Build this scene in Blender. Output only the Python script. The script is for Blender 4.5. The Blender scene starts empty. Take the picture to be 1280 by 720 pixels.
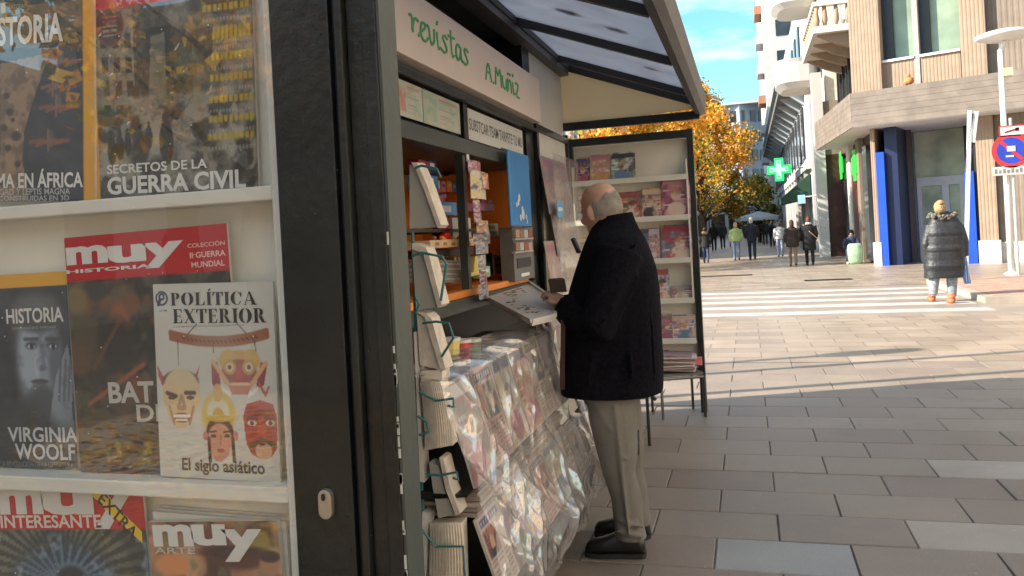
import bpy, bmesh, math, random
import numpy as np
from mathutils import Vector, Matrix
R = math.radians
random.seed(7)
scene = bpy.context.scene
col = scene.collection

# ---------------------------------------------------------------- camera
FOC, ROLL, YAW, EYE = 1000.0, math.atan(.0535), math.atan(.294), 1.45
_F = Vector((-math.sin(YAW), math.cos(YAW), 0)); _R = Vector((math.cos(YAW), math.sin(YAW), 0)); _Z = Vector((0, 0, 1))
cam_d = bpy.data.cameras.new('camera'); cam = bpy.data.objects.new('camera', cam_d); col.objects.link(cam)
cam_d.sensor_width = 36; cam_d.lens = FOC / 1280 * 36; cam_d.shift_y = -62 / 1280
cam_d.clip_start = .05; cam_d.clip_end = 3000
_rc = _R * math.cos(ROLL) - _Z * math.sin(ROLL); _uc = _R * math.sin(ROLL) + _Z * math.cos(ROLL)
M = Matrix((_rc, _uc, -_F)).transposed().to_4x4(); M.translation = (0, 0, EYE)
cam.matrix_world = M
scene.camera = cam

def ray(px, py):
    u = (px - 640) / FOC; v = -(py - 298) / FOC
    a = u * math.cos(ROLL) + v * math.sin(ROLL); b = -u * math.sin(ROLL) + v * math.cos(ROLL)
    return _F + _R * a + _Z * b
def pt(px, py, X=None, Y=None, Z=None, D=None):
    """world point seen at a pixel of the 1280x720 photograph, on a world plane"""
    d = ray(px, py)
    t = X / d.x if X is not None else Y / d.y if Y is not None else (Z - EYE) / d.z if Z is not None else D
    return Vector((0, 0, EYE)) + d * t
def hit(px, py, P, N):
    d = ray(px, py); o = Vector((0, 0, EYE)); N = Vector(N)
    return o + d * ((Vector(P) - o).dot(N) / d.dot(N))

# ---------------------------------------------------------------- light
SUN = Vector((-.93, -.37, 0)).normalized() * math.cos(R(31)) + _Z * math.sin(R(31))
w = bpy.data.worlds.new("World"); scene.world = w; w.use_nodes = True
nt = w.node_tree; nt.nodes.clear()
def N(nt, t, **kw):
    n = nt.nodes.new(t)
    for k, v in kw.items():
        if k in n.inputs: n.inputs[k].default_value = v
        else: setattr(n, k, v)
    return n
out = N(nt, 'ShaderNodeOutputWorld'); bg = N(nt, 'ShaderNodeBackground'); bg.inputs[1].default_value = .15
sky = N(nt, 'ShaderNodeTexSky'); sky.sky_type = 'NISHITA'; sky.sun_disc = False
sky.sun_elevation = R(31); sky.sun_rotation = math.atan2(SUN.x, SUN.y); sky.ozone_density = .6; sky.dust_density = .6
tc = N(nt, 'ShaderNodeTexCoord'); mp = N(nt, 'ShaderNodeMapping'); mp.inputs['Scale'].default_value = (1, 1, 4.2)
nz = N(nt, 'ShaderNodeTexNoise', Scale=3.1, Detail=6.0, Roughness=.55)
mp.inputs['Location'].default_value = (.35, .1, .2)
cr = N(nt, 'ShaderNodeValToRGB'); cr.color_ramp.elements[0].position = .44; cr.color_ramp.elements[1].position = .70
mx = N(nt, 'ShaderNodeMixRGB'); mx.inputs[2].default_value = (5.2, 5.2, 5.1, 1)
tint = N(nt, 'ShaderNodeMixRGB', blend_type='MULTIPLY'); tint.inputs[0].default_value = 1; tint.inputs[2].default_value = (.50, .82, .86, 1)
L = nt.links.new
L(tc.outputs['Generated'], mp.inputs[0]); L(mp.outputs[0], nz.inputs['Vector']); L(nz.outputs[0], cr.inputs[0]); L(cr.outputs[0], mx.inputs[0])
L(sky.outputs[0], tint.inputs[1]); L(tint.outputs[0], mx.inputs[1]); L(mx.outputs[0], bg.inputs[0]); L(bg.outputs[0], out.inputs[0])
sd = bpy.data.lights.new('sun', 'SUN'); sd.energy = 5.0; sd.angle = R(.5); sd.color = (1, .90, .76)
so = bpy.data.objects.new('sun', sd); col.objects.link(so); so.rotation_euler = (-SUN).to_track_quat('-Z', 'Y').to_euler()
vs = scene.view_settings; vs.view_transform = 'Standard'; vs.look = 'None'; vs.exposure = 1.3; vs.gamma = 1; vs.use_curve_mapping = False
scene.cycles.max_bounces = 7; scene.cycles.transparent_max_bounces = 24

# ---------------------------------------------------------------- materials
def lin(c):
    return tuple(((x / 255) / 12.92 if x / 255 <= .04045 else ((x / 255 + .055) / 1.055) ** 2.4) for x in c)
MATS = {}
def mat(name, c, rough=.6, metal=0., var=.12, vscale=6., bump=0., bscale=60., coat=0., c2=None, emit=None, space='Object'):
    if name in MATS: return MATS[name]
    m = bpy.data.materials.new(name); m.use_nodes = True; t = m.node_tree; b = t.nodes['Principled BSDF']
    b.inputs['Roughness'].default_value = rough; b.inputs['Metallic'].default_value = metal
    b.inputs['Coat Weight'].default_value = coat
    if rough >= .9: b.inputs['Specular IOR Level'].default_value = .12
    tcn = N(t, 'ShaderNodeTexCoord'); n = N(t, 'ShaderNodeTexNoise', Scale=vscale, Detail=5.0)
    t.links.new(tcn.outputs[space], n.inputs['Vector'])
    r = N(t, 'ShaderNodeValToRGB'); r.color_ramp.elements[0].position = .35; r.color_ramp.elements[1].position = .68
    lo = tuple(x * (1 - var) for x in c); hi = tuple(min(1, x * (1 + var)) for x in c) if c2 is None else c2
    r.color_ramp.elements[0].color = (*lo, 1); r.color_ramp.elements[1].color = (*hi, 1)
    t.links.new(n.outputs[0], r.inputs[0]); t.links.new(r.outputs[0], b.inputs['Base Color'])
    if bump:
        n2 = N(t, 'ShaderNodeTexNoise', Scale=bscale, Detail=4.0); bp = N(t, 'ShaderNodeBump', Strength=bump, Distance=.01)
        t.links.new(tcn.outputs[space], n2.inputs['Vector']); t.links.new(n2.outputs[0], bp.inputs['Height']); t.links.new(bp.outputs[0], b.inputs['Normal'])
    if emit:
        b.inputs['Emission Color'].default_value = (*c, 1); b.inputs['Emission Strength'].default_value = emit
    MATS[name] = m; return m
def mat_print(name='printed_paper', rough=.32):
    if name in MATS: return MATS[name]
    m = bpy.data.materials.new(name); m.use_nodes = True; t = m.node_tree; b = t.nodes['Principled BSDF']
    a = N(t, 'ShaderNodeAttribute'); a.attribute_name = 'Col'; t.links.new(a.outputs['Color'], b.inputs['Base Color'])
    b.inputs['Roughness'].default_value = rough
    n2 = N(t, 'ShaderNodeTexNoise', Scale=9.0, Detail=2.0); bp = N(t, 'ShaderNodeBump', Strength=.12, Distance=.01)
    tcn = N(t, 'ShaderNodeTexCoord'); t.links.new(tcn.outputs['Object'], n2.inputs['Vector'])
    t.links.new(n2.outputs[0], bp.inputs['Height']); t.links.new(bp.outputs[0], b.inputs['Normal'])
    MATS[name] = m; return m
def schlick(t):
    """reflectance of a thin sheet, the same from both sides"""
    g = N(t, 'ShaderNodeNewGeometry'); d = N(t, 'ShaderNodeVectorMath', operation='DOT_PRODUCT')
    nm = N(t, 'ShaderNodeVectorMath', operation='ADD'); t.links.new(g.outputs['Normal'], nm.inputs[0]); nm.inputs[1].default_value = (0, 0, 0)
    t.links.new(nm.outputs[0], d.inputs[0]); t.links.new(g.outputs['Incoming'], d.inputs[1])
    a = N(t, 'ShaderNodeMath', operation='ABSOLUTE'); t.links.new(d.outputs['Value'], a.inputs[0])
    s = N(t, 'ShaderNodeMath', operation='SUBTRACT'); s.inputs[0].default_value = 1; s.use_clamp = True; t.links.new(a.outputs[0], s.inputs[1])
    q = N(t, 'ShaderNodeMath', operation='POWER'); q.inputs[1].default_value = 5; t.links.new(s.outputs[0], q.inputs[0])
    m = N(t, 'ShaderNodeMath', operation='MULTIPLY_ADD'); m.inputs[1].default_value = .94; m.inputs[2].default_value = .06; t.links.new(q.outputs[0], m.inputs[0])
    return nm, m.outputs[0]
def mat_glass(name, tint=(1, 1, 1), refl_rough=.0, base=.0, haze=(.8, .8, .8), hazew=0.0, bump=0., bscale=30.):
    """thin pane: clear transparency, a fresnel reflection and some diffuse grime"""
    if name in MATS: return MATS[name]
    m = bpy.data.materials.new(name); m.use_nodes = True; t = m.node_tree; t.nodes.clear()
    o = N(t, 'ShaderNodeOutputMaterial'); tr = N(t, 'ShaderNodeBsdfTransparent'); tr.inputs[0].default_value = (*tint, 1)
    gl = N(t, 'ShaderNodeBsdfGlossy', Roughness=refl_rough); gl.inputs[0].default_value = (1, 1, 1, 1)
    fr, frout = schlick(t); df = N(t, 'ShaderNodeBsdfDiffuse'); df.inputs[0].default_value = (*haze, 1)
    m1 = N(t, 'ShaderNodeMixShader'); m2 = N(t, 'ShaderNodeMixShader'); m1.inputs[0].default_value = hazew
    t.links.new(tr.outputs[0], m1.inputs[1]); t.links.new(df.outputs[0], m1.inputs[2])
    add = N(t, 'ShaderNodeMath', operation='ADD'); add.use_clamp = True; add.inputs[1].default_value = base
    t.links.new(frout, add.inputs[0]); t.links.new(add.outputs[0], m2.inputs[0])
    t.links.new(m1.outputs[0], m2.inputs[1]); t.links.new(gl.outputs[0], m2.inputs[2]); t.links.new(m2.outputs[0], o.inputs[0])
    if bump:
        tcn = N(t, 'ShaderNodeTexCoord'); n2 = N(t, 'ShaderNodeTexNoise', Scale=bscale, Detail=3.0, Distortion=1.5); bp = N(t, 'ShaderNodeBump', Strength=bump, Distance=.02)
        t.links.new(tcn.outputs['Object'], n2.inputs['Vector']); t.links.new(n2.outputs[0], bp.inputs['Height'])
        t.links.new(bp.outputs[0], gl.inputs['Normal']); t.links.new(bp.outputs[0], fr.inputs[0])
    MATS[name] = m; return m

# ---------------------------------------------------------------- objects and mesh building
def tag(o, label=None, cat=None, group=None, kind=None):
    for k, v in (('label', label), ('category', cat), ('group', group), ('kind', kind)):
        if v: o[k] = v
    return o
def thing(name, label, cat, loc=(0, 0, 0), rz=0, group=None):
    o = bpy.data.objects.new(name, None); col.objects.link(o); o.location = loc; o.rotation_euler = (0, 0, rz); o.empty_display_size = .1
    tag(o, label, cat, group); WORLD[o.name] = (Matrix.Translation(Vector(loc)) @ Matrix.Rotation(rz, 4, 'Z')); return o
WORLD = {}
def wm(o):
    if o is None: return Matrix.Identity(4)
    if o.name in WORLD: return WORLD[o.name]
    return wm(o.parent)
class MB:
    """collects world-space geometry; build() links it as one mesh object (under a parent if given)"""
    def __init__(s): s.v = []; s.f = []; s.mi = []; s.c = None
    def add(s, vs, fs, k=0):
        n = len(s.v); s.v += [Vector(p) for p in vs]; s.f += [tuple(i + n for i in f) for f in fs]; s.mi += [k] * len(fs); return s
    def box(s, a, b, k=0):
        x0, y0, z0 = [min(p, q) for p, q in zip(a, b)]; x1, y1, z1 = [max(p, q) for p, q in zip(a, b)]
        return s.add([(x0,y0,z0),(x1,y0,z0),(x1,y1,z0),(x0,y1,z0),(x0,y0,z1),(x1,y0,z1),(x1,y1,z1),(x0,y1,z1)],
                     [(3,2,1,0),(4,5,6,7),(0,1,5,4),(1,2,6,5),(2,3,7,6),(3,0,4,7)], k)
    def obox(s, c, X, Y, Z, k=0):
        """oriented box: centre and three half-axis vectors"""
        c = Vector(c); X = Vector(X); Y = Vector(Y); Z = Vector(Z)
        if X.cross(Y).dot(Z) < 0: X, Y = Y, X
        return s.add([c-X-Y-Z,c+X-Y-Z,c+X+Y-Z,c-X+Y-Z,c-X-Y+Z,c+X-Y+Z,c+X+Y+Z,c-X+Y+Z],
                     [(3,2,1,0),(4,5,6,7),(0,1,5,4),(1,2,6,5),(2,3,7,6),(3,0,4,7)], k)
    def beam(s, p, q, wd, h, up=(0, 0, 1), k=0):
        p = Vector(p); q = Vector(q); d = (q - p); u = Vector(up); sd_ = d.cross(u).normalized(); u = sd_.cross(d).normalized()
        return s.obox((p + q) / 2, d / 2, sd_ * wd / 2, u * h / 2, k)
    def prism(s, poly, dvec, k=0):
        """extrude a planar polygon by dvec"""
        d = Vector(dvec); P = [Vector(p) for p in poly]; n = len(P)
        nrm = sum(((P[i] - P[0]).cross(P[(i + 1) % n] - P[0]) for i in range(1, n - 1)), Vector())
        if nrm.dot(d) > 0: P = P[::-1]
        return s.add(P + [p + d for p in P], [tuple(range(n)), tuple(range(2 * n - 1, n - 1, -1))] + [(i, i + n, (i + 1) % n + n, (i + 1) % n)[::1] for i in range(n)], k)
    def loft(s, secs, n=16, k=0, cap=True):
        """secs: (centre, half axis A, half axis B) elliptic rings; optional 4th: superellipse power"""
        base = len(s.v); rings = []
        for sc in secs:
            c, A, B = Vector(sc[0]), Vector(sc[1]), Vector(sc[2]); p = sc[3] if len(sc) > 3 else 1.
            rg = []
            for i in range(n):
                t = 2 * math.pi * i / n; ct, st = math.cos(t), math.sin(t)
                if p != 1: ct = math.copysign(abs(ct) ** p, ct); st = math.copysign(abs(st) ** p, st)
                rg.append(c + A * ct + B * st)
            rings.append(rg)
        vs = [v for r_ in rings for v in r_]; fs = []
        for j in range(len(rings) - 1):
            for i in range(n):
                a = j * n + i; b = j * n + (i + 1) % n; fs.append((a, b, b + n, a + n))
        if cap:
            fs.append(tuple(range(n))[::-1]); fs.append(tuple(range((len(rings) - 1) * n, len(rings) * n)))
        d = Vector(secs[-1][0]) - Vector(secs[0][0])
        if Vector(secs[0][1]).cross(Vector(secs[0][2])).dot(d) < 0: fs = [f[::-1] for f in fs]
        return s.add(vs, fs, k)
    def tube(s, pts, r, n=8, k=0):
        pts = [Vector(p) for p in pts]; rs = r if isinstance(r, (list, tuple)) else [r] * len(pts); secs = []
        t0 = (pts[1] - pts[0]).normalized(); A = t0.orthogonal().normalized()
        for i, p in enumerate(pts):
            t = (pts[min(i + 1, len(pts) - 1)] - pts[max(i - 1, 0)]).normalized()
            A = (A - t * A.dot(t)); A = A.normalized() if A.length > 1e-6 else t.orthogonal().normalized(); B = t.cross(A)
            secs.append((p, A * rs[i], B * rs[i]))
        return s.loft(secs, n, k)
    def ell(s, c, r, n=12, m=8, k=0, rot=None):
        c = Vector(c); r = (r, r, r) if not isinstance(r, (tuple, list)) else r; rot = rot or Matrix.Identity(3)
        vs = []; fs = []
        for j in range(1, m):
            ph = math.pi * j / m
            for i in range(n):
                th = 2 * math.pi * i / n
                vs.append(c + rot @ Vector((r[0] * math.sin(ph) * math.cos(th), r[1] * math.sin(ph) * math.sin(th), r[2] * math.cos(ph))))
        top = len(vs); vs.append(c + rot @ Vector((0, 0, r[2]))); vs.append(c - rot @ Vector((0, 0, r[2])))
        for j in range(m - 2):
            for i in range(n): a = j * n + i; b = j * n + (i + 1) % n; fs.append((a, a + n, b + n, b))
        for i in range(n): fs.append((top, i, (i + 1) % n)); fs.append((top + 1, (m - 2) * n + (i + 1) % n, (m - 2) * n + i))
        return s.add(vs, fs, k)
    def grid(s, fn, nu, nv, k=0):
        """surface fn(u,v) over 0..1"""
        return s.add([fn(i / nu, j / nv) for j in range(nv + 1) for i in range(nu + 1)],
                     [(j * (nu + 1) + i, j * (nu + 1) + i + 1, (j + 1) * (nu + 1) + i + 1, (j + 1) * (nu + 1) + i) for j in range(nv) for i in range(nu)], k)
    def mesh(s, name, inv=None):
        me = bpy.data.meshes.new(name); vs = s.v if inv is None else [inv @ v for v in s.v]
        me.from_pydata(vs, [], s.f); 
        if any(s.mi): me.polygons.foreach_set('material_index', s.mi)
        me.update(); return me
    def build(s, name, m, parent=None, smooth=False, bevel=0., voxel=0., vsm=6, subsurf=0, solid=0., kind=None):
        inv = wm(parent).inverted() if parent else None
        me = s.mesh(name, inv)
        for q in (m if isinstance(m, (list, tuple)) else [m]): me.materials.append(q)
        o = bpy.data.objects.new(name, me); col.objects.link(o)
        if parent: o.parent = parent
        if voxel:
            md = o.modifiers.new('r', 'REMESH'); md.mode = 'VOXEL'; md.voxel_size = voxel; md.use_smooth_shade = True
            if vsm: ms = o.modifiers.new('s', 'SMOOTH'); ms.iterations = vsm; ms.factor = .6
            bake(o); smooth = True
        if smooth: o.data.polygons.foreach_set('use_smooth', [True] * len(o.data.polygons))
        if solid: md = o.modifiers.new('t', 'SOLIDIFY'); md.thickness = solid; md.offset = 0
        if subsurf: md = o.modifiers.new('u', 'SUBSURF'); md.levels = md.render_levels = subsurf
        if bevel: md = o.modifiers.new('b', 'BEVEL'); md.width = bevel; md.segments = 2; md.limit_method = 'ANGLE'
        if kind: o['kind'] = kind
        return o
def bake(o):
    dg = bpy.context.evaluated_depsgraph_get(); dg.update()
    me = bpy.data.meshes.new_from_object(o.evaluated_get(dg)); old = o.data
    if not me.materials:
        for q in old.materials: me.materials.append(q)
    o.modifiers.clear(); o.data = me; bpy.data.meshes.remove(old)
def copy_tree(o, parent=None):
    c = o.copy(); col.objects.link(c)
    if parent: c.parent = parent
    for ch in list(o.children): copy_tree(ch, c)
    return c
def text_mesh(txt, box, flip=False, bold=.0, shear=0., y=0.):
    """font outline fitted into box (x0,z0,x1,z1) on a local x-z plane"""
    cu = bpy.data.curves.new('t', 'FONT'); cu.body = txt; cu.offset = bold; cu.shear = shear; cu.resolution_u = 3; cu.space_line = .82
    o = bpy.data.objects.new('t', cu); col.objects.link(o)
    dg = bpy.context.evaluated_depsgraph_get(); dg.update(); me = bpy.data.meshes.new_from_object(o.evaluated_get(dg))
    P = np.array([v.co[:] for v in me.vertices]); lo = P.min(0); hi = P.max(0)
    x0, z0, x1, z1 = box
    vs = [(x0 + (p[0] - lo[0]) / (hi[0] - lo[0]) * (x1 - x0), y, z0 + (p[1] - lo[1]) / max(1e-6, hi[1] - lo[1]) * (z1 - z0)) for p in P]
    fs = [tuple(p.vertices) for p in me.polygons]
    bpy.data.objects.remove(o); bpy.data.curves.remove(cu); bpy.data.meshes.remove(me)
    return vs, fs

# ---------------------------------------------------------------- print painting (flat print only)
_rng = np.random.default_rng(3)
class Art:
    """printed picture: colours on a fine grid of a sheet, s across 0..1, t up 0..h (units of the width)"""
    def __init__(s, h, nx=60, bgc=(200, 200, 200)):
        s.h = h; s.nx = nx; s.ny = int(nx * h); s.S, s.T = np.meshgrid(np.linspace(0, 1, nx + 1), np.linspace(0, h, s.ny + 1))
        s.a = np.ones((s.ny + 1, nx + 1, 3)) * np.array(bgc, float)
    def mix(s, m, c, al=1.):
        m = np.clip(m, 0, 1)[..., None] * al; s.a = s.a * (1 - m) + np.array(c, float) * m; return s
    def rect(s, x0, y0, x1, y1, c, al=1., soft=.004):
        f = lambda d: np.clip(d / soft + .5, 0, 1)
        return s.mix(f(s.S - x0) * f(x1 - s.S) * f(s.T - y0) * f(y1 - s.T), c, al)
    def ell(s, cx, cy, rx, ry, c, soft=.12, rot=0, al=1.):
        cs, sn = math.cos(rot), math.sin(rot); dx = s.S - cx; dy = s.T - cy
        d = np.sqrt(((dx * cs + dy * sn) / rx) ** 2 + ((-dx * sn + dy * cs) / ry) ** 2)
        return s.mix((1 - d) / soft + .5, c, al)
    def line(s, x0, y0, x1, y1, w_, c, al=1., soft=.5):
        vx, vy = x1 - x0, y1 - y0; L2 = vx * vx + vy * vy; t = np.clip(((s.S - x0) * vx + (s.T - y0) * vy) / L2, 0, 1)
        d = np.hypot(s.S - x0 - t * vx, s.T - y0 - t * vy); return s.mix((1 - d / w_) / soft + .5, c, al)
    def poly(s, P, c, al=1.):
        ins = np.zeros_like(s.S, bool); n = len(P)
        for i in range(n):
            (xa, ya), (xb, yb) = P[i], P[(i + 1) % n]
            if ya == yb: continue
            cnd = ((ya > s.T) != (yb > s.T)) & (s.S < (xb - xa) * (s.T - ya) / (yb - ya) + xa); ins ^= cnd
        return s.mix(ins.astype(float), c, al)
    def nz(s, sc, seed=0, oct=3, sx=1., sy=1.):
        r_ = np.random.default_rng(seed); o = np.zeros_like(s.S); amp = 1; tot = 0
        for k in range(oct):
            f = sc * 2 ** k; gx, gy = int(f * sx) + 3, int(f * sy * s.h) + 3; g = r_.random((gy, gx))
            x = s.S * f * sx; y = s.T * f * sy; xi = np.minimum(x.astype(int), gx - 2); yi = np.minimum(y.astype(int), gy - 2); fx = x - xi; fy = y - yi
            fx = fx * fx * (3 - 2 * fx); fy = fy * fy * (3 - 2 * fy)
            o += amp * ((g[yi, xi] * (1 - fx) + g[yi, xi + 1] * fx) * (1 - fy) + (g[yi + 1, xi] * (1 - fx) + g[yi + 1, xi + 1] * fx) * fy); tot += amp; amp *= .55
        return o / tot
    def noise(s, c, sc, lo=.5, soft=.15, seed=0, al=1., mask=None, **kw):
        m = np.clip((s.nz(sc, seed, **kw) - lo) / soft + .5, 0, 1)
        if mask is not None: m = m * mask
        return s.mix(m, c, al)
    def reg(s, x0, y0, x1, y1, soft=.03):
        f = lambda d: np.clip(d / soft + .5, 0, 1); return f(s.S - x0) * f(x1 - s.S) * f(s.T - y0) * f(y1 - s.T)
    def colors(s):
        x = np.clip(s.a, 0, 255) / 255; x = np.where(x <= .04045, x / 12.92, ((x + .055) / 1.055) ** 2.4) * .9
        return np.concatenate([x, np.ones(x.shape[:2] + (1,))], -1).reshape(-1, 4).astype(np.float32)
def print_sheet(name, art, fn, parent, m=None):
    """mesh grid fn(s,t/h)->world point, coloured by the art"""
    b = MB().grid(fn, art.nx, art.ny); o = b.build(name, m or mat_print(), parent)
    at = o.data.color_attributes.new('Col', 'FLOAT_COLOR', 'POINT'); at.data.foreach_set('color', art.colors().ravel())
    return o
PAL = [(196, 60, 90), (226, 140, 60), (70, 110, 160), (220, 190, 160), (150, 60, 110), (90, 130, 90), (230, 210, 120), (60, 50, 60), (190, 200, 210), (210, 110, 130)]
def generic_art(seed, h=1.3, nx=14, base=None):
    r_ = random.Random(seed); A = Art(h, nx, base or r_.choice(PAL))
    for k in range(4):
        A.noise(r_.choice(PAL), 3 + 2 * k, .52, .1, seed * 7 + k, al=.75)
    cx = r_.uniform(.35, .65); A.ell(cx, h * .52, .17, .19, (222, 176, 148)); A.ell(cx, h * .6, .19, .12, r_.choice([(60, 40, 30), (170, 130, 70)]), al=.8)
    A.ell(cx, h * .2, .32, .26, r_.choice(PAL)); tc_ = r_.choice([(205, 30, 40), (240, 240, 235), (235, 200, 60), (40, 60, 130)])
    A.rect(.04, h * .84, .96, h * .97, tc_, .9)
    for k in range(4):
        y = h * (.3 + .11 * k); x = r_.choice([.05, .62]); A.rect(x, y, x + r_.uniform(.2, .34), y + .035, (245, 240, 220), .85)
    return A
# ================================================================ SETTING
def mat_paving(name, base, var=.11, brick=False, rough=.5):
    m = bpy.data.materials.new(name); m.use_nodes = True; t = m.node_tree; b = t.nodes['Principled BSDF']; b.inputs['Roughness'].default_value = rough
    g = N(t, 'ShaderNodeNewGeometry'); k = t.links.new
    n1 = N(t, 'ShaderNodeTexNoise', Scale=1.3, Detail=6.0, Roughness=.65); n2 = N(t, 'ShaderNodeTexNoise', Scale=240., Detail=3.0, Roughness=.7)
    k(g.outputs['Position'], n1.inputs['Vector']); k(g.outputs['Position'], n2.inputs['Vector'])
    hs = N(t, 'ShaderNodeHueSaturation'); hs.inputs['Color'].default_value = (*base, 1)
    def mth(op, a, bb, cc=None):
        q = N(t, 'ShaderNodeMath', operation=op)
        for i, x in enumerate((a, bb, cc)):
            if x is None: continue
            if isinstance(x, (int, float)): q.inputs[i].default_value = x
            else: k(x, q.inputs[i])
        return q.outputs[0]
    val = mth('MULTIPLY_ADD', n1.outputs[0], .85, .37); val = mth('MULTIPLY_ADD', n2.outputs[0], .9, mth('ADD', val, -.30))
    if not brick:
        oi = N(t, 'ShaderNodeObjectInfo'); val = mth('MULTIPLY_ADD', oi.outputs['Random'], var * 1.6, mth('ADD', val, -var * .5))
        hue = mth('MULTIPLY_ADD', oi.outputs['Random'], .018, .491); k(hue, hs.inputs['Hue'])
    k(val, hs.inputs['Value'])
    colr = hs.outputs[0]
    n3 = N(t, 'ShaderNodeTexNoise', Scale=4.5, Detail=5.0, Roughness=.7, Distortion=.8); k(g.outputs['Position'], n3.inputs['Vector'])
    st = N(t, 'ShaderNodeValToRGB'); st.color_ramp.elements[0].position = .60; st.color_ramp.elements[1].position = .78; k(n3.outputs[0], st.inputs[0])
    mst = N(t, 'ShaderNodeMixRGB'); mst.inputs[2].default_value = (*[x * .55 for x in base], 1); k(mth('MULTIPLY', st.outputs[0], .55), mst.inputs[0]); k(colr, mst.inputs[1]); colr = mst.outputs[0]
    spv = N(t, 'ShaderNodeTexVoronoi', Scale=9.); k(g.outputs['Position'], spv.inputs['Vector']); sp = mth('LESS_THAN', spv.outputs['Distance'], .045)
    mxs = N(t, 'ShaderNodeMixRGB'); mxs.inputs[2].default_value = (*[min(1, x * 2.1) for x in base], 1); k(mth('MULTIPLY', sp, .6), mxs.inputs[0]); k(colr, mxs.inputs[1]); colr = mxs.outputs[0]
    bp = N(t, 'ShaderNodeBump', Strength=.25, Distance=.004); k(n2.outputs[0], bp.inputs['Height'])
    rr = mth('MULTIPLY_ADD', n1.outputs[0], .35, rough - .17); k(rr, b.inputs['Roughness'])
    if brick:
        mpn = N(t, 'ShaderNodeMapping'); mpn.inputs['Location'].default_value = (.21 + 58, -3.486 + 35.63, 0); k(g.outputs['Position'], mpn.inputs[0])
        br = N(t, 'ShaderNodeTexBrick'); br.offset = .5; br.inputs['Scale'].default_value = 1; br.inputs['Brick Width'].default_value = .58; br.inputs['Row Height'].default_value = .3563
        br.inputs['Mortar Size'].default_value = .007; br.inputs['Color1'].default_value = (.8, .78, .76, 1); br.inputs['Color2'].default_value = (1.12, 1.1, 1.08, 1); br.inputs['Mortar'].default_value = (.5, .47, .45, 1); br.inputs['Bias'].default_value = .1
        k(mpn.outputs[0], br.inputs['Vector']); mm = N(t, 'ShaderNodeMixRGB', blend_type='MULTIPLY'); mm.inputs[0].default_value = 1; k(colr, mm.inputs[1]); k(br.outputs[0], mm.inputs[2]); colr = mm.outputs[0]
    k(colr, b.inputs['Base Color']); k(bp.outputs[0], b.inputs['Normal']); return m
M_stone = mat_paving('granite_paver', (.245, .195, .158), rough=.5)
M_stone_pale = mat_paving('pale_granite_paver', (.30, .295, .285), rough=.55)
M_stone_beige = mat_paving('beige_granite_paver', (.37, .32, .265), rough=.55)
M_plaza = mat_paving('plaza_paving', (.32, .255, .20), brick=True, rough=.42)
M_road = mat_paving('road_surface', (.30, .25, .205), brick=False, var=0, rough=.45)
M_joint = mat('joint_mortar', (.15, .125, .105), .9, var=.3, vscale=20)
M_white = mat('road_paint', (.42, .40, .375), .6, var=.16, vscale=3, bump=.2)
M_red = mat('red_paver', (.40, .24, .18), .7, var=.2)

ground = MB().add([(-600, -300, -.02), (600, -300, -.02), (600, 1500, -.02), (-600, 1500, -.02)], [(0, 1, 2, 3)]).build('ground', M_joint, kind='structure')
YL = 3.486; RH = .3563; TL = .58
plaza = MB()
Y0t, Y1t = YL - 5 * RH, YL + 15 * RH
plaza.add([(-60, Y1t, 0), (60, Y1t, 0), (60, 13.1, 0), (-60, 13.1, 0)], [(0, 1, 2, 3)])
plaza.add([(-60, 18.9, 0), (60, 18.9, 0), (60, 400, 0), (-60, 400, 0)], [(0, 1, 2, 3)])
plaza.add([(-60, -40, 0), (60, -40, 0), (60, Y0t, 0), (-60, Y0t, 0)], [(0, 1, 2, 3)])
plaza.add([(-60, Y0t, 0), (-3.7, Y0t, 0), (-3.7, Y1t, 0), (-60, Y1t, 0)], [(0, 1, 2, 3)])
plaza.add([(9.3, Y0t, 0), (60, Y0t, 0), (60, Y1t, 0), (9.3, Y1t, 0)], [(0, 1, 2, 3)])
plaza.build('pavement', M_plaza, kind='structure')
near = MB().add([(-3.7, Y0t, -.0065), (9.3, Y0t, -.0065), (9.3, Y1t, -.0065), (-3.7, Y1t, -.0065)], [(0, 1, 2, 3)]).build('stone_pavement', M_joint, kind='structure')
rr = random.Random(5)
def stone(x0, x1, y0, y1, m):
    g = .0032; dz = rr.uniform(-.0025, .0025); b = .004; z = dz
    a = [(x0 + g, y0 + g), (x1 - g, y0 + g), (x1 - g, y1 - g), (x0 + g, y1 - g)]; i = [(x0 + g + b, y0 + g + b), (x1 - g - b, y0 + g + b), (x1 - g - b, y1 - g - b), (x0 + g + b, y1 - g - b)]
    q = MB(); tl = rr.uniform(-.0015, .0015)
    q.add([(x, y, -.03) for x, y in a] + [(x, y, z - b) for x, y in a] + [(x, y, z + (tl if n_ % 2 else -tl)) for n_, (x, y) in enumerate(i)],
          [(0, 1, 5, 4), (1, 2, 6, 5), (2, 3, 7, 6), (3, 0, 4, 7), (4, 5, 9, 8), (5, 6, 10, 9), (6, 7, 11, 10), (7, 4, 8, 11), (8, 9, 10, 11)])
    return q.build('paving_stone', m, near)
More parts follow.
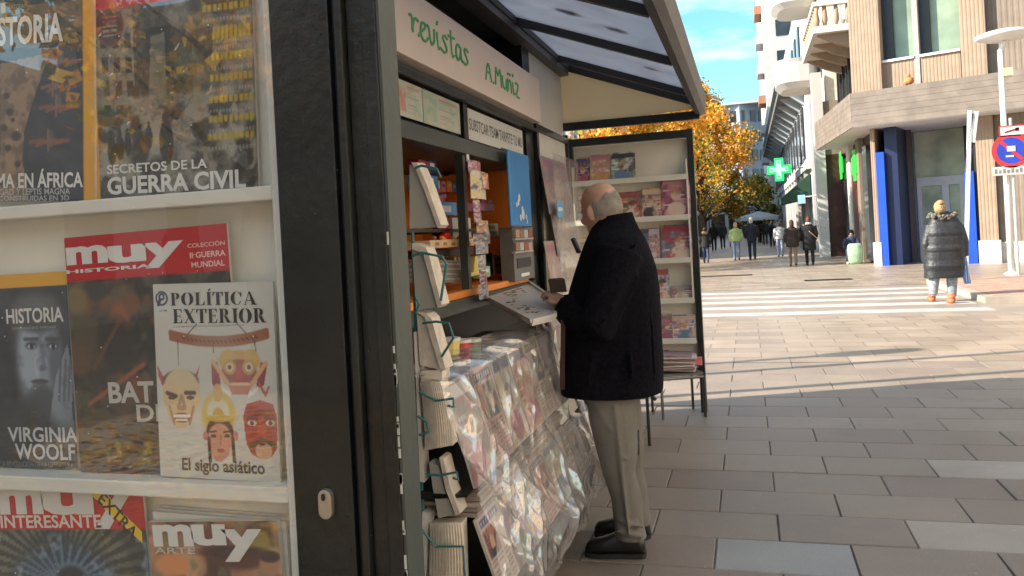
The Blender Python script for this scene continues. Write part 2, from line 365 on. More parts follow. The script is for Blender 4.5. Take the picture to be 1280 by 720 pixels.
for r_ in range(-5, 15):
    y0 = YL + r_ * RH; xo = -.21 if r_ % 2 == 0 else .07
    xr = min(9.0, (y0 + RH) * .30 + 1.1 + y0 * .12); n0 = -6; 
    for k in range(n0, 17):
        x0 = xo + k * TL
        xa = max(x0, -3.69); xb = min(x0 + TL, 9.29)
        if xb - xa < .05: continue
        # only where the camera could see a stone singly; the rest is joined further down
        vis = xa < .62 * y0 + .4 and xb > -1.9 and r_ >= -3
        m_ = M_stone
        if r_ == 0 and k == 0: m_ = M_stone_pale
        if r_ == 1 and k == 1: m_ = M_stone_beige
        if r_ == 4 and k == 2: m_ = M_stone_beige
        if vis: stone(xa, xb, y0, y0 + RH, m_)
        else:
            if 'rest' not in globals(): rest = MB()
            rest.box((xa + .0045, y0 + .0045, -.03), (xb - .0045, y0 + RH - .0045, -.001))
rest.build('outlying_stones', M_stone, near, kind='stuff')

road = MB().box((-60, 13.1, -.10), (60, 18.9, -.004)).build('road', M_road, kind='structure')
for k in range(5):
    y = 13.45 + k * 1.08
    MB().box((-3.2, y, -.01), (3.5, y + .44, .001)).build('crossing_stripe', M_white, road)
kerb = MB().box((3.62, 14.5, -.05), (14, 14.66, .10)).box((3.62, 14.66, -.05), (3.78, 18.9, .10)).build('kerb', M_stone_beige, kind='structure')
isl = MB().box((3.78, 14.66, -.05), (14, 18.9, .085)).build('raised_pavement', M_joint, kind='structure')
for i in range(9):
    for j in range(4):
        MB().box((3.80 + i * .9, 14.68 + j * 1.05, .07), (3.80 + i * .9 + .88, 14.68 + j * 1.05 + 1.03, .10)).build('red_paving_slab', M_red, isl)
# iron covers set in the road beyond the crossing
M_iron = mat('cast_iron', (.035, .035, .037), .5, .6, bump=.3)
for (px, py, wd, lb) in ((905, 345, 1.6, 'long dark drain grate across the street beyond the crossing'), (1035, 350, 1.1, 'short dark drain grate in the paving left of the blue entrance')):
    p = pt(px, py, Z=0); q = MB()
    for j in range(6): q.box((p.x - wd / 2, p.y - .2 + j * .07, -.002), (p.x + wd / 2, p.y - .16 + j * .07, .012))
    q.box((p.x - wd / 2, p.y - .2, -.002), (p.x - wd / 2 + .04, p.y + .19, .012)); q.box((p.x + wd / 2 - .04, p.y - .2, -.002), (p.x + wd / 2, p.y + .19, .012))
    tag(q.build('drain_grate', M_iron), lb, 'drain')

# ---------------------------------------------------------------- corner building on the right
M_clad = mat('brown_cladding', (.185, .15, .125), .7, var=.18, vscale=2.5, bump=.25, bscale=25)
M_tan = mat('tan_fluted_stone', (.30, .215, .155), .75, var=.08, vscale=3, bump=.2, bscale=30)
M_browns = mat('brown_fluted_stone', (.20, .155, .12), .75, var=.1, vscale=3, bump=.2)
M_white_st = mat('white_plinth', (.62, .59, .54), .7, var=.1, bump=.2)
M_soff = mat('white_soffit', (.66, .65, .63), .7, var=.05)
M_dframe = mat('dark_window_frame', (.02, .02, .022), .4)
M_lframe = mat('white_window_frame', (.75, .76, .76), .4, var=.05)
M_blue = mat('blue_panel', (.012, .065, .45), .32, var=.08, vscale=2)
M_blue_shade = mat('shaded_blue_panel', (.004, .010, .055), .4, var=.1)  # darker copy of the blue panel, recess shade is in the colour
M_glassd = mat('building_glass', (.20, .26, .19), .08, var=.35, vscale=.8)
M_glassk = mat('dark_glass', (.03, .035, .04), .06, var=.5, vscale=.7)
def flute(m, P, D, Nn, w_, z0, z1, step=.09, dep=.007):
    """vertical flutes from P along D, width w_, standing proud along Nn"""
    n = max(2, int(w_ / step)); st = w_ / n; vs = []; fs = []
    for i in range(n):
        for (f, dd) in ((0, 0), (.14, dep), (.62, dep), (.76, 0)):
            q = P + D * (st * (i + f)) + Nn * dd; vs += [Vector((q.x, q.y, z0)), Vector((q.x, q.y, z1))]
    q = P + D * w_; vs += [Vector((q.x, q.y, z0)), Vector((q.x, q.y, z1))]
    for i in range(len(vs) // 2 - 1): fs.append((2 * i, 2 * i + 2, 2 * i + 3, 2 * i + 1))
    m.add(vs, fs)
Cc = Vector((3.80, 27.0, 0)); Dd = Vector((math.cos(R(-20)), math.sin(R(-20)), 0)); Nn = Vector((math.sin(R(-20)), -math.cos(R(-20)), 0))
def fu(px, off=0, py=250): h = hit(px, py, Cc + Nn * off, Nn); return (h - Cc).dot(Dd)
def fz(px, py, off=0): return hit(px, py, Cc + Nn * off, Nn).z
def fp(u, off=0, z=0): return Cc + Dd * u + Nn * off + Vector((0, 0, z))
def fbox(m, u0, u1, n0, n1, z0, z1): m.obox(fp((u0 + u1) / 2, (n0 + n1) / 2, (z0 + z1) / 2), Dd * (u1 - u0) / 2, Nn * (n1 - n0) / 2, Vector((0, 0, (z1 - z0) / 2))); return m
bld = thing('corner_building', 'tan and brown fluted corner building with a long brown fascia and blue entrance', 'building', Cc)
uc0, uc1 = 0.0, fu(1097); ub1 = fu(1108); ur0 = fu(1207); ur1 = fu(1219); u20 = fu(1223); u21 = fu(1246); uE = 16
SOF = 4.25
m = MB(); fbox(m, uc0, uc1 + .0, -1.4, 0, .72, SOF); flute(m, fp(uc0, 0.002), Dd, Nn, uc1 - uc0, .72, SOF); m.build('column', M_tan, bld)
fbox(MB(), uc0 - .06, uc1 + .05, -1.45, .07, -.02, .72).build('plinth', M_white_st, bld)
m = MB(); fbox(m, u20, u21, -1.4, 0, .66, SOF); flute(m, fp(u20, .002), Dd, Nn, u21 - u20, .66, SOF); m.build('column', M_tan, bld)
fbox(MB(), u20 - .05, u21 + .05, -1.45, .06, -.02, .66).build('plinth', M_white_st, bld)
m = MB(); fbox(m, u21 + .004, uE, -1.2, -.15, .6, SOF); flute(m, fp(u21 + .01, -.148), Dd, Nn, uE - u21, .6, SOF, .14); m.build('ground_floor_wall', M_browns, bld)
fbox(MB(), u21 + .055, uE, -1.25, -.12, -.02, .6).build('plinth', M_white_st, bld)
fbox(MB(), uc1 + .01, ub1, -2.6, .05, -.02, fz(1104, 190)).build('blue_panel', M_blue, bld)
fbox(MB(), ub1 + .002, ub1 + .35, -2.7, -.12, -.02, SOF).build('shaded_blue_panel', M_blue_shade, bld)
fbox(MB(), ur0, ur1, -1.1, .05, -.02, fz(1213, 214)).build('blue_panel', M_blue, bld)
fbox(MB(), ur1 + .002, u20 - .003, -1.3, -.1, -.02, SOF).build('door_jamb', M_dframe, bld)
# recessed glazed entrance
OB = -2.7; ug0 = fu(1133, OB); ug1 = fu(1216, OB) + .4
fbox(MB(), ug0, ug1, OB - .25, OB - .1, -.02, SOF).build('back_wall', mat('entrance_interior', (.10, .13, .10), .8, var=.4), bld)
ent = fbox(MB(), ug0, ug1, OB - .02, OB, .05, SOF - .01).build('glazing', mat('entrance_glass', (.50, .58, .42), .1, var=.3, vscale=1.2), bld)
m = MB(); ud0 = fu(1150, OB); ud1 = fu(1204, OB); um = fu(1183, OB); zt = fz(1170, 221, OB)
for (a, b_) in ((ud0 - .06, ud0 + .07), (um - .1, um + .1), (ud1 - .07, ud1 + .1)): fbox(m, a, b_, OB, OB + .09, 0, zt)
fbox(m, ud0 + .07, um - .1, OB, OB + .085, zt - .28, zt); fbox(m, um + .1, ud1 - .07, OB, OB + .085, zt - .28, zt); fbox(m, ud0 + .07, um - .1, OB, OB + .085, 0, .2)
m.build('door_frame', M_lframe, bld)
m = MB(); fbox(m, ug0, ug0 + .08, OB, OB + .07, 0, SOF); fbox(m, ud0 - .16, ud0 - .08, OB, OB + .07, 0, SOF); m.build('side_frame', mat('blue_grey_frame', (.22, .28, .34), .4), bld)
fbox(MB(), ud1 + .14, ud1 + .5, OB, OB + .3, 0, SOF).build('door_jamb', M_dframe, bld)
# fascia and soffit
ub = fu(1064, .8, 140); ZB, ZT = SOF + .02, 5.32
Lp0 = fp(ub, .8); Lp1 = Vector((2.75, 33.6, 0))
for i in range(6):
    z0 = ZB + i * (ZT - ZB) / 6; z1 = z0 + (ZT - ZB) / 6 - .006
    P = [(*fp(ub, .8 - .004 * (i % 2)).xy, z0), (*fp(uE, .8 - .004 * (i % 2)).xy, z0), (*fp(uE, .5).xy, z0), (*fp(ub + .25, .5).xy, z0)]
    MB().prism(P, (0, 0, z1 - z0)).build('fascia_board', M_clad, bld)
    dl = (Lp1 - Lp0).normalized(); nl = Vector((-dl.y, dl.x, 0))
    P = [Lp0 + Vector((-.003, .0, z0)), Lp0 + Vector((.24, .05, z0)), Lp1 + Vector((.3, 0, z0)), Lp1 + Vector((0, 0, z0))]
    MB().prism(P, (0, 0, z1 - z0)).build('fascia_board', M_clad, bld)
P = [fp(ub + .03, .77), fp(uE, .77), fp(uE, -4), Vector((Lp1.x + .04, Lp1.y, 0)), Vector((Lp0.x + .03, Lp0.y + .05, 0))]
P[2:3] = [fp(uE, -4), fp(2, -6.5)]
MB().prism([Vector((p.x, p.y, SOF + .001)) for p in P], (0, 0, .3)).build('soffit', M_soff, bld)
MB().prism([Vector((p.x, p.y, ZT - .05)) for p in P], (0, 0, .02)).build('fascia_roof', M_clad, bld)
# upper storeys
UO = .35; HT = 16
def ustrip(px0, px1, z0, z1, m_, nm, off=UO, fl=True, step=.09):
    a, b_ = fu(px0, off, 60), fu(px1, off, 60); m = MB(); fbox(m, a, b_, off - .9, off, z0, z1)
    if fl: flute(m, fp(a + .01, off + .002), Dd, Nn, b_ - a - .02, z0, z1, step)
    return m.build(nm, m_, bld)
ustrip(1062, 1100, ZT - .06, HT, M_tan, 'pilaster'); ustrip(1201, 1233, ZT - .06, HT, M_tan, 'pilaster')
a = fu(1234, .1, 60); m = MB(); fbox(m, a, uE, -.9, .1, ZT - .06, HT); flute(m, fp(a + .01, .102), Dd, Nn, uE - a, ZT, HT, .14); m.build('upper_wall', M_browns, bld)
zs = fz(1140, 72, 0.0)
for (p0, p1) in ((1101, 1142), (1149, 1200)):
    ustrip(p0, p1, ZT - .06, zs - .05, M_tan, 'spandrel', off=.12)
    a, b_ = fu(p0, .12, 60), fu(p1, .12, 60)
    fbox(MB(), a, b_, -.1, .2, zs - .05, zs + .02).build('sill', M_lframe, bld)
    fbox(MB(), a, b_, -.3, -.26, zs + .02, HT).build('window_pane', M_glassd, bld)
    m = MB(); fbox(m, a, a + (.32 if p0 < 1120 else .28), -.26, -.1, zs + .02, HT); m.build('window_frame', M_dframe, bld)
a, b_ = fu(1142, .12, 60), fu(1149, .12, 60); fbox(MB(), a, b_, -.3, .16, ZT, HT).build('mullion', mat('grey_mullion', (.33, .31, .30), .5), bld)
# side facade along the street
def sb(m, x0, x1, y0, y1, z0, z1): m.box((x0, y0, z0), (x1, y1, z1)); return m
sb(MB(), 4.0, 5.2, 28.3, 35.2, 0, SOF).build('side_wall', mat('dark_shopfront', (.05, .035, .03), .5), bld)
sb(MB(), 3.86, 4.0, 28.5, 29.6, .1, 3.9).build('shop_window', M_glassk, bld)
sb(MB(), 3.8, 3.98, 29.8, 30.5, 0, SOF).build('pier', M_browns, bld)
sb(MB(), 3.85, 3.99, 30.6, 32.4, .1, 3.9).build('shop_window', mat('dark_red_door', (.08, .014, .01), .3, var=.2), bld)
sb(MB(), 3.8, 3.98, 32.5, 33.3, 0, SOF).build('pier', M_white_st, bld)
sb(MB(), 3.86, 4.0, 33.4, 35.1, .1, 3.9).build('shop_window', M_glassk, bld)
sb(MB(), 3.9, 5.2, 27.9, 35.2, ZT - .06, HT).build('side_wall', mat('stone_side', (.46, .40, .34), .8, var=.1, bump=.2), bld)
for f in range(3):
    z = 5.5 + f * 3.4
    for (y0, y1) in ((28.3, 29.4), (30.3, 31.2), (32.0, 33.0), (34.0, 34.8)):
        w_ = sb(MB(), 3.84, 3.9, y0, y1, z, z + 2.5).build('side_window', M_glassk, bld)
        sb(sb(MB(), 3.78, 3.9, y0 - .08, y0, z, z + 2.5), 3.78, 3.9, y1, y1 + .08, z, z + 2.5).build('frame', M_lframe if f else M_dframe, w_)
    if f < 2:
        zb = 7.75 + f * 3.4
        sb(MB(), 2.45, 3.9, 28.6, 33.8, zb, zb + .22).build('balcony_slab', M_white_st, bld)
        m = MB()
        for k in range(13):
            yy = 28.7 + k * .42; m.loft([((2.6, yy, zb + .22), (.05, 0, 0), (0, .05, 0)), ((2.6, yy, zb + .42), (.1, 0, 0), (0, .1, 0)), ((2.6, yy, zb + .7), (.05, 0, 0), (0, .05, 0)), ((2.6, yy, zb + .9), (.08, 0, 0), (0, .08, 0))], 8)
        for k in range(3): xx = 2.85 + k * .36; m.loft([((xx, 28.75, zb + .22), (.05, 0, 0), (0, .05, 0)), ((xx, 28.75, zb + .45), (.1, 0, 0), (0, .1, 0)), ((xx, 28.75, zb + .9), (.06, 0, 0), (0, .06, 0))], 8)
        m.build('baluster', M_tan, bld, smooth=True)
        sb(sb(MB(), 2.48, 2.72, 28.6, 33.8, zb + .9, zb + 1.05), 2.72, 3.88, 28.6, 28.86, zb + .9, zb + 1.05).build('balcony_rail', M_white_st, bld)
        for k in range(4): MB().prism([(3.85, 28.9 + k * 1.5, zb - .003), (2.6, 28.9 + k * 1.5, zb - .003), (3.2, 28.9 + k * 1.5, zb - .35), (3.85, 28.9 + k * 1.5, zb - .6)], (0, .25, 0)).build('bracket', M_tan, bld)
tag(MB().ell(fp(fu(1136, .75, 105), .6, ZT + .15), (.12, .1, .12)).ell(fp(fu(1132, .75, 105), .6, ZT + .12), (.09, .09, .1)).ell(fp(fu(1134.5, .75, 105), .6, ZT + .28), (.07, .07, .07)).build('toy_bear', mat('brown_plush', (.45, .2, .09), .9), smooth=True),
    'small brown rounded figure sitting on top of the brown fascia below the window', 'ornament')

# ---------------------------------------------------------------- white pillar, street row, tower, distant blocks
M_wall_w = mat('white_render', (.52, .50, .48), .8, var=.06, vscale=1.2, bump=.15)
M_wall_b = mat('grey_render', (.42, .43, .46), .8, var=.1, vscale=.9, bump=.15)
pil = thing('white_pillar_house', 'narrow cream house front with tall white pillar and rounded balconies', 'building', (3.0, 35.4, 0))
MB().box((2.85, 35.2, 0), (3.24, 35.75, 7.6)).build('pillar', M_wall_w, pil)
MB().box((3.245, 35.3, 0), (4.6, 35.398, 4.2)).build('dark_entry', mat('dark_red_entry', (.05, .016, .012), .4, var=.4, vscale=1.5), pil)
MB().box((3.245, 35.3, 4.202), (4.6, 35.398, 6.4)).build('brown_sign_band', M_browns, pil)
MB().box((3.4, 35.4, 0), (6, 41.8, 17)).build('wall', mat('cream_render', (.62, .56, .48), .8, var=.08), pil)
MB().box((3.3, 36.1, .1), (3.4, 38.4, 3.7)).build('shop_window', M_glassk, pil)
MB().box((3.3, 38.7, .1), (3.4, 41.5, 3.7)).build('shop_window', M_glassk, pil)
for k in range(3):
    z = 7.35 + k * 3.5
    m = MB(); m.loft([((2.55, 38.3, z), (.75, 0, 0), (0, 1.2, 0), .6), ((2.5, 38.3, z + .25), (.95, 0, 0), (0, 1.45, 0), .6), ((2.5, 38.3, z + 1.1), (.95, 0, 0), (0, 1.5, 0), .6), ((2.5, 38.3, z + 1.25), (1.0, 0, 0), (0, 1.55, 0), .6)], 24)
    m.build('balcony', M_wall_w, pil, smooth=False)
    for y in (36.4, 38.9): w_ = MB().box((3.33, y, z + .3), (3.4, y + 1.1, z + 2.6)).build('window', M_glassk, pil)
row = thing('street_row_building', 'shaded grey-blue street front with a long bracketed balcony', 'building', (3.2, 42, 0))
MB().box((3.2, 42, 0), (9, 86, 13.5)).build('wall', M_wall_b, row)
MB().box((2.95, 42, 4.1), (3.2, 86, 4.5)).build('cornice', M_wall_b, row)
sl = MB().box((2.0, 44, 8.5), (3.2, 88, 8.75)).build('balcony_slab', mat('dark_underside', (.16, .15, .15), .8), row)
for k in range(15):
    y = 44.6 + 3 * k
    MB().prism([(3.19, y, 8.49), (2.1, y, 8.49), (3.19, y, 7.6)], (0, .35, 0)).build('bracket', M_wall_b, row)
    MB().box((3.1, y + .7, 4.9), (3.19, y + 1.9, 7.6)).build('window', M_glassk, row)
    MB().box((3.1, y + .7, 9.2), (3.19, y + 1.9, 11.9)).build('window', M_glassk, row)
    MB().box((3.1, y + .4, .1), (3.19, y + 2.4, 3.4)).build('shop_window', M_glassk, row)
    MB().box((2.98, y - .35, 0), (3.19, y + .15, 4.09)).build('pier', M_wall_w, row)
m = MB(); m.box((2.02, 44, 9.7), (2.07, 88, 9.76))
for k in range(150): y = 44 + k * .29; m.box((2.03, y, 8.75), (2.06, y + .03, 9.7))
m.build('railing', M_dframe, row, kind='stuff')
tw = thing('tower_block', 'tall white tower rising at the end of the street row, one edge sunlit', 'building', (2.7, 90, 0))
MB().box((2.75, 90, 0), (12, 118, 46)).build('wall', M_wall_w, tw)
for f in range(12):
    z = 5 + f * 3.3
    MB().box((2.0, 93, z), (2.75, 97, z + .9)).build('balcony', M_wall_b if f % 3 else mat('brick_balcony', (.35, .16, .1), .8), tw)
    for j in range(3): MB().box((4 + j * 2.6, 89.92, z), (5.5 + j * 2.6, 90, z + 1.7)).build('window', M_glassk, tw)
dist = thing('distant_block', 'distant white and blue apartment block beyond the golden tree', 'building', (-1, 125, 0))
M_dist = mat('distant_render', (.34, .38, .46), .8, var=.05)
P = [(-4.6, 124.6, 0), (-.2, 122.6, 0), (3.6, 126, 0), (6, 126, 0), (6, 140, 0), (-4.6, 140, 0)]
MB().prism(P, (0, 0, 19.4)).build('wall', M_dist, dist)
for f in range(6):
    z = 2.4 + f * 2.9
    for j in range(3):
        a0 = Vector((-4.6, 124.6, 0)).lerp(Vector((-.2, 122.6, 0)), .06 + j * .31); a1 = Vector((-4.6, 124.6, 0)).lerp(Vector((-.2, 122.6, 0)), .06 + j * .31 + .2)
        n_ = Vector((-.41, -.91, 0)); MB().prism([a0 + Vector((0, 0, z)), a1 + Vector((0, 0, z)), a1 + n_ * .1 + Vector((0, 0, z)), a0 + n_ * .1 + Vector((0, 0, z))], (0, 0, 1.6)).build('window', M_glassk, dist)
        a0 = Vector((-.2, 122.6, 0)).lerp(Vector((3.6, 126, 0)), .08 + j * .31); a1 = Vector((-.2, 122.6, 0)).lerp(Vector((3.6, 126, 0)), .08 + j * .31 + (.1 if j == 0 else .22)); n_ = Vector((.66, -.74, 0))
        MB().prism([a0 + Vector((0, 0, z)), a1 + Vector((0, 0, z)), a1 + n_ * .1 + Vector((0, 0, z)), a0 + n_ * .1 + Vector((0, 0, z))], (0, 0, 1.6)).build('window', M_glassk, dist)
MB().box((-4.7, 122.4, 19.4), (6, 140, 19.7)).build('roof', M_wall_w, dist)
far2 = thing('distant_house', 'small grey rooftop block seen just above the golden tree', 'building', (-9, 150, 0))
MB().box((-12, 150, 0), (-5.6, 165, 24.5)).build('wall', M_wall_b, far2); MB().box((-12.3, 149.7, 24.5), (-5.3, 165, 25)).build('roof', M_browns, far2)
for k in range(3): MB().box((-11 + k * 1.9, 149.9, 21), (-10 + k * 1.9, 150, 22.8)).build('window', M_glassk, far2)
# far end of the street: closes the view at the bottom
end = thing('street_end_building', 'dim low shop building closing the far end of the street', 'building', (0, 105, 0))
MB().box((-20, 112, 0), (3, 121, 5.5)).build('wall', M_wall_b, end)
for k in range(9): MB().box((-19 + k * 2.4, 111.9, .2), (-17.2 + k * 2.4, 112, 3.2)).build('shop_window', M_glassk, end)
# houses on the left of the street, hidden behind the kiosk: they cast the shade; the low rear-left one is added to cut glare in the display glass
for (nm, lb, x0, x1, y0, y1, h) in (('left_apartment_block', 'pale apartment block standing to the left behind the kiosk', -12, -9.0, -4.6, 2.05, 10.5), ('rear_left_screen', 'unseen low block added behind on the left to cut glare in the glass', -22, -14, -23.9, -6, 5.5), ('left_street_block', 'grey block on the left of the far street behind the kiosk', -24, -12.5, 34, 58, 10.5), ('left_far_block', 'tall grey block on the left of the street farther on', -24, -12.5, 60, 112, 24)):
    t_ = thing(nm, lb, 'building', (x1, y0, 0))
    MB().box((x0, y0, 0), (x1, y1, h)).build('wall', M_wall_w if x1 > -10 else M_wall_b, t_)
    k = 0; y = y0 + 1.2
    while y < y1 - 2:
        for z in np.arange(1, h - 2.2, 3.2): MB().box((x1, y, z), (x1 + .06, y + 1.3, z + 1.8)).build('window', M_glassk, t_)
        y += 3.1

# unseen block added outside the frame to the right, bounces sunlight onto the kiosk
ob = thing('bounce_block', 'unseen pale block added beyond the right edge to bounce sunlight onto the kiosk', 'building', (11.5, -5, 0))
MB().box((11.5, -26, 0), (20, 9, 15)).build('wall', mat('bounce_block_pale', (.72, .60, .47), .8, var=.08), ob)
rb = thing('rear_sky_screen', 'unseen grey block added behind the photographer to screen off low sky', 'building', (-2, -24, 0))  # added behind the camera to keep bright low sky off the case
MB().box((-26, -34, 0), (11, -24, 11)).build('wall', mat('sky_screen_grey_brown', (.36, .31, .26), .8, var=.12), rb)
for f in range(3):
    for k in range(11): MB().box((-25 + k * 3.3, -24, 1 + f * 3.6), (-23.7 + k * 3.3, -23.94, 3 + f * 3.6)).build('window', M_glassk, rb)  # windows of the added rear sky screen
for f in range(4):
    for k in range(11): MB().box((11.44, -25 + k * 3.1, 1 + f * 3.6), (11.5, -23.8 + k * 3.1, 3 + f * 3.6)).build('window', M_glassk, ob)  # windows of the added bounce block
# ---------------------------------------------------------------- trees
M_lf = [mat('leaf_gold', (.78, .36, .04), .55, var=.25, vscale=1.5), mat('leaf_yellow', (.80, .56, .08), .55, var=.2, vscale=1.5), mat('leaf_green', (.12, .17, .03), .6, var=.3, vscale=1.5), mat('leaf_olive', (.17, .15, .035), .6, var=.3, vscale=1.5)]
for q in M_lf:   # thin leaves let some light through
    t = q.node_tree; b = t.nodes['Principled BSDF']; o = [n for n in t.nodes if n.type == 'OUTPUT_MATERIAL'][0]
    tl = N(t, 'ShaderNodeBsdfTranslucent'); ms = N(t, 'ShaderNodeMixShader'); ms.inputs[0].default_value = .5
    t.links.new(b.inputs['Base Color'].links[0].from_socket, tl.inputs[0]); t.links.new(b.outputs[0], ms.inputs[1]); t.links.new(tl.outputs[0], ms.inputs[2]); t.links.new(ms.outputs[0], o.inputs[0])
M_bark = mat('bark', (.075, .055, .04), .9, var=.3, bump=.6, bscale=20)
def tree(x, y, h, rad, z0, seed, label, wts, n=5200, leaf=.13, cone=.5, squash=1.):
    r_ = random.Random(seed); t_ = thing('street_tree', label, 'tree', (x, y, 0), group=None)
    tr = MB(); tr.tube([(x, y, -.05), (x + .05, y, h * .3), (x - .04, y, h * .6), (x, y, h * .9)], [.17, .13, .08, .02], 8)
    blobs = []
    nb = 34
    for k in range(nb):
        f = (k + r_.random()) / nb; z = z0 + (h - z0) * f; rmax = rad * math.sin(math.pi * min(1, (.12 + f * .88)) ** (.6 + cone * .3)) * (1 - cone * .45 * f)
        a = k * 2.4 + r_.uniform(-.5, .5); rr_ = rmax * r_.uniform(.35, 1.0)
        c = Vector((x + math.cos(a) * rr_, y + math.sin(a) * rr_, z)); zz = max(z0 * .7, z - rr_ * .7 - .3)
        tr.tube([(x, y, zz), (x + math.cos(a) * rr_ * .5, y + math.sin(a) * rr_ * .5, (zz + z) / 2 + .1), tuple(c)], [.05, .03, .008], 5)
        blobs.append((c, r_.uniform(.5, .95) * rad * .33, f))
    tr.build('trunk', M_bark, t_, smooth=True)
    lf = MB(); vs = []; fs = []; mi = []
    for k in range(n):
        c, br, f = blobs[r_.randrange(nb)]
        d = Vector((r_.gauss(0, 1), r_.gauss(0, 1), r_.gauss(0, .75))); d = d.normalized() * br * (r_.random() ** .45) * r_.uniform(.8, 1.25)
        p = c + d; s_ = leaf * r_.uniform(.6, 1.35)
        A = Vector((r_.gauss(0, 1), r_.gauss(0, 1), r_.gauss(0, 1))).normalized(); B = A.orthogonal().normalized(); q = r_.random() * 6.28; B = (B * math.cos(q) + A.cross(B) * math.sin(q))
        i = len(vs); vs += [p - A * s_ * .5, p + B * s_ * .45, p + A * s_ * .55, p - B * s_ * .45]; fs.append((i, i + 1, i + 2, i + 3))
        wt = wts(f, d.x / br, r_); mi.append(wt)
    lf.add(vs, fs); lf.mi = mi; lf.build('crown', M_lf, t_)
    return t_
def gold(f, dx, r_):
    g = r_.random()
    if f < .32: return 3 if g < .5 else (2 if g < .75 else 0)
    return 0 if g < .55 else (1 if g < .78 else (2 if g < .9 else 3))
def golden(f, dx, r_): g = r_.random(); return 0 if g < .5 else (1 if g < .88 else 2)
def greeny(f, dx, r_): g = r_.random(); return 2 if g < .5 else (3 if g < .7 else 1)
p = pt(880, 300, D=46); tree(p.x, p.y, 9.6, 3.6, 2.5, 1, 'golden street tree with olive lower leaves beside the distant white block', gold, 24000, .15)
p = pt(820, 300, D=33); tree(p.x, p.y, 8.4, 2.6, 3.0, 2, 'golden tree showing just past the outer edge of the kiosk canopy', golden, 14000, .13)
p = pt(735, 300, D=29); tree(p.x, p.y, 8.2, 3.4, 3.0, 3, 'yellow tree glimpsed between the canopy beam and the far magazine stand', golden, 14000, .13)
p = pt(950, 300, D=70); tree(p.x, p.y, 5.6, 2.6, 1.8, 4, 'dark olive tree at street level left of the green cross', greeny, 4000, .2)
p = pt(893, 300, D=40); tree(p.x - .6, p.y, 6.4, 1.9, 2.4, 9, 'half green young tree in front of the golden one', greeny if 0 else (lambda f, dx, r_: 2 if r_.random() < .45 else (0 if r_.random() < .6 else 1)), 4000, .13)
# tree behind the photographer, mirrored in the display glass
tree(-4.9, -5.7, 8.0, 2.4, 2.8, 6, 'golden tree behind the photographer whose leaves glint in the display glass', golden, 7000, .14)

r_ = random.Random(77); vs = []; fs = []; mi = []
for k in range(2200):
    x, y = r_.gauss(-3.2, 1.3), r_.gauss(-3.6, .9); a = r_.random() * 6.28; s_ = r_.uniform(.03, .06); i = len(vs)
    vs += [Vector((x + s_ * math.cos(a + q_ * 1.57), y + s_ * math.sin(a + q_ * 1.57) * .7, .006 + r_.uniform(0, .02))) for q_ in range(4)]; fs.append((i, i + 1, i + 2, i + 3)); mi.append(0 if r_.random() < .4 else 1)
m = MB(); m.add(vs, fs); m.mi = mi; tag(m.build('fallen_leaves', M_lf), 'golden leaves scattered on the sunny pavement behind the photographer', 'leaves', kind='stuff')
# ================================================================ NEWSSTAND
M_frame = mat('black_green_enamel', (.0095, .0115, .0105), .40, var=.55, vscale=9, bump=.2, bscale=60, coat=.12)
M_frame2 = mat('grey_green_enamel', (.055, .066, .058), .42, var=.18, vscale=3, bump=.12, bscale=40)
M_cream = mat('cream_panel', (.66, .62, .54), .55, var=.06, vscale=2)
M_rail = mat('cream_rail', (.62, .61, .54), .45, var=.05)
M_steel = mat('worn_steel', (.45, .42, .36), .35, .8, var=.15)
M_flat = {}
def ink(c, rough=.4):
    k = 'ink_%d_%d_%d' % c
    return mat(k, lin(c), rough, var=.06, vscale=8)
def paint(c, rough=.5, **k): return mat('paint_%d_%d_%d' % c, lin(c), rough, **k)

# ---- near display wing: glazed case facing the camera at Y .80
YW = .80
xa = lambda px, py=360: pt(px, py, Y=YW).x
wing = thing('display_case', 'glazed magazine display case with heavy black frame nearest the camera', 'display case', (-.9, YW, 0))
X_s0, X_g, X_p, X_e = xa(356), xa(436), xa(491), xa(511)
MB().box((-1.40, YW + .055, .10), (X_s0 + .005, YW + .075, 2.24)).build('back_panel', mat('case_back', (.70, .68, .59), .55, var=.06), wing)
MB().box((X_s0, YW - .004, .12), (X_g - .006, YW + .075, 2.3)).build('stile', M_frame, wing, bevel=.002)
MB().box((X_g - .0055, YW + .004, .12), (X_g + .004, YW + .06, 2.3)).build('hinge_groove', M_frame, wing)
MB().box((X_g + .0045, YW - .012, .12), (X_g + .014, YW + .05, 2.3)).build('bead', M_frame, wing, bevel=.002)
MB().box((X_g + .0145, YW - .002, .12), (X_p - .0185, YW + .040, 2.3)).build('stile', M_frame, wing, bevel=.0015)
MB().box((X_p - .018, YW - .008, .10), (X_p - .0005, YW + .040, 2.3)).build('stile', M_frame, wing, bevel=.0015)
MB().box((X_p, YW - .006, .08), (X_p + .0035, YW + .037, 2.32)).build('corner_post', M_frame2, wing)
q = MB(); rc = random.Random(11)
for k in range(26):
    z = rc.uniform(1.0, 1.47) if k % 3 else rc.uniform(1.1, 1.3); hgt = rc.uniform(.004, .016); xx = X_p + .0002
    q.box((xx - .0012, YW - .0068, z), (xx + rc.uniform(.001, .0025), YW - .005, z + hgt))
q.build('paint_chips', mat('bare_chips', (.5, .5, .44), .6), wing, kind='stuff')
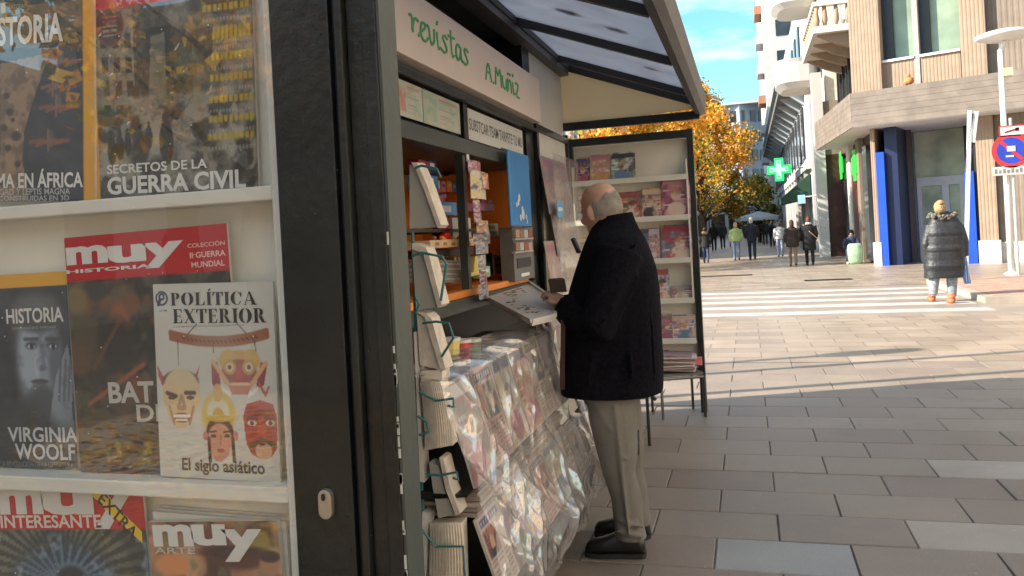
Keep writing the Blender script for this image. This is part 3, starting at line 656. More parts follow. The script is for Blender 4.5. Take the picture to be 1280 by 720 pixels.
# lock
lk = MB(); c0 = pt(409, 629, Y=YW - .006)
def stadium(cx, cz, w_, h_, n=10):
    r_ = w_ / 2; P = []
    for i in range(n + 1): a = math.pi * i / n; P.append((cx + r_ * math.cos(a), cz + h_ / 2 - r_ + r_ * math.sin(a)))
    for i in range(n + 1): a = math.pi + math.pi * i / n; P.append((cx + r_ * math.cos(a), cz - h_ / 2 + r_ + r_ * math.sin(a)))
    return P
esc = lk.prism([(x, YW - .004, z) for x, z in stadium(c0.x, c0.z, .0165, .033)], (0, -.008, 0)).build('lock_cylinder', M_steel, wing, bevel=.001)
MB().prism([(x, YW - .0125, z) for x, z in stadium(c0.x - .001, c0.z + .0085, .0045, .008, 6)], (0, -.0006, 0)).build('keyhole', M_frame, esc)
# droplets on the black frame and pane
q = MB(); rc = random.Random(4)
for k in range(150):
    x = rc.uniform(X_s0 + .005, X_p); z = rc.uniform(1.05, 1.75); q.ell((x, YW - .0045, z), (rc.uniform(.0004, .0011), .0005, rc.uniform(.0005, .0014)), 6, 4)
q.build('water_drops', mat('drops', (.02, .02, .02), .08, var=.1), wing, kind='stuff')
# cream retaining rails and edge trim behind the pane
for z, h_ in ((1.518, .017), (1.166, .019), (.82, .018), (1.885, .017)):
    MB().box((-1.39, YW + .012, z - h_ / 2), (X_s0 - .018, YW + .054, z + h_ / 2)).build('shelf_rail', M_rail, wing, bevel=.002)
MB().box((X_s0 - .0175, YW + .010, .12), (X_s0 - .0005, YW + .056, 2.24)).build('edge_trim', M_rail, wing, bevel=.002)
M_pane = mat_glass('display_glass', base=.018, hazew=.035, haze=(.75, .76, .7), bump=.05, bscale=2.)
MB().add([(-1.39, YW + .004, .12), (X_s0 - .0005, YW + .004, .12), (X_s0 - .0005, YW + .004, 2.24), (-1.39, YW + .004, 2.24)], [(0, 1, 2, 3)]).build('glass_pane', M_pane, wing)
q = MB()
for k in range(90):
    x = rc.uniform(-.95, X_s0 - .02); z = rc.uniform(1.05, 1.75); q.ell((x, YW + .0028, z), (rc.uniform(.0003, .0008),) * 3, 5, 4)
q.build('dried_spots', mat('spots', (.7, .72, .68), .5), wing, kind='stuff')

def didone(txt):
    """high-contrast stencil serif capitals as flat polygons in a unit-high line"""
    out_ = []; x = 0
    B = lambda a, b_, c_, d_: out_.append([(x + a, b_), (x + c_, b_), (x + c_, d_), (x + a, d_)])
    def arc(cx, cy, ro, r1o, ri, r1i, t0, t1, n=12):
        for k in range(n):
            a, b_ = t0 + (t1 - t0) * k / n, t0 + (t1 - t0) * (k + 1) / n
            out_.append([(x + cx + ri * math.cos(a), cy + r1i * math.sin(a)), (x + cx + ro * math.cos(a), cy + r1o * math.sin(a)), (x + cx + ro * math.cos(b_), cy + r1o * math.sin(b_)), (x + cx + ri * math.cos(b_), cy + r1i * math.sin(b_))])
    def stem(a, w_=.22): B(a, 0, a + w_, 1); B(a - .08, 0, a - .001, .05); B(a + w_ + .001, 0, a + w_ + .08, .05); B(a - .08, .95, a - .001, 1); B(a + w_ + .001, .95, a + w_ + .08, 1)
    for c_ in txt:
        if c_ in 'PR':
            stem(.08); arc(.36, .74, .30, .26, .08, .215, -math.pi / 2, math.pi / 2); wd = .74
            if c_ == 'R': out_.append([(x + .36, .47), (x + .56, .47), (x + .80, .02), (x + .56, .02)]); B(.8, .02, .86, .08); wd = .9
        elif c_ == 'O': arc(.42, .5, .42, .51, .16, .47, math.pi / 2 + .08, 3 * math.pi / 2 - .08, 18); arc(.46, .5, .42, .51, .16, .47, -math.pi / 2 + .08, math.pi / 2 - .08, 18); wd = .96
        elif c_ == 'C': arc(.42, .5, .42, .51, .16, .47, math.pi / 2, 3 * math.pi / 2, 18); arc(.44, .5, .32, .51, .24, .47, .55, math.pi / 2, 6); arc(.44, .5, .32, .51, .24, .47, -math.pi / 2, -.5, 6); B(.68, .62, .76, .95); wd = .86
        elif c_ == 'L': stem(.08); B(.39, 0, .66, .05); out_.append([(x + .66, 0), (x + .72, .3), (x + .66, .3), (x + .56, .05)]); wd = .78
        elif c_ in 'IÍ':
            stem(.08); wd = .42
            if c_ == 'Í': out_.append([(x + .14, 1.06), (x + .2, 1.06), (x + .36, 1.26), (x + .2, 1.26)])
        elif c_ == 'T': B(.26, 0, .48, .949); B(.18, 0, .259, .05); B(.481, 0, .56, .05); B(.0, .95, .74, 1); out_.append([(x, .7), (x + .05, .7), (x + .14, .95), (x, .95)]); out_.append([(x + .69, .7), (x + .74, .7), (x + .74, .95), (x + .6, .95)]); wd = .78
        elif c_ == 'E': stem(.08); B(.39, 0, .62, .05); B(.39, .95, .62, 1); B(.301, .48, .5, .53); out_.append([(x + .62, 0), (x + .68, .28), (x + .63, .28), (x + .52, .05)]); out_.append([(x + .62, 1), (x + .52, .95), (x + .63, .72), (x + .66, .72)]); B(.5, .38, .54, .63); wd = .74
        elif c_ == 'A': out_.append([(x + .06, .0), (x + .11, 0), (x + .42, .98), (x + .38, 1)]); out_.append([(x + .36, 1), (x + .46, 1), (x + .84, 0), (x + .58, 0)]); B(.2, .3, .54, .35); B(0, -.002, .2, .04); B(.5, -.004, .92, .038); wd = .94
        elif c_ == 'X': out_.append([(x + .04, 1), (x + .3, 1), (x + .8, 0), (x + .54, 0)]); out_.append([(x + .08, 0), (x + .14, 0), (x + .74, 1), (x + .68, 1)]); B(0, .004, .24, .04); B(.58, .96, .82, 1.004); wd = .88
        else: wd = .4
        x += wd + .03
    return out_, x
def magazine(name, label, BL, BR, TL, Y, art_fn, texts, nx=110, thick=.004, group='magazines shown in the near display case', shapes=()):
    p0, p1, p2 = pt(*BL, Y=Y), pt(*BR, Y=Y), pt(*TL, Y=Y)
    w_ = (p1 - p0).length; h_ = (p2 - p0).length; ang = math.atan2(p1.z - p0.z, p1.x - p0.x)
    t_ = bpy.data.objects.new(name, None); col.objects.link(t_); t_.empty_display_size = .1
    Mx = Matrix.Translation(p0) @ Matrix.Rotation(-ang, 4, 'Y'); WORLD[t_.name] = Mx; t_.location = p0; t_.rotation_euler = (0, -ang, 0)
    tag(t_, label, 'magazine', group)
    W = lambda x, y, z: Mx @ Vector((x, y, z))
    m = MB(); 
    for (a, b_) in (((0, .0004, 0), (w_, thick, h_)),):
        m.obox(W(w_ / 2, (thick + .0006) / 2, h_ / 2), Mx.to_3x3() @ Vector((w_ / 2, 0, 0)), Vector((0, (thick - .0006) / 2, 0)), Mx.to_3x3() @ Vector((0, 0, h_ / 2)))
    m.build('pages', mat('page_block', (.60, .57, .51), .8, var=.08, vscale=3), t_)
    A = art_fn(h_ / w_, nx); print_sheet('cover', A, lambda u, v: W(u * w_, 0, v * h_), t_)
    inv = Mx.inverted()
    lc = lambda px, py: inv @ pt(px, py, Y=Y)
    for tx in texts:
        s_, x0, y0, x1, y1, c = tx[:6]; bold = tx[6] if len(tx) > 6 else 0.; nm = tx[7] if len(tx) > 7 else 'lettering'; sh = tx[8] if len(tx) > 8 else 0
        a, b_ = lc(x0, y0), lc(x1, y1)
        if nm == 'didone':
            pl_, tw_ = didone(s_); k_ = (b_.x - a.x) / tw_; vs = []; fs = []
            for po in pl_: i_ = len(vs); vs += [(a.x + q_[0] * k_, -.0008, a.z + q_[1] * (b_.z - a.z)) for q_ in po]; fs.append(tuple(range(i_, i_ + len(po))))
            MB().add([W(*v) for v in vs], fs).build('lettering', ink(c), t_); continue
        vs, fs = text_mesh(s_, (a.x, a.z, b_.x, b_.z), bold=bold, shear=sh, y=-.0007 - (.0004 if nm != 'lettering' else 0))
        if len(tx) > 9: # rotate about box centre
            cx, cz = (a.x + b_.x) / 2, (a.z + b_.z) / 2; an = tx[9]
            vs = [(cx + (x - cx) * math.cos(an) - (z - cz) * math.sin(an), y, cz + (x - cx) * math.sin(an) + (z - cz) * math.cos(an)) for x, y, z in vs]
        MB().add([W(*v) for v in vs], fs).build('lettering', ink(c), t_)
    for (nm, P, c, dy) in shapes:
        MB().prism([W(*(lambda q_: (q_.x, -dy, q_.z))(lc(x, y))) for x, y in P], (0, -.0002, 0)).build(nm, ink(c), t_)
    return t_
def Lc(BL, BR, TL, Y):
    p0, p1 = pt(*BL, Y=Y), pt(*BR, Y=Y); w_ = (p1 - p0).length
    ang = math.atan2(p1.z - p0.z, p1.x - p0.x); Mi = (Matrix.Translation(p0) @ Matrix.Rotation(-ang, 4, 'Y')).inverted()
    def f(px, py): q_ = Mi @ pt(px, py, Y=Y); return q_.x / w_, q_.z / w_
    return f
def F(*q, Y): return Lc(*q, Y)
# cover painters; positions read off the photo and turned into cover coordinates
def art_ships(f):
    def go(h, nx):
        A = Art(h, nx, (38, 48, 60)); A.noise((24, 32, 44), 5, .5, .3, 1); A.noise((58, 66, 74), 9, .6, .2, 2, al=.5)
        A.poly([f(0, 251), f(0, 80), f(62, 66), f(52, 95), f(40, 130), f(30, 165), f(28, 200), f(36, 251)], (148, 122, 96)); A.noise((104, 84, 66), 16, .55, .2, 3, mask=(A.a[..., 0] > 120).astype(float) * .9)
        for (x, y, r_) in ((12, 140, .035), (20, 170, .045), (10, 185, .03), (22, 205, .03), (8, 120, .03), (16, 150, .02), (5, 160, .03)): cx, cy = f(x, y); A.ell(cx, cy, r_, r_ * .8, (56, 44, 38), .5)
        A.poly([f(0, 60), f(0, 10), f(100, 0), f(104, 30), f(60, 60)], (112, 98, 80), .8); A.noise((60, 60, 50), 14, .5, .2, 8, mask=A.reg(0, f(0, 62)[1], 1, 2), al=.7)
        for (x, y, s_) in ((72, 78, 1), (66, 110, 1), (70, 135, 1.4), (60, 178, 1.6)):
            for k in range(5):
                cx, cy = f(x - 14 * s_ + 8 * k, y + (k % 2) * 4); dx, dy = f(x - 4 * s_ + 8 * k, y - 3); A.line(cx, cy, dx, dy, .014, (134, 78, 52), .85)
            a, b_ = f(x, y - 16), f(x, y + 10); A.line(*a, *b_, .01, (120, 84, 66)); c_ = f(x + 3, y - 8); A.ell(*c_, .03, .05, (116, 98, 88), .6, al=.6)
        x0, _ = f(104, 120); A.rect(x0, -1, 1.1, 3, (214, 152, 26)); return A
    return go
def art_ruins(f):
    def go(h, nx):
        A = Art(h, nx, (96, 92, 82)); A.noise((140, 136, 124), 4, .45, .3, 4); A.noise((52, 50, 46), 7, .55, .2, 5)
        A.poly([f(124, 170), f(112, 20), f(165, 10), f(172, 130), f(160, 165)], (128, 122, 108), .9)
        for i in range(3):
            for j in range(4): cx, cy = f(129 + i * 15 + j * 2, 50 + j * 30); A.rect(cx - .02, cy - .045, cx + .02, cy + .035, (46, 44, 42))
        A.poly([f(168, 130), f(166, 30), f(200, 20), f(240, 50), f(242, 120), f(222, 150), f(190, 140)], (44, 42, 40), .85)
        A.poly([f(186, 125), f(188, 45), f(206, 40), f(208, 120)], (122, 118, 108), .9)
        A.noise((150, 144, 130), 10, .5, .12, 6, mask=A.reg(0, f(0, 215)[1] * 0 + f(200, 160)[1] - .3, 1, f(200, 118)[1]), al=.8)
        A.noise((38, 36, 32), 12, .56, .1, 7, mask=A.reg(0, 0, 1, f(200, 130)[1]), al=.85)
        for (x, y, s_) in ((140, 188, 1), (150, 184, .9), (175, 175, .8), (186, 172, .8), (208, 178, 1.5), (160, 180, .8)):
            cx, cy = f(x, y); A.ell(cx, cy, .028 * s_, .075 * s_, (26, 25, 24)); A.ell(cx, cy + .085 * s_, .015 * s_, .018 * s_, (30, 28, 26))
        A.noise((86, 92, 46), 9, .5, .2, 9, mask=A.reg(f(200, 90)[0], f(200, 130)[1], f(250, 90)[0], f(200, 60)[1], .15), al=.6)
        cx, cy = f(137, 32); A.ell(cx, cy, .088, .105, (96, 24, 28), .08); A.ell(cx, cy - .01, .07, .075, (50, 30, 32), .1)
        for k in range(5): A.rect(cx - .045, cy + .04 - .024 * k, cx + .045, cy + .05 - .024 * k, (176, 150, 140) if k > 1 else (200, 70, 60), .8)
        A.noise((150, 146, 132), 34, .6, .1, 61, al=.2); A.noise((24, 23, 22), 40, .62, .1, 62, al=.25)
        x0, _ = f(122, 150); A.rect(-1, -1, x0, 3, (214, 152, 26)); A.rect(x0, f(200, 3)[1], 1, 3, (190, 24, 50))
        for k, y in enumerate((12, 38, 46, 72, 98, 125, 150, 172)):
            xx0, y0 = f(253 + (k * 13) % 14, y + 4); xx1, y1 = f(313 + k, y - 4)
            n_ = 9
            for j in range(n_): xs = xx0 + (xx1 - xx0) * j / n_; A.rect(xs, y0, xs + (xx1 - xx0) / n_ * .72, y0 + .034, (190, 160, 24), .85)
            for j in range(14): xs = xx0 + (xx1 - xx0) * j / 14; A.rect(xs, y0 - .05, xs + (xx1 - xx0) / 14 * .6, y0 - .032, (170, 166, 150), .6)
        return A
    return go
def art_portrait(f):
    def go(h, nx):
        A = Art(h, nx, (40, 47, 56)); A.noise((24, 28, 34), 4, .5, .3, 11); A.noise((62, 70, 80), 3, .6, .3, 12, al=.6)
        E_ = lambda x, y, rx, ry, c, soft=.25, rot=0, al=1.: A.ell(*f(x, y), rx, ry, c, soft, rot, al)
        k_ = 1 / (f(80, 460)[0] - f(0, 460)[0]) / 80 * 1.0; u = (f(80, 460)[0] - f(0, 460)[0]) / 80
        E_(45, 410, 34 * u, 44 * u, (58, 60, 66)); E_(44, 388, 30 * u, 16 * u, (92, 92, 92), .5)         # hair
        E_(50, 448, 27 * u, 50 * u, (134, 146, 158), .3)                                                     # face
        E_(34, 455, 13 * u, 40 * u, (168, 180, 190), .9, al=.55); E_(70, 460, 8 * u, 34 * u, (74, 82, 94), .8, al=.7)
        E_(48, 400, 28 * u, 12 * u, (70, 72, 78), .5)
        for x in (39, 66):
            E_(x, 432, 7 * u, 3.6 * u, (60, 66, 76), .6); E_(x, 433, 4.6 * u, 2 * u, (190, 198, 204), .5); E_(x + .5, 433, 2.3 * u, 2.4 * u, (16, 18, 22), .5); A.line(*f(x - 8, 424), *f(x + 7, 424), 2 * u, (52, 56, 62), .7)
        A.line(*f(52, 432), *f(55, 458), 2.2 * u, (108, 118, 130), .8); E_(52, 460, 6 * u, 3 * u, (96, 104, 116), .7); E_(46, 455, 3 * u, 14 * u, (186, 196, 204), .9, al=.6)
        E_(50, 477, 11 * u, 2.6 * u, (72, 72, 82), .5); E_(50, 482, 8 * u, 2.4 * u, (112, 116, 126), .6)
        E_(54, 505, 22 * u, 18 * u, (66, 74, 84), .5)
        A.poly([f(58, 560), f(64, 510), f(70, 470), f(84, 430), f(92, 470), f(90, 510), f(96, 560)], (142, 152, 162), .8)      # hand
        for k in range(3): A.line(*f(74 + k * 6, 500), *f(76 + k * 6, 450), 1.4 * u, (84, 92, 104), .8)
        E_(30, 545, 40 * u, 34 * u, (44, 50, 56), .5); A.noise((70, 78, 84), 12, .62, .15, 13, al=.35)
        A.rect(-1, f(40, 358)[1], 2, 4, (216, 160, 24)); A.rect(-1, -1, 2, f(40, 530)[1], (32, 38, 42), .45, .1); return A
    return go
def art_battle(f):
    def go(h, nx):
        A = Art(h, nx, (44, 38, 30)); A.noise((84, 66, 44), 5, .5, .25, 21); A.noise((24, 24, 20), 7, .5, .2, 22); A.noise((120, 66, 34), 9, .64, .12, 23, al=.8); A.noise((86, 82, 56), 13, .6, .15, 24, al=.7)
        for (x, y, r_, c) in ((95, 375, .07, (112, 92, 50)), (120, 360, .06, (40, 34, 26)), (108, 420, .09, (70, 62, 40)), (150, 395, .06, (136, 76, 40)), (165, 380, .05, (110, 70, 40)), (145, 430, .11, (30, 26, 22)), (100, 450, .07, (90, 60, 36))): A.ell(*f(x, y), r_, r_ * 1.2, c, .5)
        A.line(*f(112, 505), *f(180, 455), .012, (140, 76, 44)); A.line(*f(118, 460), *f(150, 400), .012, (90, 60, 34))
        A.noise((150, 140, 60), 16, .6, .1, 25, mask=A.reg(.1, f(100, 592)[1], 1, f(100, 548)[1]), al=.8); A.rect(.1, -1, 1, f(100, 580)[1], (30, 46, 66), .9)
        A.rect(-1, f(180, 345)[1], 2, 4, (186, 26, 36)); return A
    return go
def art_masks(f):
    def go(h, nx):
        A = Art(h, nx, (202, 201, 192)); u = (f(340, 450)[0] - f(200, 450)[0]) / 140
        E_ = lambda x, y, rx, ry, c, soft=.12, rot=0, al=1.: A.ell(*f(x, y), rx * u, ry * u, c, soft, rot, al)
        P_ = lambda pts, c, al=1.: A.poly([f(*p) for p in pts], c, al)
        Ln = lambda x0, y0, x1, y1, w_, c, al=1.: A.line(*f(x0, y0), *f(x1, y1), w_ * u, c, al)
        # ribbon
        for k in range(40):
            x = 213 + 120 * k / 39; y = 418 + 9 * (1 - ((x - 273) / 60) ** 2) - .02 * (x - 273); Ln(x, y - 4, x + 1, y + 4, 2.6, (150, 84, 56))
        for k in range(18):
            x = 228 + 90 * k / 17; y = 418 + 9 * (1 - ((x - 273) / 60) ** 2) - .02 * (x - 273); Ln(x, y - 1.2, x + 2.6, y + 1.2, 1., (86, 40, 28), .9)
        for (x0, y0, x1, y1) in ((222, 425, 223, 456), (266, 430, 267, 440), (318, 425, 320, 440), (246, 405, 235, 417), (296, 404, 308, 417)): Ln(x0, y0, x1, y1, .7, (60, 60, 60), .8)
        # horned mask
        P_([(196, 455), (204, 470), (210, 478), (203, 482), (198, 470)], (176, 30, 40)); P_([(250, 455), (247, 470), (240, 482), (238, 473), (246, 465)], (176, 30, 40))
        E_(226, 476, 23, 12, (38, 32, 34)); E_(227, 492, 24, 28, (216, 186, 136)); P_([(204, 500), (250, 500), (240, 526), (232, 535), (222, 535), (213, 526)], (216, 180, 134))
        E_(226, 475, 9, 8, (216, 188, 140))
        for x in (215, 238): Ln(x - 6, 491, x + 5, 495 if x < 226 else 491, 2.2, (70, 46, 34)); E_(x, 497, 5, 2.3, (92, 60, 40))
        Ln(227, 495, 223, 508, 2., (166, 130, 90)); Ln(227, 495, 231, 508, 2., (166, 130, 90)); E_(227, 510, 6, 3, (170, 128, 88)); E_(227, 522, 12, 5.4, (128, 48, 40)); Ln(218, 520, 237, 520, 1.8, (236, 230, 214)); Ln(220, 525, 234, 525, 1.2, (236, 230, 214))
        Ln(212, 508, 218, 530, 1.3, (164, 124, 84)); Ln(242, 508, 237, 530, 1.3, (164, 124, 84))
        # golden beast mask
        P_([(264, 452), (272, 452), (276, 480), (268, 487), (265, 478)], (128, 38, 40)); P_([(326, 452), (334, 456), (330, 482), (320, 486), (322, 470)], (128, 38, 40))
        E_(299, 452, 26, 12, (206, 156, 66), .2); E_(285, 446, 9, 8, (210, 164, 76)); E_(314, 446, 9, 8, (210, 164, 76)); E_(299, 468, 22, 16, (150, 52, 44))
        for x in (287, 311): E_(x, 459, 8, 8, (196, 140, 60)); E_(x, 459, 5, 5, (226, 196, 150)); E_(x, 459, 2.4, 2.4, (60, 30, 20))
        E_(299, 467, 5, 8, (190, 40, 50)); Ln(266, 452, 288, 484, 2.6, (222, 160, 110)); Ln(332, 454, 312, 484, 2.6, (222, 160, 110)); P_([(286, 482), (314, 482), (310, 493), (290, 493)], (176, 92, 70)); Ln(290, 480, 310, 480, 1.6, (226, 180, 130))
        for k in range(4): Ln(277 + k * 3, 484 + k * 2, 279 + k * 3, 490 + k * 2, 1, (240, 236, 226)); Ln(322 - k * 3, 484 + k * 2, 320 - k * 3, 490 + k * 2, 1, (240, 236, 226))
        Ln(324, 480, 332, 494, 1.5, (190, 60, 50)); Ln(332, 494, 336, 484, 1.2, (190, 60, 50))
        # crowned face
        E_(273, 517, 21, 24, (206, 180, 86), .2); E_(273, 515, 14, 15, (212, 206, 180), .3); E_(272, 491, 6, 10, (206, 160, 80)); E_(273, 520, 7, 9, (196, 158, 60)); E_(275, 541, 17, 17, (52, 40, 38)); P_([(260, 548), (290, 548), (286, 568), (278, 577), (270, 577), (264, 568)], (206, 142, 122)); E_(275, 549, 15, 17, (206, 146, 124))
        E_(274, 523, 17, 4, (198, 168, 70))
        for x in (267, 284): Ln(x - 4, 540, x + 3, 539, 1., (60, 40, 36)); E_(x, 545, 3.6, 1.8, (70, 46, 46))
        Ln(276, 545, 276, 555, 1.2, (176, 110, 92)); E_(276, 563, 5, 2.2, (178, 50, 60)); Ln(261, 548, 263, 576, 2., (30, 26, 28)); Ln(291, 548, 293, 576, 2., (30, 26, 28)); E_(257, 545, 3, 5, (190, 120, 110)); E_(295, 545, 3, 5, (190, 120, 110))
        # red mask
        P_([(304, 520), (308, 505), (325, 500), (341, 505), (346, 520), (347, 560), (340, 571), (326, 574), (315, 568), (308, 555)], (170, 42, 46)); Ln(310, 515, 342, 512, 1.2, (110, 24, 28)); Ln(311, 520, 342, 518, 1.2, (110, 24, 28))
        for x in (315, 338): E_(x, 529, 5.5, 3, (210, 205, 196)); E_(x, 529, 2.4, 2.4, (20, 18, 20)); Ln(x - 6, 523, x + 6, 523, 1.6, (90, 18, 22))
        E_(327, 540, 6, 7, (190, 58, 58)); Ln(314, 557, 326, 551, 2.6, (52, 30, 28)); Ln(328, 551, 343, 556, 2.6, (52, 30, 28)); E_(330, 564, 10, 9, (206, 160, 130)); E_(328, 555, 4, 1.5, (90, 26, 28))
        # badge
        E_(202, 373, 8, 8, (24, 42, 84)); E_(202, 373, 6, 6, (202, 201, 192)); E_(202, 371, 4, 4, (24, 42, 84)); Ln(200, 374, 198, 381, 1.8, (24, 42, 84)); E_(202, 371, 1.8, 1.8, (202, 201, 192))
        for k in range(30): Ln(217 + k * 3, 408.5 - k * .08, 218.6 + k * 3, 408.5 - k * .08, .55, (110, 110, 106), .8)
        A.noise((186, 186, 176), 2.5, .5, .4, 31, al=.4); return A
    return go
def art_rays(f):
    def go(h, nx):
        A = Art(h, nx, (58, 60, 52)); cx, cy = f(80, 722); an = np.arctan2(A.T - cy, A.S - cx); A.mix((np.sin(an * 46) > .1) * 1., (128, 126, 104), .75); A.noise((40, 44, 44), 6, .5, .3, 41, al=.5)
        u = (f(150, 700)[0] - f(50, 700)[0]) / 100
        A.ell(cx, cy - 10 * u, 62 * u, 46 * u, (44, 62, 82), .5)
        for k in range(14):
            a = k / 14 * math.pi; A.line(cx, cy - 8 * u, cx + 58 * u * math.cos(a), cy + 34 * u * math.sin(a), 1.6 * u, (120, 140, 160), .7)
        A.ell(cx + 10 * u, cy - 10 * u, 26 * u, 26 * u, (96, 116, 132), .2); A.ell(cx + 10 * u, cy - 10 * u, 22 * u, 22 * u, (26, 34, 44), .2); A.noise((150, 170, 190), 14, .66, .08, 42, mask=A.reg(0, 0, 1, cy + .2), al=.6)
        A.rect(-1, f(90, 662)[1], 2, 4, (190, 32, 40)); return A
    return go
def art_warm(f):
    def go(h, nx):
        A = Art(h, nx, (150, 104, 74)); A.noise((196, 150, 110), 4, .5, .3, 51); A.noise((70, 40, 28), 6, .55, .2, 52); A.noise((120, 120, 84), 9, .62, .1, 53, al=.6)
        u = (f(300, 690)[0] - f(200, 690)[0]) / 100
        A.ell(*f(215, 706), 22 * u, 12 * u, (214, 140, 84), .4); A.ell(*f(300, 700), 30 * u, 10 * u, (84, 36, 24), .5); A.ell(*f(322, 676), 16 * u, 12 * u, (150, 130, 60), .4); A.ell(*f(268, 672), 26 * u, 12 * u, (112, 66, 50), .5)
        A.ell(*f(337, 705), 12 * u, 11 * u, (176, 124, 90), .3); A.ell(*f(337, 696), 12 * u, 6 * u, (50, 30, 24), .4); A.ell(*f(290, 690), 40 * u, 7 * u, (60, 30, 22), .5); return A
    return go
WHT = (206, 206, 200); YM = YW + .042
a_ = ((-20, 252), (118, 251), (-28, -60), YM); f_ = F(*a_[:3], Y=YM)
magazine('magazine', 'history magazine with ships and cliffs, yellow border, top left of the case', *a_, art_ships(f_), [
    ('HISTORIA', -24, 60, 79, 15, WHT, .03), ('ROMA EN ÁFRICA', -26, 236, 104, 210, WHT, .022), ('TIMGAD Y LEPTIS MAGNA', -14, 244, 88, 235, (170, 172, 170), .01), ('RECONSTRUIDAS EN 3D', -10, 251.4, 87, 244, (170, 172, 170), .01),
    ('GRANDES ARQUEÓLOGOS', -40, 64, 70, 56, (150, 146, 130), .01), ('NATIONAL\nGEOGRAPHIC', 12, 19, 37, 4, (170, 160, 120), .0)], shapes=[('border_mark', [(2, 17), (8, 16.4), (7.4, 4), (1.5, 4.6)], (196, 156, 40), .0008)])
b_ = ((116, 251), (323.5, 240), (98, -60), YM + .004); f_ = F(*b_[:3], Y=YM + .004)
magazine('magazine', 'history magazine with grey bombed ruins and yellow side border, top right of the case', *b_, art_ruins(f_), [
    ('SECRETOS DE LA', 134.5, 218, 259, 198, WHT, .02), ('GUERRA CIVIL', 135, 244, 307, 211, WHT, .03)], nx=150)
c_ = ((-28, 583), (98, 586), (-38, 346.5), YM); f_ = F(*c_[:3], Y=YM)
magazine('magazine', 'history magazine with blue grey portrait of a woman resting her chin on a hand', *c_, art_portrait(f_), [
    ('HISTORIA', 9, 405, 79, 383, WHT, .02), ('GRANDES VIDAS', 16, 412, 70, 407, (150, 156, 160), .0), ('VIRGINIA', 11, 552, 97, 534, (182, 186, 188), .02), ('WOOLF', 20, 574, 94, 555, (182, 186, 188), .02), ('LA REVOLUCIÓN DE LA LITERATURA', 2, 583, 92, 576, (120, 126, 130), .0)])
d_ = ((101, 590), (306, 592), (77.3, 298), YM - .006); f_ = F(*d_[:3], Y=YM - .006)
magazine('magazine', 'red topped history magazine with brown battle painting, half hidden by a white magazine', *d_, art_battle(f_), [
    ('m', 84, 332, 134, 305, WHT, .045), ('u', 136, 330, 182, 304, WHT, .045), ('y', 180, 336, 229, 300, WHT, .045), ('HISTORIA', 84, 342.5, 189, 329.5, WHT, .03),
    ('COLECCIÓN', 235, 310, 281, 299.5, (226, 190, 182), .01), ('II GUERRA', 238, 323, 282, 312, (226, 190, 182), .02), ('MUNDIAL', 240, 335, 281, 324.5, (226, 190, 182), .02),
    ('BAT', 137, 504, 192, 476, (178, 176, 166), .03), ('DE', 172, 527, 209, 505, (178, 176, 166), .02)])
e_ = ((200.7, 595), (350.7, 603.7), (181, 356), YM - .014); f_ = F(*e_[:3], Y=YM - .014)
BLK = (26, 26, 28)
magazine('magazine', 'white politics magazine printed with four Asian masks, in front of the battle magazine', *e_, art_masks(f_), [
    ('POLÍTICA', 214, 382, 322, 364, BLK, .035, 'didone'), ('EXTERIOR', 217, 404, 334, 385, BLK, .035, 'didone'), ('El siglo asiático', 228.5, 592, 331, 577, (46, 46, 48), .022), ('Nº 199', 200, 390, 209, 387, (90, 90, 90), 0)], nx=170)
g_ = ((-28, 790), (196, 800), (-34, 597), YM - .002); f_ = F(*g_[:3], Y=YM - .002)
magazine('magazine', 'science magazine with red masthead, white rays and a yellow corner ribbon, bottom left', *g_, art_rays(f_), [
    ('m', 1, 643, 52, 608, WHT, .045), ('u', 54, 644, 115, 606, WHT, .045), ('y', 117, 661, 166, 612, WHT, .045), ('INTERESANTE', 2, 660, 126, 643, (214, 200, 190), .02),
    ('EXTRA', 121, 653, 176, 636, (24, 24, 24), .02, 'top', 0, -R(46))], shapes=[('corner_ribbon', [(103, 607), (121, 608), (178, 664), (179, 679)], (222, 186, 30), .0009)])
h_ = ((199, 800), (362, 806), (191, 653), YM - .012); f_ = F(*h_[:3], Y=YM - .012)
hm = magazine('magazine', 'art magazine with brown painting cover on a thick pile, bottom right of the case', *h_, art_warm(f_), [
    ('m', 193, 683, 240, 655, WHT, .045), ('u', 241, 682, 281, 655, WHT, .045), ('y', 280, 702, 327, 661, WHT, .045), ('ARTE', 194, 692, 244, 684, (188, 180, 168), .01)], thick=.008)
q = MB()
for k in range(5):
    o_ = YM - .003 + k * .006; p0, p1, p2 = pt(201, 800, Y=YM - .012), pt(362 + k * 1.5, 806, Y=YM - .012), pt(352 + k * 3.2, 656 - k * 1.8, Y=YM - .012)
    q.prism([(p0.x, o_, p0.z), (p1.x, o_, p1.z), (p2.x, o_, p2.z), (p0.x - .01, o_, p2.z + .004)], (0, .0045, 0))
tag(q.build('magazine_pile', mat('page_block', (.6, .57, .51), .8)), 'thick pile of magazines behind the brown painting cover, bottom right of the case', 'magazines')

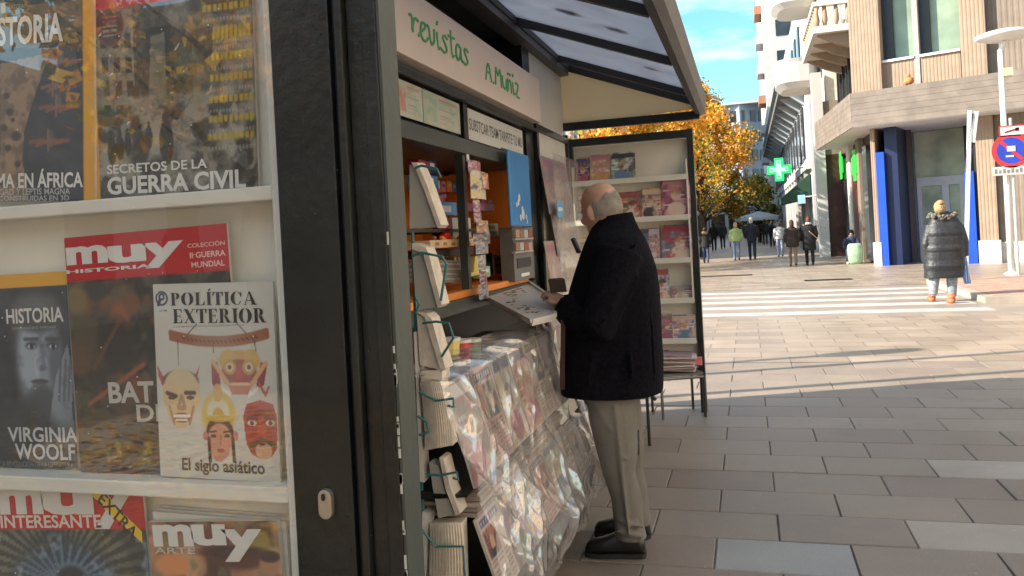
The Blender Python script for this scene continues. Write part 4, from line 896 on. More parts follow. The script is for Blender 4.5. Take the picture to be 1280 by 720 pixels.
# ---- kiosk body
XF = -1.34
kio = thing('newsstand_kiosk', 'dark green newspaper kiosk with orange interior and glazed canopy', 'kiosk', (XF, 3.6, 0))
M_or = mat('orange_laminate', (.90, .30, .05), .45, var=.08, vscale=2)
M_sign = mat('cream_sign', (.84, .71, .60), .5, var=.05, vscale=1.5)
ZS, ZW0, ZW1 = 1.205, 1.885, 1.96
WY0, WY1 = 2.93, 5.02
def kb(a, b, nm, m=M_frame, bev=0., par=None): return MB().box(a, b).build(nm, m, par or kio, bevel=bev)
kb((XF - 1.5, 1.0, .0), (XF - .02, WY0 - .05, 2.2), 'side_cabinet', M_frame)
kb((XF - .9, 1.0, 2.201), (XF - .05, WY0 - .1, 2.6), 'upper_wall')
kb((XF - 1.5, WY0 - .05, 0), (XF - .06, WY1, ZS - .10), 'counter_front', mat('dark_counter', (.02, .012, .01), .6))
kb((XF - 1.5, WY0 - .05, ZS - .099), (XF + .01, WY1, ZS - .035), 'sill', M_frame2, .004)
kb((XF - 1.2, WY0, ZS - .034), (XF - .01, WY1 - .1, ZS), 'counter_top', M_or, .003)
kb((XF - .72, WY0, ZS + .002), (XF - .7, WY1 - .13, 2.1), 'interior_back', M_or)
kb((XF - .70, WY1 - .14, ZS + .002), (XF - .03, WY1 - .12, ZW0), 'interior_side', M_or)
kb((XF - 1.5, WY1 - .119, ZS + .002), (XF - .02, WY1, ZW0), 'window_jamb', M_frame)
kb((XF - 1.3, 5.021, 0), (XF - .005, 5.2, 2.75), 'corner_pillar', M_frame)
kb((XF - .8, 5.205, 2.22), (XF - .01, 6.19, 2.76), 'end_wall', M_cream)
kb((XF - 1.4, WY0 - .05, ZW0), (XF + .015, WY1, ZW1), 'transom', M_frame2, .004)
kb((XF - .05, WY0 - .05, ZW1 + .001), (XF - .02, WY1, 2.19), 'transom_back', M_frame)
yp = pt(580, 160, X=XF).y
kb((XF - .019, yp - .03, ZW1 + .001), (XF + .012, yp + .03, 2.14), 'divider')
kb((XF - .06, pt(587, 250, X=XF).y - .02, ZS), (XF - .02, pt(587, 250, X=XF).y + .02, ZW0), 'window_mullion', M_frame2)
kb((XF - .02, .95, 2.14), (XF + .045, 5.12, 2.165), 'shutter_guide', M_frame)
kb((XF - .02, .95, 2.166), (XF + .02, 5.14, 2.195), 'shutter_box', M_frame2)
kb((XF - .019, 4.4, 1.961), (XF + .012, WY1, 1.975), 'trim')
# sign board with lettering
XS = -1.265
sg = kb((XF - .02, .95, 2.2), (XS, 5.13, 2.485), 'sign_board', M_sign, .003)
def stroke_text(strokes, org, dirv, upv, sc, r_, m, parent, nm, n=6):
    q = MB()
    for st in strokes:
        P = [Vector(org) + Vector(dirv) * (x * sc) + Vector(upv) * (y * sc) for x, y in st]
        # smooth
        for _ in range(2): P = [P[0]] + [p for a, b_ in zip(P, P[1:]) for p in (a.lerp(b_, .25), a.lerp(b_, .75))] + [P[-1]]
        q.tube(P, r_, n)
    return q.build(nm, m, parent)
GL = {'r': ([[(0, .9), (.12, 1), (.2, .8), (.18, 0), (.24, .6), (.4, .95), (.6, .85)]], .62),
      'e': ([[(-.05, .1), (.2, .45), (.5, .75), (.42, 1), (.18, .85), (.1, .4), (.2, .05), (.45, 0), (.62, .25)]], .6),
      'v': ([[(0, .95), (.12, .9), (.16, .3), (.28, 0), (.45, .2), (.5, .6), (.48, .95)]], .6),
      'i': ([[(.1, .9), (.12, .3), (.2, 0), (.36, .15)], [(.12, 1.3), (.2, 1.5)]], .42),
      's': ([[(.5, .85), (.3, 1), (.1, .8), (.3, .5), (.45, .2), (.25, -.02), (.0, .1)]], .6),
      't': ([[(.2, 1.5), (.2, .3), (.3, 0), (.45, .15)], [(-.02, 1.1), (.5, 1.15)]], .52),
      'a': ([[(.5, .8), (.25, 1), (.05, .6), (.1, .1), (.3, 0), (.48, .5), (.5, .9), (.48, .2), (.64, .05)]], .68),
      'y': ([[(0, .95), (.1, .4), (.3, .2), (.48, .9)], [(.5, .95), (.4, .1), (.2, -.5), (0, -.45)]], .65),
      'A': ([[(0, 0), (.3, 1.5), (.55, 0)], [(.1, .55), (.46, .55)]], .66), '.': ([[(.05, 0), (.12, .08)]], .3),
      'M': ([[(0, 0), (.08, 1.5), (.3, .5), (.52, 1.5), (.62, 0)]], .74), 'u': ([[(0, .95), (.05, .2), (.22, 0), (.4, .3), (.42, .95), (.42, .1), (.55, .02)]], .56),
      'ñ': ([[(0, .95), (.03, 0), (.06, .6), (.25, .98), (.38, .8), (.4, 0)], [(.02, 1.25), (.15, 1.38), (.28, 1.25), (.4, 1.38)]], .5), 'z': ([[(0, .95), (.4, .95), (0, 0), (.42, 0)]], .5), ' ': ([], .5)}
def script_word(wd, y0, y1, zb, xh, nm):
    tot = sum(GL[c][1] for c in wd); sc = (y1 - y0) / tot; x = 0; S_ = []
    for c in wd:
        S_ += [[((x + a), b_ * xh / sc) for a, b_ in st] for st in GL[c][0]]; x += GL[c][1]
    stroke_text(S_, (XS + .0012, y0, zb), (0, 1, 0), (0, 0, 1), sc, .0065, mat('green_sign_ink', (.10, .42, .17), .5), sg, nm)
yA = pt(511, 30, X=XS).y; yB = pt(586, 70, X=XS).y
script_word('revistas', yA, yB, 2.30, .082, 'lettering')
script_word('y', yA - .28, yA - .14, 2.30, .082, 'lettering')
yA = pt(606, 85, X=XS).y; yB = pt(649, 112, X=XS).y
script_word('A.Muñiz', yA, yB, 2.285, .08, 'lettering')
# posters in the transom
def x_sheet(nm, label, cat, px0, px1, z0, z1, X, art, lean=0., group=None, parent=None, pyref=150, thick=.004):
    y0, y1 = pt(px0, pyref, X=X).y, pt(px1, pyref, X=X).y
    t_ = thing(nm, label, cat, (X, y0, z0), group=group) if parent is None else parent
    MB().obox((X - thick / 2 - .0004 + lean / 2, (y0 + y1) / 2, (z0 + z1) / 2), (0, (y1 - y0) / 2, 0), (thick / 2, 0, 0), (-lean / 2, 0, (z1 - z0) / 2)).build('backing' if parent is None else 'card', mat('page_block', (.6, .57, .51), .8), t_)
    print_sheet('printed_face', art, lambda u, v: Vector((X + lean * (1 - v), y0 + (y1 - y0) * u, z0 + (z1 - z0) * v)), t_)
    return t_
def art_poster(c1, seed):
    A = Art(.6, 40, (196, 204, 186)); A.noise((176, 190, 168), 4, .5, .3, seed); A.rect(.05, .08, .35, .5, c1, .6); A.noise((220, 200, 180), 8, .55, .2, seed + 1, al=.6)
    for k in range(7): A.rect(.42, .1 + .06 * k, .62 + .3 * ((k * 37 % 10) / 10), .115 + .06 * k, (150, 140, 120), .6)
    A.rect(.42, .5, .9, .54, (196, 90, 80), .5); return A
x_sheet('poster', 'small notice with red picture box, first sheet above the window', 'poster', 497, 529, 1.975, 2.125, XF + .012, art_poster((200, 110, 90), 60))
x_sheet('poster', 'pale green notice beside the black divider above the window', 'poster', 530, 575, 1.975, 2.125, XF + .012, art_poster((150, 180, 150), 64))
sgn = thing('lettered_board', 'white board with tall narrow grey lettering above the window', 'sign', (XF + .012, yp + .04, 1.97))
y0, y1 = yp + .04, pt(651, 170, X=XF).y
MB().box((XF + .002, y0, 1.966), (XF + .010, y1, 2.125)).build('board', mat('white_board', (.62, .60, .55), .5, var=.04), sgn)
vs, fs = text_mesh('SUBSTCAR·TEAM·TARPETE·TU MU', (0, 0, y1 - y0 - .03, .062), bold=.012)
# glyphs are stretched tall and narrow like the hand-cut letters of the photo
MB().add([(XF + .0108, y0 + .012 + v[0], 2.015 + v[2]) for v in vs], fs).build('lettering', ink((90, 84, 78)), sgn)

# ---- canopy (parts of the kiosk)
XT, ZT_, XG, ZG = -1.29, 2.775, -.36, 2.42
M_cglass = bpy.data.materials.new('wired_canopy_glass'); M_cglass.use_nodes = True; t = M_cglass.node_tree; t.nodes.clear()
o = N(t, 'ShaderNodeOutputMaterial'); tr = N(t, 'ShaderNodeBsdfTransparent'); tr.inputs[0].default_value = (.52, .54, .58, 1); tl = N(t, 'ShaderNodeBsdfTranslucent'); df = N(t, 'ShaderNodeBsdfDiffuse')
tcn = N(t, 'ShaderNodeTexCoord'); nn = N(t, 'ShaderNodeTexNoise', Scale=1.6, Detail=6.0, Distortion=1.2); t.links.new(tcn.outputs['Object'], nn.inputs['Vector'])
rp = N(t, 'ShaderNodeValToRGB'); rp.color_ramp.elements[0].position = .36; rp.color_ramp.elements[1].position = .66; rp.color_ramp.elements[0].color = (.47, .47, .51, 1); rp.color_ramp.elements[1].color = (.60, .60, .63, 1)
t.links.new(nn.outputs[0], rp.inputs[0]); t.links.new(rp.outputs[0], tl.inputs[0]); t.links.new(rp.outputs[0], df.inputs[0])
a1 = N(t, 'ShaderNodeMixShader'); a1.inputs[0].default_value = .72; a2 = N(t, 'ShaderNodeMixShader'); a2.inputs[0].default_value = .12
t.links.new(tr.outputs[0], a1.inputs[1]); t.links.new(tl.outputs[0], a1.inputs[2]); t.links.new(a1.outputs[0], a2.inputs[1]); t.links.new(df.outputs[0], a2.inputs[2]); t.links.new(a2.outputs[0], o.inputs[0])
RY = [1.12, 1.40, 2.49, 3.57, 4.69, 5.81, 6.17]
M_beam = mat('canopy_beam', (.030, .028, .028), .5, var=.2, vscale=2, bump=.2)
sdir = Vector((XG - XT, 0, ZG - ZT_)).normalized(); sn = Vector((-sdir.z, 0, sdir.x))
for y in RY:
    MB().obox(((XT + XG) / 2, y, (ZT_ + ZG) / 2), sdir * ((Vector((XG - XT, 0, ZG - ZT_))).length / 2), (0, .022 if y < 6 else .016, 0), sn * .028).build('canopy_rib', M_beam, kio)
for a, b_ in zip(RY, RY[1:]):
    c_ = Vector(((XT + XG) / 2, (a + b_) / 2, (ZT_ + ZG) / 2)) + sn * .02
    MB().obox(c_, sdir * .497, (0, (b_ - a) / 2 - .024, 0), sn * .004).build('canopy_glass', M_cglass, kio)
M_gut = mat('gutter_bronze', (.085, .075, .07), .45, .2, var=.15, bump=.15)
MB().prism([(XG, 1.1, 2.385), (XG + .03, 1.1, 2.31), (XG + .065, 1.1, 2.30), (XG + .065, 1.1, 2.385)], (0, 5.13, 0)).build('gutter', M_beam, kio)
MB().prism([(XG + .067, 1.1, 2.30), (XG + .105, 1.1, 2.315), (XG + .115, 1.1, 2.44), (XG + .067, 1.1, 2.44)], (0, 5.14, 0)).build('gutter_lip', M_gut, kio)
MB().prism([(XG, 1.1, 2.387), (XG + .064, 1.1, 2.387), (XG + .064, 1.1, 2.44), (XG, 1.1, 2.44)], (0, 5.1, 0)).build('gutter_channel', M_gut, kio)
kb((XT - .10, 1.1, 2.70), (XT + .01, 6.17, 2.745), 'inner_beam', M_gut)
kb((XT - .03, 1.1, 2.747), (XT + .02, 6.17, 2.80), 'inner_rail', M_beam)
kb((-2.3, 1.1, 2.765), (XT - .031, 6.17, 2.80), 'canopy_soffit', M_beam)
kb((-1.62, 1.0, 2.486), (-1.60, 5.02, 2.764), 'soffit_wall', M_beam)
kb((-1.59, 5.6, 2.70), (XT - .101, 6.16, 2.72), 'soffit_plate', mat('grey_plate', (.2, .19, .18), .35, .4))
yE = 6.2
M_gable = mat('cream_gable', (.88, .76, .56), .6, var=.05, vscale=1); t = M_gable.node_tree
b = t.nodes['Principled BSDF']; o = [n for n in t.nodes if n.type == 'OUTPUT_MATERIAL'][0]; tl = N(t, 'ShaderNodeBsdfTranslucent'); ms = N(t, 'ShaderNodeMixShader'); ms.inputs[0].default_value = .45
t.links.new(b.inputs['Base Color'].links[0].from_socket, tl.inputs[0]); t.links.new(b.outputs[0], ms.inputs[1]); t.links.new(tl.outputs[0], ms.inputs[2]); t.links.new(ms.outputs[0], o.inputs[0])
MB().prism([(-1.75, yE, 2.762), (XT, yE, 2.762), (XG + .01, yE, 2.40), (XG + .01, yE, 2.355), (-1.75, yE, 2.30)], (0, .012, 0)).build('end_gable', M_gable, kio)
kb((-1.44, yE - .02, 2.275), (XG + .06, yE + .03, 2.335), 'end_beam', M_frame)
MB().beam((XT, yE - .012, 2.755), (XG + .02, yE - .012, 2.395), .022, .03).build('end_rib', M_beam, kio)
MB().beam(pt(671, 118, Y=6.0), pt(694, 163, Y=6.19), .05, .05).build('brace', M_frame, kio)
q = thing('x', 'x', 'x'); bpy.data.objects.remove(q)
# leaves lying on the canopy glass
r_ = random.Random(8)
for k, (lx, ly, s_) in enumerate(((-1.0, 3.9, .10), (-.85, 4.15, .09), (-.62, 4.3, .08), (-.55, 5.3, .06), (-.5, 4.95, .06), (-1.1, 3.3, .09))):
    zz = ZT_ + (lx - XT) / (XG - XT) * (ZG - ZT_); c_ = Vector((lx, ly, zz)) + sn * .03; q = MB(); P = []
    for i in range(14):
        a = i / 14 * 6.28; rad = s_ * (.55 + .45 * abs(math.sin(a * 2.5 + k))) ; P.append(c_ + sdir * rad * math.cos(a) + Vector((0, rad * .7 * math.sin(a), 0)))
    q.prism(P, sn * .003)
    tag(q.build('fallen_leaf', mat('dead_leaf', (.30, .20, .12), .8, var=.3)), ['large brown leaf on the canopy glass nearest the kiosk wall', 'wide brown leaf in the middle of the canopy glass, left of the next', 'brown leaf near the outer half of the canopy glass', 'small leaf by the far end of the canopy', 'small leaf beside the gutter on the canopy glass', 'brown leaf on the canopy glass nearest the camera'][k], 'leaf', 'dry leaves on the canopy glass')

# ---- blue board, card racks, tills at the right of the window
def xbox(px0, py0, px1, py1, X, dep, m, nm, parent, bev=.0):
    a, b_ = pt(px0, (py0 + py1) / 2, X=X), pt(px1, (py0 + py1) / 2, X=X); pc = (px0 + px1) / 2
    z0, z1 = pt(pc, py1, X=X).z, pt(pc, py0, X=X).z
    return MB().box((X - dep, a.y, z0), (X, b_.y, z1)).build(nm, m, parent, bevel=bev)
bb = thing('blue_board', 'tall rounded blue advertising board with white cartoon-free blobs on the window jamb', 'sign', pt(650, 270, X=XF + .06))
bb['label'] = 'tall rounded bright blue board fixed beside the orange window'
xbox(638, 191, 663, 283, XF + .075, .02, mat('bright_blue_board', (.02, .22, .55), .3, var=.08, vscale=2), 'board', bb, .02)
q = MB()
for (px, py, r_) in ((649, 247, .022), (648, 253, .018), (646, 256, .014), (653, 262, .02), (654, 268, .03), (651, 272, .018), (658, 271, .014), (659, 277, .012)):
    p = pt(px, py, X=XF + .077); MB().ell(p, (.003, r_, r_ * 1.1), 10, 6).build('white_emblem', mat('white_print', (.62, .64, .66), .5), bb)
ck = thing('card_rack', 'grey rack of small cards and a dark slot below the blue board', 'rack', pt(655, 340, X=XF + .03))
xbox(642, 284, 667, 350, XF + .03, .08, mat('grey_plastic', (.16, .155, .15), .45), 'rack_body', ck)
for i, y in enumerate((287, 303)):
    for j in range(4): xbox(645 + j * 5.3, y, 649.6 + j * 5.3, y + 10, XF + .045, .012, paint([(186, 150, 130), (150, 120, 110), (190, 186, 176), (150, 84, 70)][(i + j) % 4]), 'card', ck)
    xbox(644, y + 10.5, 667, y + 12.5, XF + .055, .02, mat('grey_lip', (.4, .4, .39), .4), 'lip', ck)
xbox(647, 322, 664, 334, XF + .034, .004, M_dframe, 'slot', ck); xbox(652, 341, 662, 345, XF + .036, .004, M_lframe, 'plate', ck)
# ---- goods in the window
GX = XF - .12
def good(nm, label, cat, px0, py0, px1, py1, X, dep, c, extra=(), bev=.004, rough=.45):
    t_ = thing(nm, label, cat, pt((px0 + px1) / 2, py1, X=X))
    xbox(px0, py0, px1, py1, X, dep, paint(c, rough), 'body', t_, bev)
    for (a, b_, c_, d__, cc, n_) in extra: xbox(a, b_, c_, d__, X + .002, .002, paint(cc, rough), n_, t_)
    return t_
sh = kb((GX - .4, 2.95, 1.50), (GX + .03, pt(590, 305, X=GX).y, 1.515), 'inner_shelf', mat('dark_shelf', (.03, .02, .02), .5))
good('snack_carton', 'bright blue snack carton with white mark in the window', 'carton', 543, 252, 571, 269, GX, .12, (86, 150, 206), [(551, 257, 564, 265, (222, 226, 230), 'label_mark')])
good('toy_packet', 'dark red toy packet at the top left of the window display', 'packet', 524, 200, 537, 216, GX, .06, (120, 24, 50), [(526, 203, 531, 208, (200, 160, 150), 'print')])
good('toy_packet', 'navy and white packet behind the dark red packet', 'packet', 537, 201, 546, 218, GX, .06, (40, 50, 92), [(538, 204, 543, 209, (206, 200, 200), 'print')])
good('toy_box', 'blue and white toy box below the dark red packet', 'box', 528, 219, 548, 236, GX + .02, .08, (70, 120, 160), [(531, 222, 542, 229, (206, 214, 220), 'print'), (533, 231, 546, 234, (30, 60, 110), 'print')])
t_ = thing('pink_bag_pile', 'heap of small pink sweet bags on the blue carton', 'sweets', pt(547, 252, X=GX)); q = MB(); r_ = random.Random(3)
for k in range(12): p = pt(r_.uniform(541, 556), r_.uniform(238, 253), X=GX - r_.uniform(0, .05)); q.ell(p, (.02, .025, .018), 8, 6)
q.build('bag', paint((170, 110, 130)), t_, smooth=True)
t_ = thing('red_toy', 'glossy red toy figure standing on the sweets shelf', 'toy', pt(555, 300, X=GX)); q = MB(); p = pt(556, 296, X=GX); q.ell(p, (.03, .04, .04), 12, 8); q.ell(p + Vector((0, .0, .06)), .028, 12, 8); q.ell(p + Vector((0, -.05, -.01)), (.02, .03, .025), 10, 6); q.ell(p + Vector((0, .012, .1)), .014, 8, 6)
q.build('figure', paint((206, 40, 36), .25), t_, voxel=.005)
good('red_book', 'dark red box behind the red toy', 'box', 549, 270, 562, 296, GX - .07, .04, (110, 22, 24))
good('upright_book', 'white upright book standing right of the red toy', 'book', 566, 272, 573, 300, GX, .12, (190, 182, 170))
good('upright_book', 'thin white upright book nearest the window mullion', 'book', 584, 272, 589, 300, GX, .12, (196, 192, 180))
good('brown_box', 'brown box between the two upright white books', 'box', 573.5, 276, 583.5, 300, GX - .05, .1, (86, 66, 58))
t_ = thing('sweets_tray', 'open tray of yellow and orange sweets under the red toy', 'tray', pt(565, 308, X=GX + .04)); xbox(538, 299, 593, 309, GX + .05, .2, paint((206, 180, 140)), 'tray', t_, .004); q = MB()
for k in range(26): p = pt(r_.uniform(541, 590), r_.uniform(296, 301), X=GX + r_.uniform(-.08, .04)); q.ell(p, (.014, .018, .01), 6, 5)
q.build('sweets', paint((214, 150, 90)), t_, kind='stuff')
for k in range(5): xbox(545 + k * 10, 303, 549 + k * 10, 306.5, GX + .0525, .002, paint((176, 110, 70)), 'print', t_)
xbox(545, 311, 592, 320, GX + .02, .3, mat('dark_shelf', (.03, .02, .02), .5), 'plinth', t_)
def art_paper(seed):
    A = Art(.8, 24, (176, 168, 158)); 
    for k in range(10): A.rect(.05, .05 + k * .07, .95, .08 + k * .07, (130, 120, 112), .7)
    A.noise((120, 110, 104), 6, .56, .1, seed, al=.6); A.rect(.1, .6, .6, .7, (60, 56, 54), .7); return A
t_ = thing('newspaper_pile', 'fanned pile of grey newspapers on the orange counter', 'newspapers', pt(555, 355, X=GX)); r_ = random.Random(2)
for k in range(9):
    a = pt(534 + k * .6, 352 - k * 3.2, X=GX + .08 - k * .006); b_ = pt(573 + r_.uniform(-2, 1), 352 - k * 3.1, X=GX + .02)
    MB().obox((a + b_) / 2 + Vector((-.1, 0, 0)), (b_ - a) / 2, (.12, 0, 0), (0, 0, .0055)).build('newspaper', paint((158, 148, 138)) if k % 2 else paint((128, 120, 112)), t_)
t_ = thing('yellow_stand', 'yellow card stand shaped like an L on the counter', 'stand', pt(588, 350, X=GX + .03))
q = MB(); P = [pt(*p, X=GX + .05) for p in ((577, 349), (577, 337), (584, 342), (592, 340), (594, 320), (598, 320), (599, 343))]; q.prism(P, (-.05, 0, 0)).build('card', paint((214, 190, 110)), t_)
for k in range(3): xbox(568 + k * 4.4, 321, 571 + k * 4.4, 337, GX - .02, .05, paint([(196, 180, 120), (150, 130, 80), (186, 190, 180)][k]), 'tin', t_)
good('pink_box', 'open pale pink display box against the orange panel', 'box', 600, 254, 618, 264, GX, .1, (196, 140, 170), [(602, 250, 607, 254, (180, 90, 140), 'flap'), (610, 250, 615, 254, (200, 150, 180), 'flap')])
good('card_box', 'pale green printed card box right of the hanging strip', 'box', 610, 279, 623, 297, GX - .03, .05, (176, 176, 150), [(612, 282, 619, 286, (120, 90, 70), 'print'), (612, 289, 621, 292, (90, 110, 90), 'print')])
good('dark_bottle', 'black bottle in the lower right of the window', 'bottle', 608, 316, 616, 343, GX - .02, .07, (28, 30, 38), [(609, 327, 615, 334, (60, 70, 100), 'label_band')])
good('spiral_book', 'striped pale spiral pads beside the black bottle', 'notepads', 618, 318, 627, 343, GX - .02, .07, (160, 140, 120), [(619, 322, 626, 325, (90, 70, 60), 'print'), (619, 330, 626, 333, (90, 70, 60), 'print')])
good('green_packet', 'green and white packet at the foot of the hanging strip', 'packet', 601, 333, 613, 347, GX + .05, .05, (150, 180, 130), [(603, 336, 611, 341, (214, 216, 210), 'print')])
t_ = thing('binoculars', 'black camera shaped object hanging at the back of the window', 'camera', pt(564, 212, X=GX - .3)); q = MB(); p = pt(565, 208, X=GX - .3)
q.tube([p + Vector((-.03, -.06, -.02)), p + Vector((.03, .05, .02))], .045, 12); q.tube([p + Vector((.0, .06, -.0)), p + Vector((.04, .11, .02))], .055, 12); q.build('body', paint((30, 24, 24)), t_)
r_ = random.Random(55); CN = [('red', (186, 44, 40)), ('white', (206, 202, 196)), ('blue', (60, 100, 160)), ('yellow', (214, 180, 70)), ('pink', (206, 120, 150)), ('green', (90, 140, 80)), ('brown', (120, 80, 56)), ('orange', (214, 120, 50))]
ORD = ['first', 'second', 'third', 'fourth', 'fifth', 'sixth', 'seventh', 'eighth', 'ninth']
for row_, (X_, px0, py_, hh, nn_) in enumerate(((GX - .22, 546, 240, 13, 6), (GX - .26, 600, 300, 12, 3), (GX - .30, 546, 318, 0, 0), (GX - .18, 600, 352, 10, 4), (GX - .35, 540, 345, 22, 7), (GX - .33, 603, 236, 14, 4))):
    for k in range(nn_):
        cn, cc = CN[(k * 3 + row_ * 2 + 1) % 8]; w_ = r_.uniform(4.2, 6.5); x_ = px0 + k * 6.6; h_ = hh * r_.uniform(.7, 1.15)
        good('shelf_packet', '%s packet at the back of the window, %s along the %s row' % (cn, ORD[k], ['upper-left', 'middle-right', '', 'lower-right', 'counter', 'upper-right'][row_]), 'packet', x_, py_ - h_, x_ + w_, py_, X_, .05, cc, [(x_ + .8, py_ - h_ * .75, x_ + w_ - 1, py_ - h_ * .45, CN[(k + 1) % 8][1], 'print')])
# hanging strip of toy packs at the mullion
st = thing('hanging_strip', 'long hanging strip of pink and white toy packs down the window mullion', 'toy packs', pt(596, 205, X=XF + .02))
xbox(584, 193, 586.5, 202, XF + .03, .006, M_lframe, 'hook', st)
specs = [((586, 203, 600, 226), (206, 170, 176)), ((589, 216, 606, 248), (210, 202, 196)), ((603, 218, 610, 236), (196, 110, 100)), ((592, 250, 600, 266), (196, 150, 150)), ((593, 267, 602, 282), (176, 150, 130)), ((596, 276, 610, 291), (176, 180, 90)), ((592, 289, 612, 306), (160, 140, 150)), ((595, 303, 610, 318), (90, 150, 190)), ((598, 318, 607, 338), (150, 140, 120)), ((600, 338, 608, 356), (160, 120, 130)), ((599, 354, 610, 375), (120, 84, 90))]
for k, (b4, c_) in enumerate(specs):
    A = Art(1.2, 12, c_); A.noise(r_.choice(PAL), 4, .5, .2, k + 90, al=.8); A.noise((226, 216, 210), 6, .6, .1, k + 190, al=.8); A.noise((60, 46, 60), 7, .66, .1, k + 290, al=.8)
    X = XF + .04 + .012 * (k % 3); a, b_ = pt(b4[0], b4[3], X=X), pt(b4[2], b4[1], X=X); rt = r_.uniform(-.1, .1)
    print_sheet('pack', A, (lambda u, v, a=a, b_=b_, X=X, rt=rt: Vector((X + .012 * math.sin(math.pi * u), a.y + (b_.y - a.y) * u + rt * (v - .5) * .1, a.z + (b_.z - a.z) * v))), st)

# ---- pin tray on the sill
tr = thing('badge_tray', 'white tray of small badges propped on the kiosk sill', 'tray', pt(660, 400, X=-.95))
TP = [Vector((-.885, 3.22, 1.105)), Vector((-1.27, 3.52, 1.165)), Vector((-1.22, 4.30, 1.19)), Vector((-.93, 3.90, 1.11))]
TP = [pt(665, 402, Z=1.10), pt(606.5, 371, Z=1.15), pt(659.5, 352, Z=1.165), pt(694, 376, Z=1.13), pt(694, 395, Z=1.10)]
MB().prism([p for p in TP], (0, 0, -.018)).build('tray_base', mat('white_tray', (.62, .60, .56), .4, var=.04), tr)
q = MB()
for a, b_ in zip(TP, TP[1:] + TP[:1]): q.beam(a + Vector((0, 0, .003)), b_ + Vector((0, 0, .003)), .014, .016)
q.build('tray_rim', mat('white_tray', (.62, .60, .56), .4), tr)
ctr = sum(TP, Vector()) / 5; q = MB(); r_ = random.Random(12)
import itertools
for k in range(64):
    a, b_ = r_.random(), r_.random(); a = .12 + a * .76; b_ = .15 + .6 * b_
    p = TP[1].lerp(TP[0], a).lerp(TP[2].lerp(TP[4], a), b_); q.ell(p + Vector((0, 0, .004)), (r_.uniform(.008, .016), r_.uniform(.008, .02), .004), 7, 4, k % 3)
tag(q.build('badges', [paint((150, 84, 56)), paint((176, 150, 110)), paint((60, 50, 50))]), 'scatter of small brown and gold badges on the white tray', 'badges', kind='stuff')

# ---- newspaper holders with teal wire, beside the window
M_teal = mat('teal_wire', (.03, .16, .17), .45, var=.15)
YR = 2.36
rk = thing('wire_rack', 'tall teal wire newspaper rack between the display case and the window', 'rack', pt(520, 700, Y=YR))
q = MB(); q.tube([pt(515.5, 290, Y=YR + .02), pt(533, 770, Y=YR + .02)], .006, 6); q.build('upright', M_teal, rk)
for W_ in ([(515, 320), (528, 316), (553, 321), (558, 330), (551, 376)], [(528, 404), (545, 402), (561, 404), (567, 422), (552, 446)], [(524, 490), (545, 501), (567, 498), (567, 509), (560, 507)], [(532, 593), (552, 594), (571, 590), (573, 600), (566, 597)], [(527, 662), (545, 683), (579, 683), (581, 720)], [(522, 520), (534, 528), (536, 540), (524, 544)], [(519, 210), (527, 207), (546, 211), (551, 222)], [(519, 392), (524, 380), (519, 370)]):
    q = MB(); q.tube([pt(*p, Y=YR - .05) for p in W_], .0042, 6); q.build('wire_hoop', M_teal, rk)
M_back = mat('newspaper_back', (.36, .35, .31), .8, var=.08, vscale=4); M_edge = mat('newspaper_edge', (.60, .54, .46), .8, var=.12, vscale=30)
def holder(label, face, edge, mface=None, ribs=False):
    t_ = thing('newspaper', label, 'newspaper', pt(*face[0], Y=YR), group='newspapers and magazines held in the teal rack')
    MB().prism([pt(*p, Y=YR) for p in face], (0, .05, 0)).build('face', mface or M_back, t_)
    if edge: MB().prism([pt(*p, Y=YR - .012) for p in edge], (0, .07, 0)).build('page_edge', M_edge, t_)
    if ribs:
        a, b_, c_, d__ = [Vector((*face[i], 0)) for i in (0, 1, 2, 3)]; q = MB()
        for k in range(12):
            u = (k + .5) / 12; p0 = a.lerp(b_, u); p1 = d__.lerp(c_, u); pp = [p0.lerp(p1, s_ / 6) for s_ in range(7)]
            q.tube([pt(p.x + 2.5 * math.sin(i / 6 * math.pi), p.y, Y=YR - .006 - .02 * math.sin(math.pi * u)) for i, p in enumerate(pp)], .007, 5)
        q.build('page_fold', M_edge, t_)
    return t_
holder('grey newspaper back curving outward, topmost in the teal rack', [(512, 206), (519, 210), (530, 235), (546, 284), (512, 286)], [(514, 203), (521, 203), (534, 232), (551, 281), (547, 285), (530, 237), (519, 211)])
holder('white framed grey newspaper, second from the top of the teal rack', [(515, 309), (530, 318), (541, 350), (549, 383), (520, 388)], [(515, 304), (532, 309), (536, 318), (552, 381), (547, 385), (529, 317), (515, 311)])
holder('cream magazine back, third from the top of the teal rack', [(521, 393), (532, 396), (552, 463), (525, 456)], [(521, 390), (533, 392), (539, 398), (557, 461), (551, 465), (531, 397)], M_edge)
holder('ribbed cream bundle of papers in the middle of the teal rack', [(526, 478), (553, 477), (566, 556), (532, 562)], [(526, 464), (552, 462), (553, 476.5), (526, 477.5)], M_edge, True)
holder('two curved grey sheets low in the teal rack', [(536, 578), (548, 582), (556, 615), (569, 643), (548, 648), (541, 610)], [(549, 572), (554, 574), (563, 610), (575, 642), (570, 645), (557, 612)])
holder('ribbed cream bundle at the bottom of the teal rack', [(538, 655), (577, 653), (580, 760), (534, 764)], [], M_edge, True)
holder('narrow white sheet edge beside the corner post, upper', [(517, 415), (520, 415), (530, 603), (525, 602)], [], mat('white_sheet', (.62, .6, .56), .7))
holder('narrow white sheet edge beside the corner post, lower', [(528, 640), (536, 642), (533, 720), (530, 760), (527, 700)], [], mat('white_sheet', (.62, .6, .56), .7))

